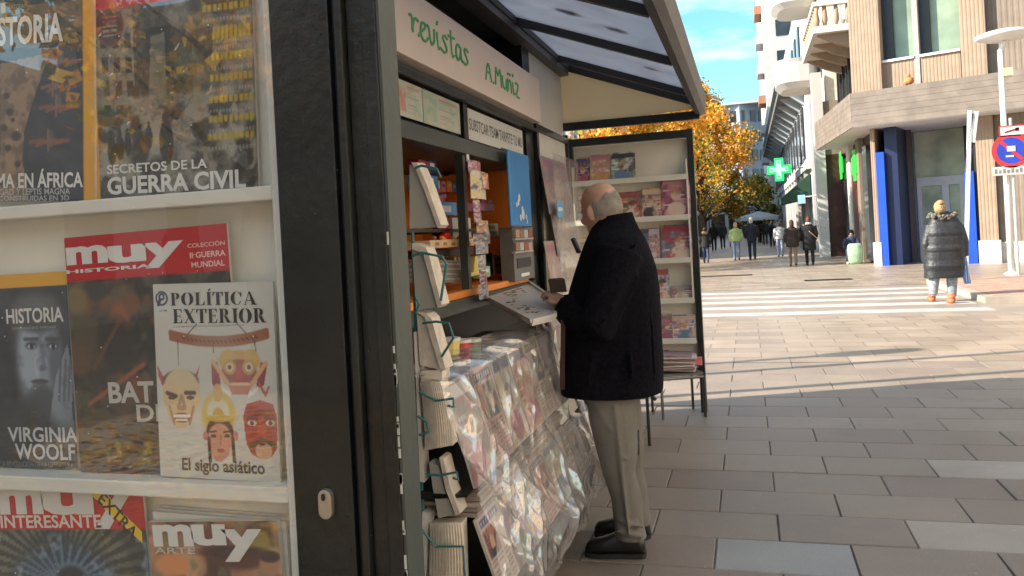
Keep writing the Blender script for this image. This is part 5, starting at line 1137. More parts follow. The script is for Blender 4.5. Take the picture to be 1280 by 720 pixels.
# ---- tiered magazine stand under clear film
stand = thing('tiered_stand', 'low tiered magazine stand in front of the kiosk counter', 'stand', (-1.1, 3.1, 0))
SY0, SY1 = 2.36, 3.93
MB().box((-1.33, SY0, .05), (-1.18, SY1, .98)).build('back', M_frame, stand)
MB().prism([(-1.17, SY0, .05), (-.85, SY0, .05), (-.785, SY0, .30), (-1.17, SY0, .28)], (0, SY1 - SY0, 0)).build('shelf', M_frame, stand)
MB().prism([(-1.17, SY0, .62), (-.885, SY0, .645), (-.885, SY0, .65), (-1.17, SY0, .66)], (0, SY1 - SY0, 0)).build('shelf', M_frame, stand)
r_ = random.Random(21)
# a few upright boxes behind the film, under the counter
for k, (px, c_, lb) in enumerate(((577, (206, 60, 50), 'red and white can among goods under the counter'), (590, (120, 160, 110), 'green topped tub among goods under the counter'), (563, (214, 196, 120), 'yellow cup under the counter, nearest the rack'), (608, (120, 100, 90), 'brown tub under the counter, under the badge tray'))):
    p = pt(px, 428 - k * 1, X=-1.12); t_ = thing('goods_tub', lb, 'tub', p - Vector((0, 0, .07)))
    MB().loft([(p - Vector((0, 0, .07)), (.03, 0, 0), (0, .03, 0)), (p, (.037, 0, 0), (0, .037, 0))], 14).build('tub', paint(c_, .35), t_)
    MB().loft([(p + Vector((0, 0, .0005)), (.04, 0, 0), (0, .04, 0)), (p + Vector((0, 0, .012)), (.04, 0, 0), (0, .04, 0))], 14).build('lid', paint((206, 200, 190)), t_)
def soften(A):
    g = A.a.mean(2, keepdims=True); A.a = A.a * .6 + g * .25 + np.array((196, 176, 166.)) * .15; return A
def paper_art(seed, h, nx=34):
    r_ = random.Random(seed); A = Art(h, nx, r_.choice([(196, 182, 170), (206, 190, 180), (186, 176, 168), (204, 160, 146)])); ink_ = r_.choice([(60, 54, 52), (150, 40, 44), (40, 60, 110)])
    A.rect(.06, h * .86, .94, h * .95, ink_, .9)
    for k in range(7): A.rect(.1 + .115 * k, h * .872, .175 + .115 * k, h * .938, (216, 206, 196), .8)
    x0 = r_.choice([.06, .38]); A.rect(x0, h * .46, x0 + .56, h * .82, r_.choice([(120, 96, 84), (90, 104, 120), (170, 110, 96), (110, 120, 96)]), .9); A.noise((60, 46, 44), 8, .55, .1, seed, al=.6, mask=A.reg(x0, h * .46, x0 + .56, h * .82))
    A.ell(x0 + .28, h * .62, .1, .12, (206, 164, 140)); A.rect(x0 + .14, h * .46, x0 + .42, h * .55, (60, 60, 76))
    for k in range(9):
        for c_ in range(3): A.rect(.06 + .31 * c_, h * (.40 - .045 * k), .06 + .31 * c_ + r_.uniform(.2, .27), h * (.42 - .045 * k), (110, 102, 98), .7)
    return A
def stand_mag(y, zb, xb, xt, hgt, w_, seed, label, group):
    t_ = thing('magazine', label, 'magazine', (xb, y, zb), group=group); A = paper_art(seed, hgt / w_) if seed % 3 == 1 else soften(generic_art(seed, hgt / w_, 30, r_.choice([(206, 170, 150), (196, 130, 120), (180, 160, 150), (150, 160, 170), (214, 196, 176)])))
    tw_ = r_.uniform(-.012, .012)
    MB().obox(((xb + xt) / 2 - .006, y + w_ / 2, zb + hgt / 2), (0, w_ / 2, 0), (.0045, 0, 0), ((xt - xb) / 2, 0, hgt / 2)).build('pages', mat('page_block', (.6, .57, .51), .8), t_)
    print_sheet('cover', A, lambda u, v: Vector((xb + (xt - xb) * v, y + w_ * u + tw_ * (v - .5), zb + hgt * v)), t_)
k = 0; y = SY0 + .05
while y < SY1 - .2:
    stand_mag(y, .655 + r_.uniform(0, .01), -.872, -.955, .335, .215, 300 + k, 'magazine leaning in the upper row under the clear film', 'magazines in the upper row of the film covered stand'); y += .226; k += 1
y = SY0 + .03
while y < SY1 - .2:
    stand_mag(y, .325, -.795, -.872, .235, .20, 340 + k, 'magazine leaning in the lower row under the clear film', 'magazines in the lower row of the film covered stand'); y += .212; k += 1
y = SY0 + .06; k = 0
while y < SY1 - .28:
    t_ = thing('newspaper_stack', 'flat bundle of folded newspapers under the clear film', 'newspapers', (-.95, y, .6), group='newspaper bundles under the clear film')
    for j in range(5): MB().box((-1.1, y + r_.uniform(0, .02), .56 + j * .016), (-.862 - r_.uniform(0, .02), y + .27, .573 + j * .016)).build('newspaper', paint([(176, 160, 148), (150, 138, 130), (190, 178, 166)][j % 3]), t_)
    y += .31; k += 1
# clear film: crumpled sheet over the stand, hanging down its front
M_film = mat_glass('clear_film', base=.13, refl_rough=.09, hazew=.20, haze=(.85, .82, .80), bump=.35, bscale=3.5)
rng = np.random.default_rng(5); G = [rng.random((70, 70)) for _ in range(3)]
def vn(x, y, k):
    g = G[k]; xi, yi = int(x) % 68, int(y) % 68; fx, fy = x - int(x), y - int(y); fx = fx * fx * (3 - 2 * fx); fy = fy * fy * (3 - 2 * fy)
    return (g[yi, xi] * (1 - fx) + g[yi, xi + 1] * fx) * (1 - fy) + (g[yi + 1, xi] * (1 - fx) + g[yi + 1, xi + 1] * fx) * fy
PR = [(-1.12, 1.035), (-1.0, 1.03), (-.93, 1.0), (-.90, .88), (-.865, .76), (-.835, .64), (-.80, .52), (-.765, .40), (-.738, .30), (-.755, .20)]
def film(u, v):
    f = (1 - v) * (len(PR) - 1); i = min(int(f), len(PR) - 2); a = f - i; x = PR[i][0] * (1 - a) + PR[i + 1][0] * a; z = PR[i][1] * (1 - a) + PR[i + 1][1] * a
    y = SY0 - .06 + (SY1 + .03 - SY0 + .06) * u
    rid = lambda q_: (1 - abs(2 * q_ - 1)) ** 2
    calm = min(1, max(.15, 2.2 * vn(u * 5 + 2, v * 5 + 1, 2) - .5))
    d = .040 * rid(vn(u * 9 + v * 4.5, v * 2.2, 0)) + calm * (.016 * rid(vn(u * 15 - v * 7 + 5, v * 4, 1)) + .006 * rid(vn(u * 30 + v * 9, v * 14, 2)) + .0025 * vn(u * 70, v * 40, 0)) - .014
    d *= min(1, (1 - v) * 6 + .2)
    e = .03 * (vn(u * 11, 3.3, 2) - .5) * (1 - v) * 2
    return Vector((x + d, y, z + d * .5 + e))
fl_ = MB().grid(film, 230, 150).build('plastic_film', M_film, None, smooth=True)
tag(fl_, 'large crumpled clear plastic sheet draped over the magazine stand', 'plastic sheet')
# ================================================================ far panels of the stand
fp_ = thing('fold_out_panel', 'cream fold-out panel beyond the window with black frame', 'panel', (XF, 5.7, 0))
MB().box((XF - .03, 5.27, .1), (XF, 6.17, 2.17)).build('panel', M_cream, fp_)
q = MB().box((XF - .035, 5.215, .05), (XF + .02, 5.268, 2.22)).box((XF - .035, 6.172, .05), (XF + .02, 6.23, 2.24)).box((XF - .035, 5.27, 2.172), (XF + .02, 6.17, 2.215))
q.build('frame', M_frame, fp_)
r_ = random.Random(31)
PK = [(190, 120, 140), (180, 130, 130), (200, 150, 120), (170, 110, 150), (196, 160, 150)]
for k, (a, b_, z0, z1, lb) in enumerate(((672, 704, 1.60, 2.0, 'pink magazine at the top of the fold-out panel'), (680, 709, 1.32, 1.72, 'orange pink magazine below the top one on the fold-out panel'), (684, 712, 1.02, 1.40, 'pink magazine in the middle of the fold-out panel'), (672, 684, 1.0, 1.42, 'narrow pink magazine along the left of the fold-out panel'), (690, 712, .84, 1.08, 'yellowish magazine low on the fold-out panel beside the hand'), (672, 692, .7, 1.0, 'pink magazine lowest on the fold-out panel'))):
    A = Art(1.2, 22, PK[k % 5])
    for j in range(5): A.noise(r_.choice(PAL[:6] + PK), 4 + 2 * j, .54, .1, 700 + k * 9 + j, al=.6)
    A.rect(.05, 1.0, .95, 1.15, r_.choice([(190, 60, 120), (220, 200, 190)]), .8)
    A.rect(.1, .1, .5, .35, (206, 190, 176), .7); A.ell(.5, .55, .18, .2, (214, 170, 150)); soften(A); soften(A)
    x_sheet('magazine', lb, 'magazine', a, b_, z0, z1, XF + .03 + .012 * k, A, lean=.05)
p = pt(700, 262, X=XF + .12); t_ = thing('blue_card', 'small light blue card pinned over the pink magazines', 'card', p); MB().box((p.x, p.y - .1, p.z - .05), (p.x + .005, p.y + .09, p.z + .06)).build('card', paint((110, 160, 196)), t_)
MB().box((p.x + .0051, p.y - .07, p.z - .01), (p.x + .006, p.y + .06, p.z + .015)).build('print', paint((206, 216, 224)), t_)
MB().add([(XF + .13, 5.3, .6), (XF + .13, 6.15, .6), (XF + .1, 6.15, 2.02), (XF + .1, 5.3, 2.02)], [(0, 1, 2, 3)]).build('film_cover', mat_glass('soft_film', base=.03, hazew=.12, refl_rough=.1, bump=.4, bscale=9.), fp_)

YF = 6.5
fw = thing('far_display_stand', 'tall white magazine stand with black frame beyond the man', 'display stand', (-.86, YF, 0))
Xl, Xr = pt(714, 300, Y=YF).x, pt(873, 300, Y=YF).x
MB().box((Xl + .05, YF + .01, .35), (Xr - .045, YF + .03, 2.17)).build('back_panel', M_cream, fw)
for (a, b_) in ((Xl, Xl + .055), (Xr - .045, Xr)): MB().box((a, YF - .05, .0), (b_, YF + .05, 2.24)).build('stile', M_frame, fw)
MB().box((Xl + .056, YF - .05, 2.175), (Xr - .046, YF + .05, 2.235)).build('top_rail', M_frame, fw)
MB().box((Xl + .056, YF - .04, .30), (Xr - .046, YF + .05, .345)).build('bottom_rail', M_frame, fw)
SZ = [pt(800, y_, Y=YF).z for y_ in (227, 276, 328, 377, 426)]
for z in SZ:
    MB().box((Xl + .06, YF - .10, z - .006), (Xr - .05, YF + .009, z + .004)).build('shelf', M_rail, fw)
    MB().box((Xl + .06, YF - .112, z - .012), (Xr - .05, YF - .1005, z + .03)).build('shelf_lip', M_rail, fw)
for s_ in (Xl + .058, Xr - .062): MB().box((s_, YF - .11, .9), (s_ + .01, YF + .008, 2.0)).build('side_cheek', M_rail, fw)
FM = [((720, 196, 738, 229), 'comic sized magazine at the left end of the top shelf', (90, 120, 150), None), ((738, 191, 763, 228), 'blue and pink magazine in the middle of the top shelf', (150, 180, 190), (200, 90, 110)), ((764, 188, 795, 226), 'orange and black magazine at the right end of the top shelf', (214, 160, 100), (30, 30, 40)),
      ((722, 240, 738, 276), 'pink magazine on the second shelf left of the head', (200, 120, 130), None), ((774, 238, 803, 275), 'orange magazine with red title on the second shelf beside the head', (196, 120, 60), (170, 40, 60)), ((803, 235, 830, 275), 'blue and cream magazine in the middle of the second shelf', (120, 150, 170), (220, 190, 150)), ((828, 218, 864, 273), 'large pink magazine at the right end of the second shelf', (200, 80, 130), (226, 170, 160)),
      ((722, 292, 740, 326), 'salmon magazine on the third shelf behind the shoulder', (210, 130, 120), None), ((793, 284, 812, 326), 'pale blue magazine on the third shelf next to the coat', (170, 190, 210), None), ((812, 283, 825, 326), 'narrow violet magazine on the third shelf', (110, 90, 130), (200, 190, 200)), ((828, 279, 866, 325), 'white magazine with red title bar on the third shelf', (206, 196, 190), (190, 30, 40)),
      ((813, 333, 838, 374), 'blue and red magazine on the fourth shelf', (80, 110, 150), (180, 60, 60)), ((839, 355, 868, 374), 'low dark magazine on the fourth shelf', (46, 52, 58), (150, 150, 150)), ((823, 388, 841, 422), 'dark brown magazine on the fifth shelf', (60, 50, 48), (130, 90, 80)), ((840, 388, 870, 421), 'magazine with a pale portrait on pink, right end of the fifth shelf', (170, 110, 116), (214, 170, 150)), ((823, 438, 836, 455), 'small yellow and black booklet under the fifth shelf', (200, 160, 90), (30, 26, 24))]
for k, (b4, lb, c1, c2) in enumerate(FM):
    YY = YF - .085; a, b_ = pt(b4[0], b4[3], Y=YY), pt(b4[2], b4[3], Y=YY); w_ = b_.x - a.x; h_ = pt((b4[0] + b4[2]) / 2, b4[1], Y=YY + .03).z - a.z
    zs_ = min(SZ, key=lambda z: abs(z - a.z)); zb = zs_ + .006 if k < 15 else a.z
    A = generic_art(800 + k, h_ / w_, 28, c1)
    if c2: A.rect(.05, h_ / w_ * .8, .95, h_ / w_ * .95, c2, .9); A.noise(c2, 5, .58, .1, 860 + k, al=.6)
    soften(A)
    t_ = thing('magazine', lb, 'magazine', (a.x, YY, zb))
    MB().obox((a.x + w_ / 2, YY + .024, zb + h_ / 2), (w_ / 2, 0, 0), (0, .004, 0), (0, .03, h_ / 2)).build('pages', mat('page_block', (.6, .57, .51), .8), t_)
    print_sheet('cover', A, lambda u, v, a=a, w_=w_, h_=h_, YY=YY, zb=zb: Vector((a.x + w_ * u, YY - .012 + .06 * v, zb + h_ * v)), t_)
# low metal stools
M_tube = mat('grey_tube', (.18, .16, .14), .35, .6, var=.2); M_tubed = mat('dark_tube', (.03, .026, .024), .4, .3)
def stool(name, label, FLp, FRp, depth, zs):
    a, b_ = pt(*FLp, Z=0), pt(*FRp, Z=0); d = (b_ - a).normalized(); n_ = Vector((-d.y, d.x, 0)); t_ = thing(name, label, 'stool', (a + b_) / 2)
    cs = [a, b_, b_ + n_ * depth, a + n_ * depth]
    for i, c_ in enumerate(cs): MB().tube([c_, c_ + Vector((0, 0, zs - .02))], .011, 8).build('leg', M_tubed if i % 2 else M_tube, t_)
    q = MB(); 
    for i in range(4): q.tube([cs[i] + Vector((0, 0, zs - .03)), cs[(i + 1) % 4] + Vector((0, 0, zs - .03))], .012, 8)
    q.build('seat_frame', M_tube, t_)
    MB().prism([c_ + Vector((0, 0, zs - .015)) for c_ in cs], (0, 0, .02)).build('seat', mat('grey_seat', (.12, .12, .11), .5), t_)
    return t_, a, b_, n_
t_, a, b_, n_ = stool('metal_stool', 'low metal stool carrying newspapers at the foot of the far stand', (829, 525), (882, 521), .30, .34)
ns = thing('newspaper_pile', 'untidy pile of folded newspapers on the stool below the far stand', 'newspapers', (a + b_) / 2 + n_ * .15 + Vector((0, 0, .36))); r_ = random.Random(6)
for k in range(8):
    c_ = (a + b_) / 2 + n_ * (.13 + r_.uniform(-.02, .02)) + Vector((-.03 + r_.uniform(-.03, .02), 0, .365 + k * .0165)); an = r_.uniform(-.12, .12)
    MB().obox(c_, Vector((math.cos(an) * .17, math.sin(an) * .17, r_.uniform(-.012, .012))), Vector((-math.sin(an) * .12, math.cos(an) * .12, 0)), Vector((0, 0, .0065))).build('newspaper', paint([(190, 176, 172), (170, 150, 150), (200, 190, 184), (150, 130, 140)][k % 4]), ns, bevel=.003)
MB().obox(a.lerp(b_, .93) + n_ * .05 + Vector((.0, -.03, .43)), (.035, 0, 0), (0, .02, 0), (0, 0, .03)).build('magazine_end', paint((206, 120, 120)), ns)
stool('metal_stool', 'low metal stool half hidden behind the man', (765, 560), (812, 557), .30, .36)

# ================================================================ the man
M_skin = mat('skin', (.50, .30, .215), .5, var=.10, vscale=14, bump=.08, bscale=70)
M_hairw = mat('white_hair', (.37, .33, .285), .85, var=.18, vscale=22)
M_coat = mat('navy_wool', (.0050, .0050, .0082), .95, var=.5, vscale=60, bump=.7, bscale=140)
M_trou = mat('grey_green_wool', (.165, .155, .138), .9, var=.12, vscale=5, bump=.25, bscale=60)
M_shoe = mat('black_leather', (.009, .009, .010), .30, var=.2, bump=.1, bscale=40, coat=.2)
man = thing('person', 'bald white-haired man in navy jacket and grey trousers standing at the kiosk', 'person', (-.62, 3.68, 0))
YMn = 3.68
P = lambda px, py, Y=YMn: pt(px, py, Y=Y)
X3 = Vector((1, 0, 0)); Y3 = Vector((0, 1, 0)); Z3 = Vector((0, 0, 1))
# body (head, neck, hands and the limbs inside the clothes) as one surface
hd = P(751, 262); face = Vector((-.83, .56, 0)).normalized(); side = Vector((face.y, -face.x, 0))   # side: his right
if side.y < 0: side = -side
tilt = Vector((0, 0, 1)); dn = (face * .30 + Vector((0, 0, -1)) * 0.0)
def Hd(f, s, z): # head coordinates, tipped forward
    v = Vector((f, s, z)); ca, sa = math.cos(R(17)), math.sin(R(17)); f2 = f * ca + z * sa; z2 = -f * sa + z * ca
    return hd + face * f2 + side * s + Z3 * z2
q = MB()
secs = []
for (z, fb, ff, hw) in ((-.125, -.03, .07, .048), (-.105, -.055, .088, .058), (-.08, -.075, .096, .064), (-.05, -.088, .097, .068), (-.02, -.098, .096, .072), (.01, -.104, .095, .0755), (.04, -.105, .092, .077), (.07, -.098, .084, .073), (.095, -.082, .068, .062), (.112, -.058, .045, .045), (.121, -.025, .012, .022)):
    c_ = Hd((fb + ff) / 2, 0, z); A = Hd((fb + ff) / 2 + (ff - fb) / 2, 0, z) - c_; B = Hd((fb + ff) / 2, hw, z) - c_; secs.append((c_, A, B))
q.loft(secs, 28)
q.ell(Hd(.100, 0, -.035), (.016, .016, .020), 10, 8); q.ell(Hd(.096, 0, -.012), (.012, .012, .026), 8, 6); q.ell(Hd(.088, 0, -.075), (.016, .022, .009), 8, 6); q.ell(Hd(.080, 0, -.112), (.02, .024, .016), 8, 6)
for s_ in (-1, 1):
    q.ell(Hd(.088, s_ * .03, .022), (.012, .024, .008), 8, 6); q.ell(Hd(.066, s_ * .048, -.03), (.026, .02, .022), 8, 6)
    e = Hd(-.012, s_ * .078, -.022)
    q.ell(Hd(-.006, s_ * .083, -.016), (.019, .010, .034), 12, 8); q.ell(Hd(-.004, s_ * .079, -.045), (.009, .007, .013), 8, 6)
nb = P(762, 300); q.tube([Hd(-.03, 0, -.05), Hd(-.035, 0, -.12), nb + Vector((0, 0, .06)), nb], [.062, .060, .066, .09], 16)
hips = P(768, 480)
q.tube([nb, P(766, 380), hips], [.12, .13, .13], 16)
SHL = P(775, 312, 3.52); ELL = P(744, 402, 3.42); WRL = P(707, 381, 3.55); SHR = P(755, 312, 3.86); ELR = P(728, 400, 3.90); WRR = P(703, 378, 3.74)
for (s_, e_, w2) in ((SHL, ELL, WRL), (SHR, ELR, WRR)): q.tube([s_, e_, w2], [.05, .043, .03], 10)
def hand(q, wr, dir_, up, s=1.):
    d = dir_.normalized(); u = (up - d * up.dot(d)).normalized(); lat = d.cross(u)
    q.loft([(wr - d * .01, lat * .026 * s, u * .018 * s), (wr + d * .03, lat * .036 * s, u * .017 * s), (wr + d * .075, lat * .041 * s, u * .014 * s), (wr + d * .092, lat * .036 * s, u * .011 * s)], 12)
    for i, (o_, L_) in enumerate(((-.030, .062), (-.010, .072), (.010, .068), (.029, .054))):
        b0 = wr + d * .085 * s + lat * o_; b1 = b0 + d * L_ * .45 - u * .006; b2 = b1 + d * L_ * .25 - u * .02; b3 = b2 + d * .004 - u * .02
        q.tube([b0, b1, b2, b3], [.0088, .0082, .0075, .006], 8)
    t0 = wr + d * .025 + lat * -.034; q.tube([t0, t0 + d * .03 - lat * .018 - u * .006, t0 + d * .058 - lat * .014 - u * .018], [.012, .0105, .008], 8)
hdir = (P(690, 367, 3.62) - WRL).normalized()
hand(q, WRL, hdir, Vector((.2, -.25, 1))); hand(q, WRR, (P(690, 366, 3.66) - WRR).normalized(), Vector((.2, .2, 1)))
KNL = P(775, 590, 3.56); ANL = P(789, 672, 3.56); KNR = P(786, 585, 3.79); ANR = P(796, 655, 3.79); HPL = P(762, 492, 3.60); HPR = P(770, 492, 3.77)
for (h_, k_, a2) in ((HPL, KNL, ANL), (HPR, KNR, ANR)): q.tube([h_ + Z3 * .05, k_, a2], [.075, .052, .04], 12)
q.build('body', M_skin, man, voxel=.0055, vsm=3)
# eye
for s_ in (-1, 1): MB().ell(Hd(.0835, s_ * .03, .003), .0095, 10, 8).build('eye', mat('eye_white', (.6, .58, .55), .2), man, smooth=True)
# hair: fringe round the back and sides, bald on top
def hair_fn(u, v):
    a = (u - .5) * 2 * R(82); ca, sa = math.cos(a), math.sin(a); top = .034 + .020 * math.cos(a * 2) + .007 * math.sin(a * 9); bot = -.040 - .008 * ca + .004 * math.sin(a * 17)
    z = bot + (top - bot) * v; hw = .0785 - max(0, z - .05) * .25 - max(0, -z) * .09; bk = .1070 - max(0, -.02 - z) * .42 - max(0, z - .045) * .40
    e = -.0012 + .0042 * min(1, 3.2 * math.sin(math.pi * v)) * min(1, 3.5 * math.sin(math.pi * u)) + .0003 * math.sin(a * 31 + v * 13)
    return Hd(-(bk + e) * ca * (1 if ca > 0 else .5), (hw + e) * sa, z)
hm_ = MB().grid(hair_fn, 60, 14); r_ = random.Random(44)
for k in range(2600):
    u, v = r_.uniform(.02, .98), r_.uniform(.04, 1.04); p0 = hair_fn(u, v); du = r_.uniform(-.03, .03); p1 = hair_fn(min(1, max(0, u + du * .5)), v - .16); p2 = hair_fn(min(1, max(0, u + du)), v - .30)
    o_ = (p0 - hd); o_.z = 0; o_ = o_.normalized(); lf = r_.uniform(.0012, .0042); t2 = Vector((-o_.y, o_.x, 0)) * .0007
    q0, q1, q2 = p0 + o_ * .001, p1 + o_ * lf, p2 + o_ * lf * r_.uniform(.6, 1.6)
    hm_.add([q0 - t2, q0 + t2, q1 + t2, q1 - t2, q2], [(0, 1, 2, 3), (3, 2, 4)])
hm_.build('hair', M_hairw, man, smooth=False)
q = MB(); q.ell(Hd(-.055, -.01, .098), (.05, .045, .016), 14, 8); q.ell(Hd(-.085, -.015, .07), (.03, .05, .03), 14, 8)
# jacket
q = MB()
def cs(pxf, pxb, py, hw, Y=YMn, pw=.85):
    a, b_ = P(pxf, py, Y), P(pxb, py, Y); c_ = (a + b_) / 2; return (c_, (b_ - a) / 2, Y3 * hw, pw)
q.loft([cs(702, 829, 489, .225), cs(702, 829, 478, .225), cs(702, 829, 450, .225), cs(704, 827, 420, .222), cs(708, 826, 390, .22), cs(714, 824, 360, .22), cs(722, 820, 335, .225), cs(730, 812, 312, .225), cs(736, 805, 296, .19), cs(740, 798, 284, .12, pw=1), cs(744, 794, 274, .082, pw=1)], 36)
for (s_, e_, w2, rr_) in ((SHL, ELL, WRL, (.105, .088, .074, .062)), (SHR, ELR, WRR, (.10, .085, .07, .06))):
    q.tube([s_ + Vector((0, 0, -.01)), s_.lerp(e_, .5) + Vector((.01, 0, 0)), e_ + Vector((.01, 0, -.02)), e_.lerp(w2, .55) + Vector((0, 0, -.02)), w2 + (w2 - e_).normalized() * .0 + Vector((0, 0, -.012))], [rr_[0], rr_[0] * .92, rr_[1], rr_[2] + .004, rr_[2] - .004], 16)
# creases
for (a, b_, rad) in ((P(796, 300, 3.50), P(762, 390, 3.36), .016), (P(800, 345, 3.47), P(766, 405, 3.40), .014), (P(812, 380, 3.50), P(818, 480, 3.48), .012), (P(785, 420, 3.45), P(790, 485, 3.455), .012), (P(740, 430, 3.46), P(735, 485, 3.455), .010), (P(720, 420, 3.39), P(760, 398, 3.33), .014)):
    q.tube([a, a.lerp(b_, .5) + Vector((.006, -.004, 0)), b_], [rad * .5, rad, rad * .5], 8)
jk = q.build('jacket', M_coat, man, voxel=.010, vsm=5)
# collar
cfn = []
q = MB()
def col_fn(u, v):
    a = (u - .5) * 2 * R(150); c_ = P(769, 278 - 0 * v); rr_ = .083 + .014 * (1 - v); lift = .05 * v - .02 + .012 * math.cos(a)
    return c_ + Vector((math.cos(a) * rr_ * 1.05, math.sin(a) * rr_ * .95, lift)) + Vector((-.012, 0, 0))
q.grid(col_fn, 40, 6).build('collar', M_coat, man, smooth=True, solid=.012)
MB().beam(P(704, 400, 3.455), P(703, 487, 3.46), .02, .006, up=(0, 1, 0)).build('jacket_edge', mat('brown_lining', (.05, .022, .012), .8), man)
for k in range(3): MB().ell(WRL + (ELL - WRL).normalized() * (.03 + .02 * k) + Vector((.01, -.058, .0)), (.006, .003, .006), 8, 6).build('button', mat('pale_button', (.2, .2, .22), .3), man)
# trousers
q = MB()
def leg(hip, kn, an, w0, w1, w2):
    l = [hip + Z3 * .07, hip.lerp(kn, .35), hip.lerp(kn, .75), kn + Vector((-.006, 0, 0)), kn.lerp(an, .4) + Vector((.01, 0, 0)), kn.lerp(an, .8), an + Z3 * .0]
    ws = [w0, w0 * .97, w0 * .82, w1, w1 * .94, w2, w2 * 1.06]
    q.loft([(c_, X3 * w_, Y3 * w_ * 1.0) for c_, w_ in zip(l, ws)], 22)
leg(HPL, KNL, ANL, .112, .074, .067); leg(HPR, KNR, ANR, .108, .072, .066)
q.loft([(P(768, 470), X3 * .14, Y3 * .17), (P(765, 500), X3 * .13, Y3 * .17)], 24)
for (a, b_, rad) in ((P(768, 505, 3.48), P(786, 668, 3.475), .011), (P(752, 560, 3.52), P(785, 575, 3.478), .012), (P(772, 650, 3.49), P(806, 660, 3.50), .012), (P(770, 664, 3.49), P(806, 672, 3.50), .013), (P(740, 500, 3.50), P(765, 540, 3.475), .012), (P(798, 520, 3.70), P(800, 600, 3.71), .008)):
    q.tube([a, a.lerp(b_, .5), b_], [rad * .4, rad, rad * .5], 8)
q.build('trousers', M_trou, man, voxel=.008, vsm=5)
# shoes
def shoe(toe, heel, name='shoe'):
    d = (heel - toe); L_ = d.length; d.normalize(); lat = Vector((-d.y, d.x, 0)); t_ = MB()
    pr = [(0, .02, .022), (.03, .038, .045), (.12, .047, .058), (.28, .052, .066), (.45, .047, .085), (.6, .040, .105), (.8, .038, .105), (.95, .034, .085), (1, .022, .06)]
    t_.loft([(toe + d * L_ * u + Z3 * (h_ / 2 + .012), lat * w_, Z3 * (h_ / 2), .8) for u, w_, h_ in pr], 20)
    o_ = t_.build(name, M_shoe, man, smooth=True, subsurf=1)
    s_ = MB(); out_ = [toe + d * L_ * u + lat * w_ * 1.06 for u, w_, _ in pr] + [toe + d * L_ * u - lat * w_ * 1.06 for u, w_, _ in pr[::-1]]
    s_.prism([Vector((p.x, p.y, .002)) for p in out_], (0, 0, .02)).build('sole', mat('black_rubber', (.012, .012, .012), .7), o_)
shoe(pt(732, 693, Z=.0), pt(808, 696, Z=.0)); shoe(pt(744, 668, Z=.0), pt(814, 672, Z=.0))
# wallet in the hands, umbrella strap
wl = thing('wallet', 'dark brown wallet held open in the man\'s hands', 'wallet', P(697, 356, 3.63)); c_ = P(697, 357, 3.62)
MB().obox(c_, Vector((.038, .006, .0)), Vector((-.002, .008, .001)), Vector((-.004, .0, .030))).build('cover', mat('brown_leather', (.05, .026, .018), .5, bump=.2), wl, bevel=.003)
MB().obox(c_ + Vector((-.004, .012, .004)), Vector((.034, .005, .0)), Vector((-.001, .003, 0)), Vector((-.004, .0, .030))).build('flap', mat('brown_leather', (.05, .026, .018), .5), wl, bevel=.002)
sp = thing('spectacles_case', 'black stick-like spectacles held up before the man\'s chest', 'spectacles', P(719, 306, 3.75)); MB().beam(P(716, 298, 3.78), P(724, 316, 3.76), .022, .018).build('case', M_frame, sp, bevel=.004)
ub_ = thing('bag_strap', 'black strap hanging below the back hem of the jacket', 'strap', P(812, 495, 3.80)); MB().tube([P(806, 482, 3.86), P(812, 492, 3.86), P(820, 500, 3.86)], .009, 8).build('strap', M_frame, ub_)

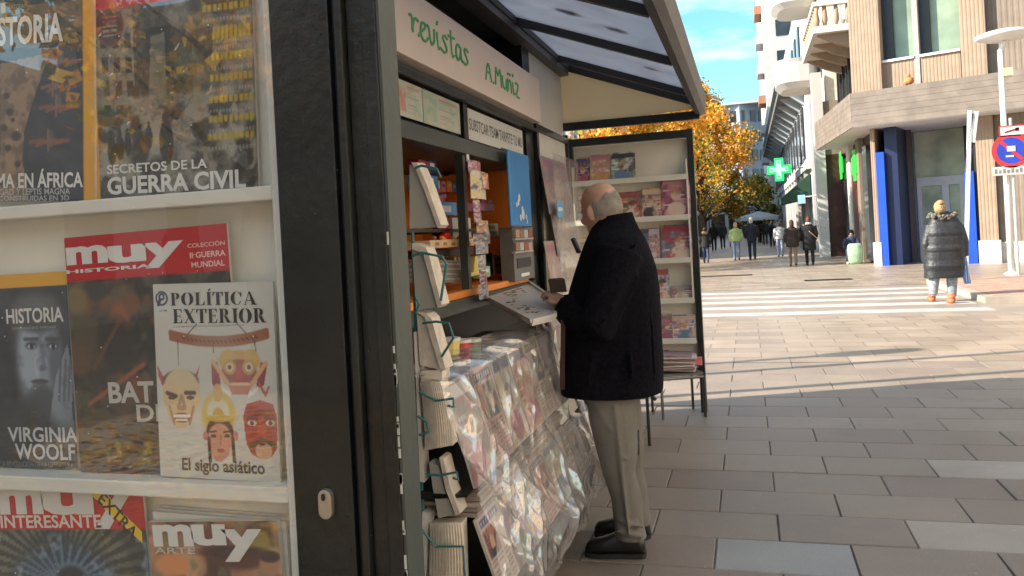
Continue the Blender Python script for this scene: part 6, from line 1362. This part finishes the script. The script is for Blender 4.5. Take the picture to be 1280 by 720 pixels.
# ================================================================ passers-by
def walker(name, label, px, pyf, pyh, coat, trouser, hair, heading=90, coat_len=.5, stride=.18, hat=None, seed=0, group=None, hood=False, arm=.0, wide=1., shoecol=(20, 18, 18), vox=.022, long_hair=0., skincol=None):
    """a person seen small: pose from a few joints, clothes over one body surface"""
    g = pt(px, pyf, Z=0); H_ = pt(px, pyh, Y=g.y).z; S_ = H_ / 1.72; h = R(heading)
    f = Vector((math.cos(h), math.sin(h), 0)); l = Vector((-f.y, f.x, 0)); t_ = thing(name, label, 'person', g, group=group); r_ = random.Random(seed)
    J = lambda a, b_, z: g + f * a * S_ + l * b_ * S_ + Z3 * z * S_
    st = stride
    leg_ = [((0, .09, .88), (st * .35 + .03, .095, .48), (st * .5, .09, .08)), ((0, -.09, .88), (-st * .1, -.095, .48), (-st * .6, -.09, .10))]
    arms = [((0, .19, 1.40), (-.05 - arm * .3, .25, 1.12), (.08 - arm, .24, .88)), ((0, -.19, 1.40), (-.02 + arm * .3, -.25, 1.12), (.10 + arm, -.24, .90))]
    q = MB(); q.loft([(J(.01, 0, 1.49), f * .05 * S_, l * .045 * S_), (J(.02, 0, 1.54), f * .085 * S_, l * .06 * S_), (J(.01, 0, 1.62), f * .095 * S_, l * .072 * S_), (J(0, 0, 1.69), f * .07 * S_, l * .055 * S_), (J(0, 0, 1.72), f * .02 * S_, l * .02 * S_)], 14)
    q.ell(J(.105, 0, 1.58), .018 * S_, 6, 5); q.tube([J(0, 0, 1.36), J(0, 0, 1.52)], .05 * S_, 10); q.tube([J(0, 0, .85), J(0, 0, 1.4)], .1 * S_, 10)
    for a, b_, c_ in arms:
        q.tube([J(*a), J(*b_), J(*c_)], [.045 * S_, .038 * S_, .026 * S_], 8); w_ = J(*c_); q.loft([(w_, f * .03 * S_, l * .014 * S_), (w_ - Z3 * .06 * S_, f * .035 * S_, l * .013 * S_), (w_ - Z3 * .09 * S_, f * .03 * S_, l * .01 * S_)], 8)
        for k in range(4): q.tube([w_ + f * (-.022 + .015 * k) * S_ - Z3 * .08 * S_, w_ + f * (-.02 + .015 * k) * S_ - Z3 * (.14 - .01 * abs(k - 1.4)) * S_], .008 * S_, 5)
        q.tube([w_ + f * .02 * S_ - Z3 * .02 * S_, w_ + f * .045 * S_ - Z3 * .075 * S_], .009 * S_, 5)
    for a, b_, c_ in leg_: q.tube([J(*a), J(*b_), J(*c_)], [.06 * S_, .045 * S_, .035 * S_], 8)
    q.build('body', mat('skin_%d' % (hash(skincol) % 97 if skincol else 0), skincol or (.45, .26, .18), .55), t_, voxel=vox * .6 if vox < .02 else .014, vsm=1)
    q = MB()
    for a, b_, c_ in leg_: q.loft([(J(*a), f * .10 * S_, l * .095 * S_), (J(*b_), f * .068 * S_, l * .066 * S_), (J(*c_), f * .055 * S_, l * .055 * S_)], 12)
    q.build('trousers', paint(trouser, .85), t_, voxel=.018, vsm=2)
    for a, b_, c_ in leg_:
        c0 = J(*c_); q = MB(); q.loft([(c0 + f * u * S_ + Z3 * (zz - c_[2]) * S_, l * w_ * S_, Z3 * hh * S_, .8) for u, w_, hh, zz in ((-.06, .03, .03, c_[2] - .03), (0, .04, .05, c_[2] - .02), (.08, .045, .035, c_[2] - .04), (.16, .035, .022, c_[2] - .055), (.19, .015, .012, c_[2] - .062))], 10); q.build('shoe', paint(shoecol, .5), t_, smooth=True)
    q = MB(); w_ = wide; hz = .95 - coat_len * .45 if coat_len > .3 else .88
    q.loft([(J(0, 0, hz), f * .155 * S_ * w_, l * .20 * S_ * w_), (J(0, 0, (hz + 1.1) / 2), f * .15 * S_ * w_, l * .195 * S_ * w_), (J(0, 0, 1.12), f * .135 * S_ * w_, l * .185 * S_ * w_), (J(0, 0, 1.34), f * .13 * S_ * w_, l * .20 * S_ * w_), (J(0, 0, 1.43), f * .09 * S_, l * .15 * S_), (J(0, 0, 1.49), f * .06 * S_, l * .07 * S_)], 20)
    for a, b_, c_ in arms: q.tube([J(*a), J(*b_), J(c_[0], c_[1], c_[2] + .02)], [.075 * S_ * w_, .065 * S_ * w_, .05 * S_ * w_], 12)
    q.build('coat', paint(coat, .85, var=.2, bump=.3, bscale=12), t_, voxel=vox, vsm=3)
    if hood: MB().loft([(J(-.07, 0, 1.38), f * .08 * S_, l * .12 * S_), (J(-.09, 0, 1.46), f * .09 * S_, l * .15 * S_), (J(-.06, 0, 1.52), f * .08 * S_, l * .12 * S_)], 14).build('hood', paint(hood, .95), t_, smooth=True)
    q = MB(); q.loft([(J(-.03, 0, 1.50 - long_hair), f * .06 * S_, l * .07 * S_), (J(-.035, 0, 1.56), f * .085 * S_, l * .082 * S_), (J(-.015, 0, 1.65), f * .098 * S_, l * .084 * S_), (J(-.01, 0, 1.71), f * .07 * S_, l * .06 * S_), (J(-.01, 0, 1.735), f * .03 * S_, l * .03 * S_)], 14)
    q.build('hair', paint(hair, .8, var=.3, vscale=30), t_, smooth=True)
    return t_, J, S_
walker('person', 'person in black coat with beige fur collar walking away beside the far stand', 883, 329, 284, (22, 22, 24), (60, 74, 100), (70, 50, 36), coat_len=.45, hood=(150, 124, 96), seed=1)
walker('person', 'blond person in pale green jacket and light jeans walking up the street', 921.5, 326, 278, (160, 180, 120), (110, 130, 160), (196, 150, 100), coat_len=.2, seed=2, wide=1.1)
walker('person', 'white-haired person in long navy coat next to the pale green jacket', 941, 325, 272, (26, 30, 44), (30, 36, 54), (190, 186, 182), coat_len=.4, seed=3)
walker('person', 'person in white jacket and pale jeans in the middle of the street', 976, 321, 277, (200, 200, 204), (130, 140, 170), (100, 70, 50), coat_len=.2, seed=4)
walker('person', 'person with brown hair and dark brown coat, beige trousers and brown boots', 992, 333, 275, (40, 28, 24), (120, 100, 84), (64, 34, 20), coat_len=.5, seed=5, wide=1.15, long_hair=.14, shoecol=(70, 40, 26))
t_, J, S_ = walker('person', 'person in long black coat with white scarf and shoulder strap by the white pillar', 1013, 332, 271, (14, 14, 16), (16, 16, 20), (90, 54, 36), coat_len=.9, seed=6, wide=1.15, shoecol=(60, 24, 18))
MB().tube([J(.16, .17, 1.46), J(-.17, -.02, 1.2), J(-.19, -.26, .95)], .012, 6).build('strap', paint((150, 130, 110)), t_); MB().loft([(J(-.02, 0, 1.46), (.1, 0, 0), (0, .12, 0)), (J(-.02, 0, 1.53), (.08, 0, 0), (0, .09, 0))], 12).build('scarf', paint((200, 196, 190)), t_, smooth=True)
for k, (px, pf, ph, c_, lb) in enumerate(((904, 311, 277, (24, 26, 32), 'dark figure far up the street left of the pale green jacket'), (893, 314, 278, (20, 22, 26), 'dark figure far up the street beside the fur collar'), (957, 306, 274, (24, 20, 26), 'dark figure far up the street right of the white-haired person'), (966, 309, 276, (16, 18, 24), 'dark figure far up the street just left of the white jacket'), (950, 300, 276, (60, 40, 46), 'small distant figure in dull red between the awnings'))):
    walker('person', lb, px, pf, ph, c_, (24, 26, 36), (40, 30, 26), seed=20 + k, coat_len=.4, vox=.03)
# seated person against the corner pier with a pale green bag
g = pt(1066, 329, Z=0); st_ = thing('person', 'person in dark jacket sitting low beside the corner pier', 'person', g); S_ = .95
q = MB(); q.ell(g + Vector((0, .1, .98)), (.09, .1, .12), 12, 10); q.tube([g + Vector((0, .1, .9)), g + Vector((0, .12, .5))], [.06, .15], 10)
q.tube([g + Vector((-.1, .1, .35)), g + Vector((-.15, -.35, .45)), g + Vector((-.16, -.38, .08))], [.09, .065, .045], 10); q.tube([g + Vector((.1, .1, .35)), g + Vector((.16, -.35, .45)), g + Vector((.2, -.42, .08))], [.09, .065, .045], 10)
q.build('body', M_skin, st_, voxel=.014, vsm=2)
q = MB(); q.loft([(g + Vector((0, .14, .28)), (.2, 0, 0), (0, .18, 0)), (g + Vector((0, .12, .6)), (.2, 0, 0), (0, .15, 0)), (g + Vector((0, .1, .84)), (.17, 0, 0), (0, .12, 0)), (g + Vector((0, .1, .92)), (.07, 0, 0), (0, .07, 0))], 16)
for s_ in (-1, 1): q.tube([g + Vector((.17 * s_, .1, .8)), g + Vector((.24 * s_, 0, .55)), g + Vector((.1 * s_, -.2, .5))], [.08, .07, .05], 10)
q.build('jacket', paint((40, 50, 76), .85), st_, voxel=.018, vsm=2)
MB().loft([(g + Vector((0, .12, .95)), (.11, 0, 0), (0, .12, 0)), (g + Vector((0, .12, 1.06)), (.1, 0, 0), (0, .11, 0)), (g + Vector((0, .12, 1.14)), (.05, 0, 0), (0, .05, 0))], 12).build('cap', paint((24, 26, 30), .9), st_, smooth=True)
q = MB()
for s_ in (-1, 1): q.tube([g + Vector((.1 * s_, .1, .33)), g + Vector((.17 * s_, -.35, .45)), g + Vector((.19 * s_, -.4, .1))], [.11, .085, .06], 10)
q.build('trousers', paint((30, 36, 50), .85), st_, voxel=.02, vsm=2)
for s_ in (-1, 1): MB().loft([(g + Vector((.19 * s_, -.36, .04)), (.05, 0, 0), (0, 0, .04)), (g + Vector((.2 * s_, -.55, .03)), (.05, 0, 0), (0, 0, .03))], 10).build('shoe', paint((190, 186, 180)), st_, smooth=True)
bg_ = g + Vector((.02, -.62, 0)); tag(MB().loft([(bg_, (.17, 0, 0), (0, .12, 0)), (bg_ + Z3 * .1, (.22, 0, 0), (0, .16, 0)), (bg_ + Z3 * .45, (.25, 0, 0), (0, .17, 0)), (bg_ + Z3 * .62, (.23, 0, 0), (0, .15, 0)), (bg_ + Z3 * .68, (.17, 0, 0), (0, .1, 0))], 16).build('bag', paint((140, 168, 140), .8, var=.2, bump=.5, bscale=9), smooth=True), 'pale green bag standing in front of the seated person', 'bag')

# woman in the long quilted coat
wf = Vector((-.1, 1, 0)).normalized(); g = pt(1180, 377, Z=0); YW2 = g.y
wo = thing('person', 'woman seen from behind in long quilted black coat, grey jeans and orange boots', 'person', g)
Q = lambda px, py, Y=YW2: pt(px, py, Y=Y)
q = MB(); hc = Q(1174.5, 260)
q.loft([(hc + Z3 * -.13, (.04, 0, 0), (0, .05, 0)), (hc + Z3 * -.08, (.062, 0, 0), (0, .085, 0)), (hc, (.075, 0, 0), (0, .098, 0)), (hc + Z3 * .07, (.06, 0, 0), (0, .08, 0)), (hc + Z3 * .11, (.02, 0, 0), (0, .03, 0))], 16)
q.ell(hc + Vector((0, .1, -.03)), .02, 8, 6); q.tube([hc - Z3 * .08, Q(1177, 285)], .055, 10); q.tube([Q(1178, 283), Q(1181, 340)], [.12, .13], 12)
q.tube([Q(1160, 285), Q(1157, 312), Q(1159, 333, YW2 + .1)], [.05, .04, .03], 8); q.tube([Q(1200, 283), Q(1205, 305), Q(1205, 322)], [.05, .04, .03], 8)
hw_ = Q(1206, 322); hand(q, hw_, Vector((0, .1, -1)), Vector((1, 0, 0))); hand(q, Q(1159, 333, YW2 + .1), Vector((.1, .5, -.8)), Vector((-1, 0, 0)))
for (a, b_) in (((1168, 350), (1167, 370)), ((1190, 350), (1190, 372))): q.tube([Q(*a), Q(*b_)], [.055, .045], 10)
q.build('body', M_skin, wo, voxel=.008, vsm=2)
M_quilt = mat('black_quilted_nylon', (.016, .018, .022), .5, var=.3, vscale=9, bump=1.0, bscale=22)
q = MB(); secs = []; r_ = random.Random(14)
prof = [(347, 1154.5, 1204.5), (335, 1154.5, 1206), (322, 1155, 1207), (312, 1155.5, 1207), (300, 1156, 1207), (290, 1156.5, 1206), (280, 1158.5, 1203), (273, 1162, 1197), (267, 1167, 1190), (263, 1172, 1184)]
for i in range(len(prof) - 1):
    (y0, a0, b0), (y1, a1, b1) = prof[i], prof[i + 1]
    for k in range(4):
        s_ = k / 4; y = y0 + (y1 - y0) * s_; a = a0 + (a1 - a0) * s_; b_ = b0 + (b1 - b0) * s_
        z_ = Q(1180, y).z; puff = (.008 + .006 * math.sin(z_ * 23)) * abs(math.sin(z_ * math.pi / .135 + .5 * math.sin(z_ * 5))) ; A, B = Q(a + 1, y), Q(b_ - 1, y); hw_2 = (B.x - A.x) / 2 + puff
        secs.append(((A + B) / 2, X3 * hw_2, Y3 * (hw_2 * .62 + puff), .85))
q.loft(secs, 36)
q.tube([Q(1163, 282), Q(1158, 305, YW2 - .02), Q(1158, 328, YW2 + .04)], [.085, .085, .07], 14); q.tube([Q(1198, 282), Q(1204, 302, YW2 - .02), Q(1205, 320)], [.085, .085, .07], 14)
q.build('coat', M_quilt, wo, voxel=.009, vsm=1)
M_fur = mat('grey_fur', (.14, .13, .11), .95, var=.5, vscale=30, bump=1., bscale=50)
q = MB(); r_ = random.Random(5)
for k in range(46): a = k / 46 * 2 * math.pi; q.ell(Q(1178, 270, YW2 - .02) + Vector((.205 * math.cos(a) * r_.uniform(.85, 1.1), .14 * math.sin(a), .035 * math.sin(a * 2 + 1) + r_.uniform(-.03, .03))), (.035, .03, .03), 6, 5)
q.build('fur_collar', M_fur, wo, smooth=True)
q = MB(); q.loft([(hc + Vector((0, -.02, -.10)), (.068, 0, 0), (0, .08, 0)), (hc + Vector((0, -.02, -.04)), (.085, 0, 0), (0, .10, 0)), (hc + Vector((0, -.01, .03)), (.092, 0, 0), (0, .11, 0)), (hc + Vector((0, 0, .09)), (.07, 0, 0), (0, .085, 0)), (hc + Vector((0, 0, .115)), (.03, 0, 0), (0, .04, 0))], 20); q.ell(hc + Vector((.0, -.07, .085)), (.06, .055, .05), 14, 10)
q.build('hair', mat('blond_hair', (.36, .23, .11), .6, var=.4, vscale=26, bump=.8, bscale=50), wo, smooth=True)
q = MB()
for (a, b_) in (((1168, 344), (1166.5, 368)), ((1190, 344), (1190, 370))): q.loft([(Q(*a), X3 * .09, Y3 * .1), (Q(*b_), X3 * .068, Y3 * .075)], 14)
q.build('jeans', mat('grey_jeans', (.24, .26, .30), .85, var=.35, vscale=25, bump=.3), wo, voxel=.01, vsm=2)
for (px, py) in ((1165.5, 377), (1190, 379)):
    c_ = pt(px, py, Z=0); q = MB(); q.loft([(c_ + Vector((-.01, -.07, .035)), X3 * .045, Z3 * .035, .8), (c_ + Vector((-.01, 0, .05)), X3 * .052, Z3 * .05, .8), (c_ + Vector((-.02, .12, .035)), X3 * .048, Z3 * .033, .8), (c_ + Vector((-.02, .19, .022)), X3 * .025, Z3 * .02, .8)], 14)
    q.loft([(c_ + Z3 * .04, X3 * .052, Y3 * .055), (c_ + Z3 * .15, X3 * .062, Y3 * .065)], 14); q.build('boot', mat('orange_boot', (.42, .13, .055), .6, var=.2), wo, smooth=True)
bgp = Q(1209, 338); bag = thing('carrier_bag', 'crumpled blue and white striped bag hanging from the woman\'s right hand', 'bag', bgp)
q = MB(); q.prism([Q(1204, 322), Q(1208, 320), Q(1211, 340), Q(1214, 354), Q(1207, 355), Q(1204, 345)], (0, .08, 0)); q.build('bag_body', mat('blue_bag', (.07, .19, .50), .5, var=.2), bag)
for k in range(2): MB().prism([Q(1205.5 + k * 3, 326), Q(1206.5 + k * 3, 326), Q(1209 + k * 3, 353), Q(1208 + k * 3, 353)], (0, -.008, 0)).build('stripe', paint((180, 196, 214)), bag)

# ================================================================ street furniture
M_wpaint = mat('white_pole_paint', (.72, .71, .68), .4, var=.06, vscale=3)
YL_ = 21.0
lamp = thing('street_lamp', 'white street lamp with flat round head at the right edge', 'street lamp', pt(1265, 343, Z=0)); lp = pt(1265, 343, Z=0)
MB().tube([lp - Z3 * .05, Vector((lp.x, lp.y, 5.2))], [.075, .055], 14).build('pole', M_wpaint, lamp, smooth=True)
MB().loft([(lp, X3 * .16, Y3 * .16), (lp + Z3 * .03, X3 * .16, Y3 * .16), (lp + Z3 * .06, X3 * .09, Y3 * .09)], 16).build('base', M_wpaint, lamp)
hz_ = pt(1255, 46, Y=lp.y).z; lc_ = Vector((lp.x + .1, lp.y, hz_))
MB().loft([(lc_ + Z3 * dz, X3 * r_, Y3 * r_) for dz, r_ in ((-.09, .10), (-.06, .42), (0.0, .60), (.05, .60), (.11, .45), (.15, .18), (.16, .03))], 32).build('lamp_head', M_wpaint, lamp, smooth=True)
MB().loft([(Vector((lp.x, lp.y, 5.15)), X3 * .06, Y3 * .06), (lc_ - Z3 * .10, X3 * .07, Y3 * .07)], 12).build('neck', M_wpaint, lamp)
bx = pt(1256, 90, Y=lp.y); MB().box((bx.x - .1, lp.y - .1, bx.z - .1), (bx.x + .14, lp.y + .08, bx.z + .08)).build('clamp_box', paint((220, 206, 160)), lamp)
sp_ = lp + Vector((.17, -.12, 0)); sgn = thing('no_parking_sign', 'round blue and red no parking sign with plates on a thin grey pole', 'sign', sp_)
cS = pt(1264, 188, Y=sp_.y - .06); sp_ = Vector((pt(1271, 300, Y=sp_.y).x, sp_.y, 0))
MB().tube([sp_ - Z3 * .02, Vector((sp_.x, sp_.y, cS.z + .75))], .035, 10).build('pole', mat('galvanised', (.5, .5, .5), .4, .5), sgn)
def disc(m, c_, r_, th, n=36): m.loft([(c_, X3 * r_, Z3 * r_), (c_ - Y3 * th, X3 * r_, Z3 * r_)], n); return m
ds = disc(MB(), cS, .40, .012).build('sign_disc', mat('sign_red', (.55, .03, .04), .35), sgn)
disc(MB(), cS - Y3 * .0125, .30, .003).build('blue_field', mat('sign_blue', (.015, .05, .42), .35), ds)
MB().beam(cS + Vector((-.22, -.018, .22)), cS + Vector((.22, -.018, -.22)), .07, .004, up=(0, 1, 0)).build('red_bar', mat('sign_red', (.55, .03, .04), .35), ds)
MB().box((cS.x - .09, cS.y - .024, cS.z - .02), (cS.x + .08, cS.y - .021, cS.z + .10)).box((cS.x - .12, cS.y - .024, cS.z - .15), (cS.x + .04, cS.y - .021, cS.z - .11)).build('sticker', paint((214, 214, 220)), ds)
zp = pt(1266, 163, Y=cS.y).z; pl = MB().box((cS.x - .23, cS.y - .012, zp - .13), (cS.x + .32, cS.y, zp + .12)).build('upper_plate', paint((196, 40, 46)), sgn)
MB().box((cS.x - .2, cS.y - .016, zp - .1), (cS.x + .29, cS.y - .0125, zp + .09)).build('white_field', paint((222, 214, 214)), pl)
MB().beam((cS.x - .12, cS.y - .018, zp - .04), (cS.x + .16, cS.y - .018, zp + .03), .04, .002, up=(0, 1, 0)).box((cS.x + .1, cS.y - .019, zp - .02), (cS.x + .18, cS.y - .017, zp + .06)).build('arrow', paint((120, 30, 30)), pl)
zp = pt(1266, 213, Y=cS.y).z; pl = MB().box((cS.x - .40, cS.y - .012, zp - .1), (cS.x + .42, cS.y, zp + .1)).build('lower_plate', paint((190, 190, 184)), sgn)
for k in range(9): MB().box((cS.x - .36 + k * .085, cS.y - .015, zp - .05), (cS.x - .31 + k * .085, cS.y - .0125, zp + .05 - .03 * (k % 2))).build('print_mark', paint((120, 124, 126)), pl)
# leaning channel post seen edge-on
lb_ = pt(1207, 356, Z=0); tp = thing('leaning_sign_post', 'leaning white channel post with a narrow sign seen edge-on beside the woman', 'sign post', lb_)
tt = pt(1212, 138, Y=lb_.y); dd_ = (tt - lb_); MB().beam(lb_, tt, .07, .07, up=(0, 1, 0)).build('post', mat('pale_metal', (.62, .66, .70), .35, .2), tp)
a, b_ = pt(1219, 139, Y=lb_.y), pt(1214.5, 178, Y=lb_.y); MB().beam(a, b_, .12, .04, up=(0, 1, 0)).build('sign_edge', mat('pale_metal', (.62, .66, .70), .35, .2), tp)
MB().beam(pt(1216, 142, Y=lb_.y - .03), pt(1210.6, 180, Y=lb_.y - .03), .03, .01, up=(0, 1, 0)).build('channel', M_dframe, tp)
a, b_ = pt(1212, 185, Y=lb_.y), pt(1210, 215, Y=lb_.y); MB().beam(a, b_, .10, .03, up=(0, 1, 0)).build('small_plate', paint((110, 90, 130)), tp)
# pharmacy cross
M_green = mat('green_neon', (.0, .42, .07), .4, emit=.75); M_gwh = mat('green_white_neon', (.16, .62, .26), .4, emit=.8)
def cross(name, label, px, py, D, s, dim=False):
    c_ = pt(px, py, D=D); t_ = thing(name, label, 'sign', c_); n_ = (Vector((0, 0, EYE)) - c_); n_.z = 0; n_.normalize()
    n_ = Vector((-.25, -1, 0)).normalized(); l = Vector((-n_.y, n_.x, 0)); q = MB()
    for (a, b_) in ((s, s * .36), (s * .36, s)): q.obox(c_ - n_ * (.02 if a > b_ else 0), l * a, n_ * .09, Z3 * b_)
    q.build('case', M_green, t_)
    if not dim:
        q = MB()
        for (a, b_) in ((s * .8, s * .2), (s * .2, s * .8)): q.obox(c_ + n_ * (.10 + (.004 if a > b_ else 0)), l * a, n_ * .008, Z3 * b_)
        q.build('light_core', M_gwh, t_); q = MB()
        for (a, b_) in ((.62, 0), (-.62, 0), (0, .62), (0, -.62)): q.ell(c_ + n_ * .12 + l * a * s + Z3 * b_ * s, .06, 8, 6)
        q.build('ring', M_green, t_)
        MB().beam(c_ + l * s, c_ + l * (s + 1.0), .05, .05).build('bracket', M_dframe, t_)
    return t_
cross('pharmacy_cross', 'glowing green pharmacy cross over the street', 974, 212, 42, .60)
M_green_refl = mat('green_reflection_glow', (.02, .35, .04), .5, emit=.3)  # glow added in place of the pharmacy cross mirrored in the shopfront
for px, lb in ((1051, 'green glow standing in for the cross reflected in the shopfront, left one'), (1068, 'green glow standing in for the cross reflected in the shopfront, right one')):
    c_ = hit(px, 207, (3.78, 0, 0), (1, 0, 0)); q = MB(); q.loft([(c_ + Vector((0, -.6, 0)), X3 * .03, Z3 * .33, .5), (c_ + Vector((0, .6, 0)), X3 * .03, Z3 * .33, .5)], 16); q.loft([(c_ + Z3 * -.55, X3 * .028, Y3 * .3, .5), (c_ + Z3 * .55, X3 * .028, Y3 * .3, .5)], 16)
    tag(q.build('green_cross_reflection', M_green_refl), lb, 'sign')
# awning, small blue sign and cafe parasols
aw = thing('shop_awning', 'dark green shop awning below the pharmacy cross', 'awning', pt(982, 240, D=46)); a = pt(972, 250, D=46)
q = MB(); q.prism([Vector((3.15, 42.5, 3.9)), Vector((1.75, 42.5, 2.75)), Vector((1.75, 42.5, 2.45)), Vector((3.15, 42.5, 2.7))], (0, 5, 0)); q.build('canopy', mat('dark_green_canvas', (.01, .045, .025), .8, bump=.2), aw)
bs = thing('blue_sign', 'small bright blue bracket sign on a curved arm by the white pillar', 'sign', pt(1002, 250, D=38)); c_ = pt(1002, 249, D=38); MB().box((c_.x - .16, c_.y, c_.z - .2), (c_.x + .16, c_.y + .08, c_.z + .2)).build('panel', mat('blue_light', (.20, .50, .85), .4, emit=.5), bs)
MB().tube([c_ + Vector((.1, .03, .1)), c_ + Vector((.6, .03, .12)), c_ + Vector((1.1, .03, .4))], .03, 6).build('arm', M_wpaint, bs)
def parasol(px, py_top, D, rad, colr, label):
    c_ = pt(px, py_top, D=D); t_ = thing('cafe_parasol', label, 'parasol', (c_.x, c_.y, 0)); MB().tube([(c_.x, c_.y, 0), (c_.x, c_.y, c_.z)], .04, 8).build('pole', M_dframe, t_)
    q = MB(); s_ = []
    q.loft([(c_ - Z3 * .75, X3 * rad, Y3 * rad, .7), (c_ - Z3 * .5, X3 * rad, Y3 * rad, .7), (c_, X3 * .05, Y3 * .05)], 8); q.build('canopy', mat('canvas_%d' % int(colr[0] * 999), colr, .8), t_)
parasol(885, 250, 60, 2.0, (.012, .02, .035), 'dark navy cafe parasol low behind the fur collared person')
parasol(910, 252, 58, 1.8, (.01, .016, .03), 'dark navy cafe parasol below the golden tree')
parasol(948, 264, 66, 1.9, (.35, .37, .40), 'pale grey cafe parasol far up the street')
# hidden lamp posts left of the kiosk, whose long shadows cross the sunlit paving
def hid_lamp(tip, L_, label, disc_=True):
    d = Vector((SUN.x, SUN.y, 0)).normalized(); h_ = L_ * math.tan(R(31)); b0 = tip + d * L_; t_ = thing('street_lamp', label, 'street lamp', (b0.x, b0.y, 0))
    MB().tube([(b0.x, b0.y, 0), (b0.x, b0.y, h_)], .055, 10).build('pole', M_wpaint, t_)
    sd2 = Vector((-d.y, d.x, 0))
    if disc_: MB().loft([(Vector((b0.x, b0.y, h_ + dz)), d * r_ * 1.1, sd2 * r_ * .3) for dz, r_ in ((-.07, .1), (0, .55), (.05, .55), (.12, .1))], 24).build('lamp_head', M_wpaint, t_)
hid_lamp(pt(1082, 441, Z=0), 8.6, 'white street lamp hidden left of the kiosk, near one')
hid_lamp(pt(1480, 425, Z=0), 10.5, 'white street lamp hidden left of the kiosk, far one')
hid_lamp(pt(1500, 447, Z=0), 9.6, 'plain white pole hidden left of the kiosk', False)
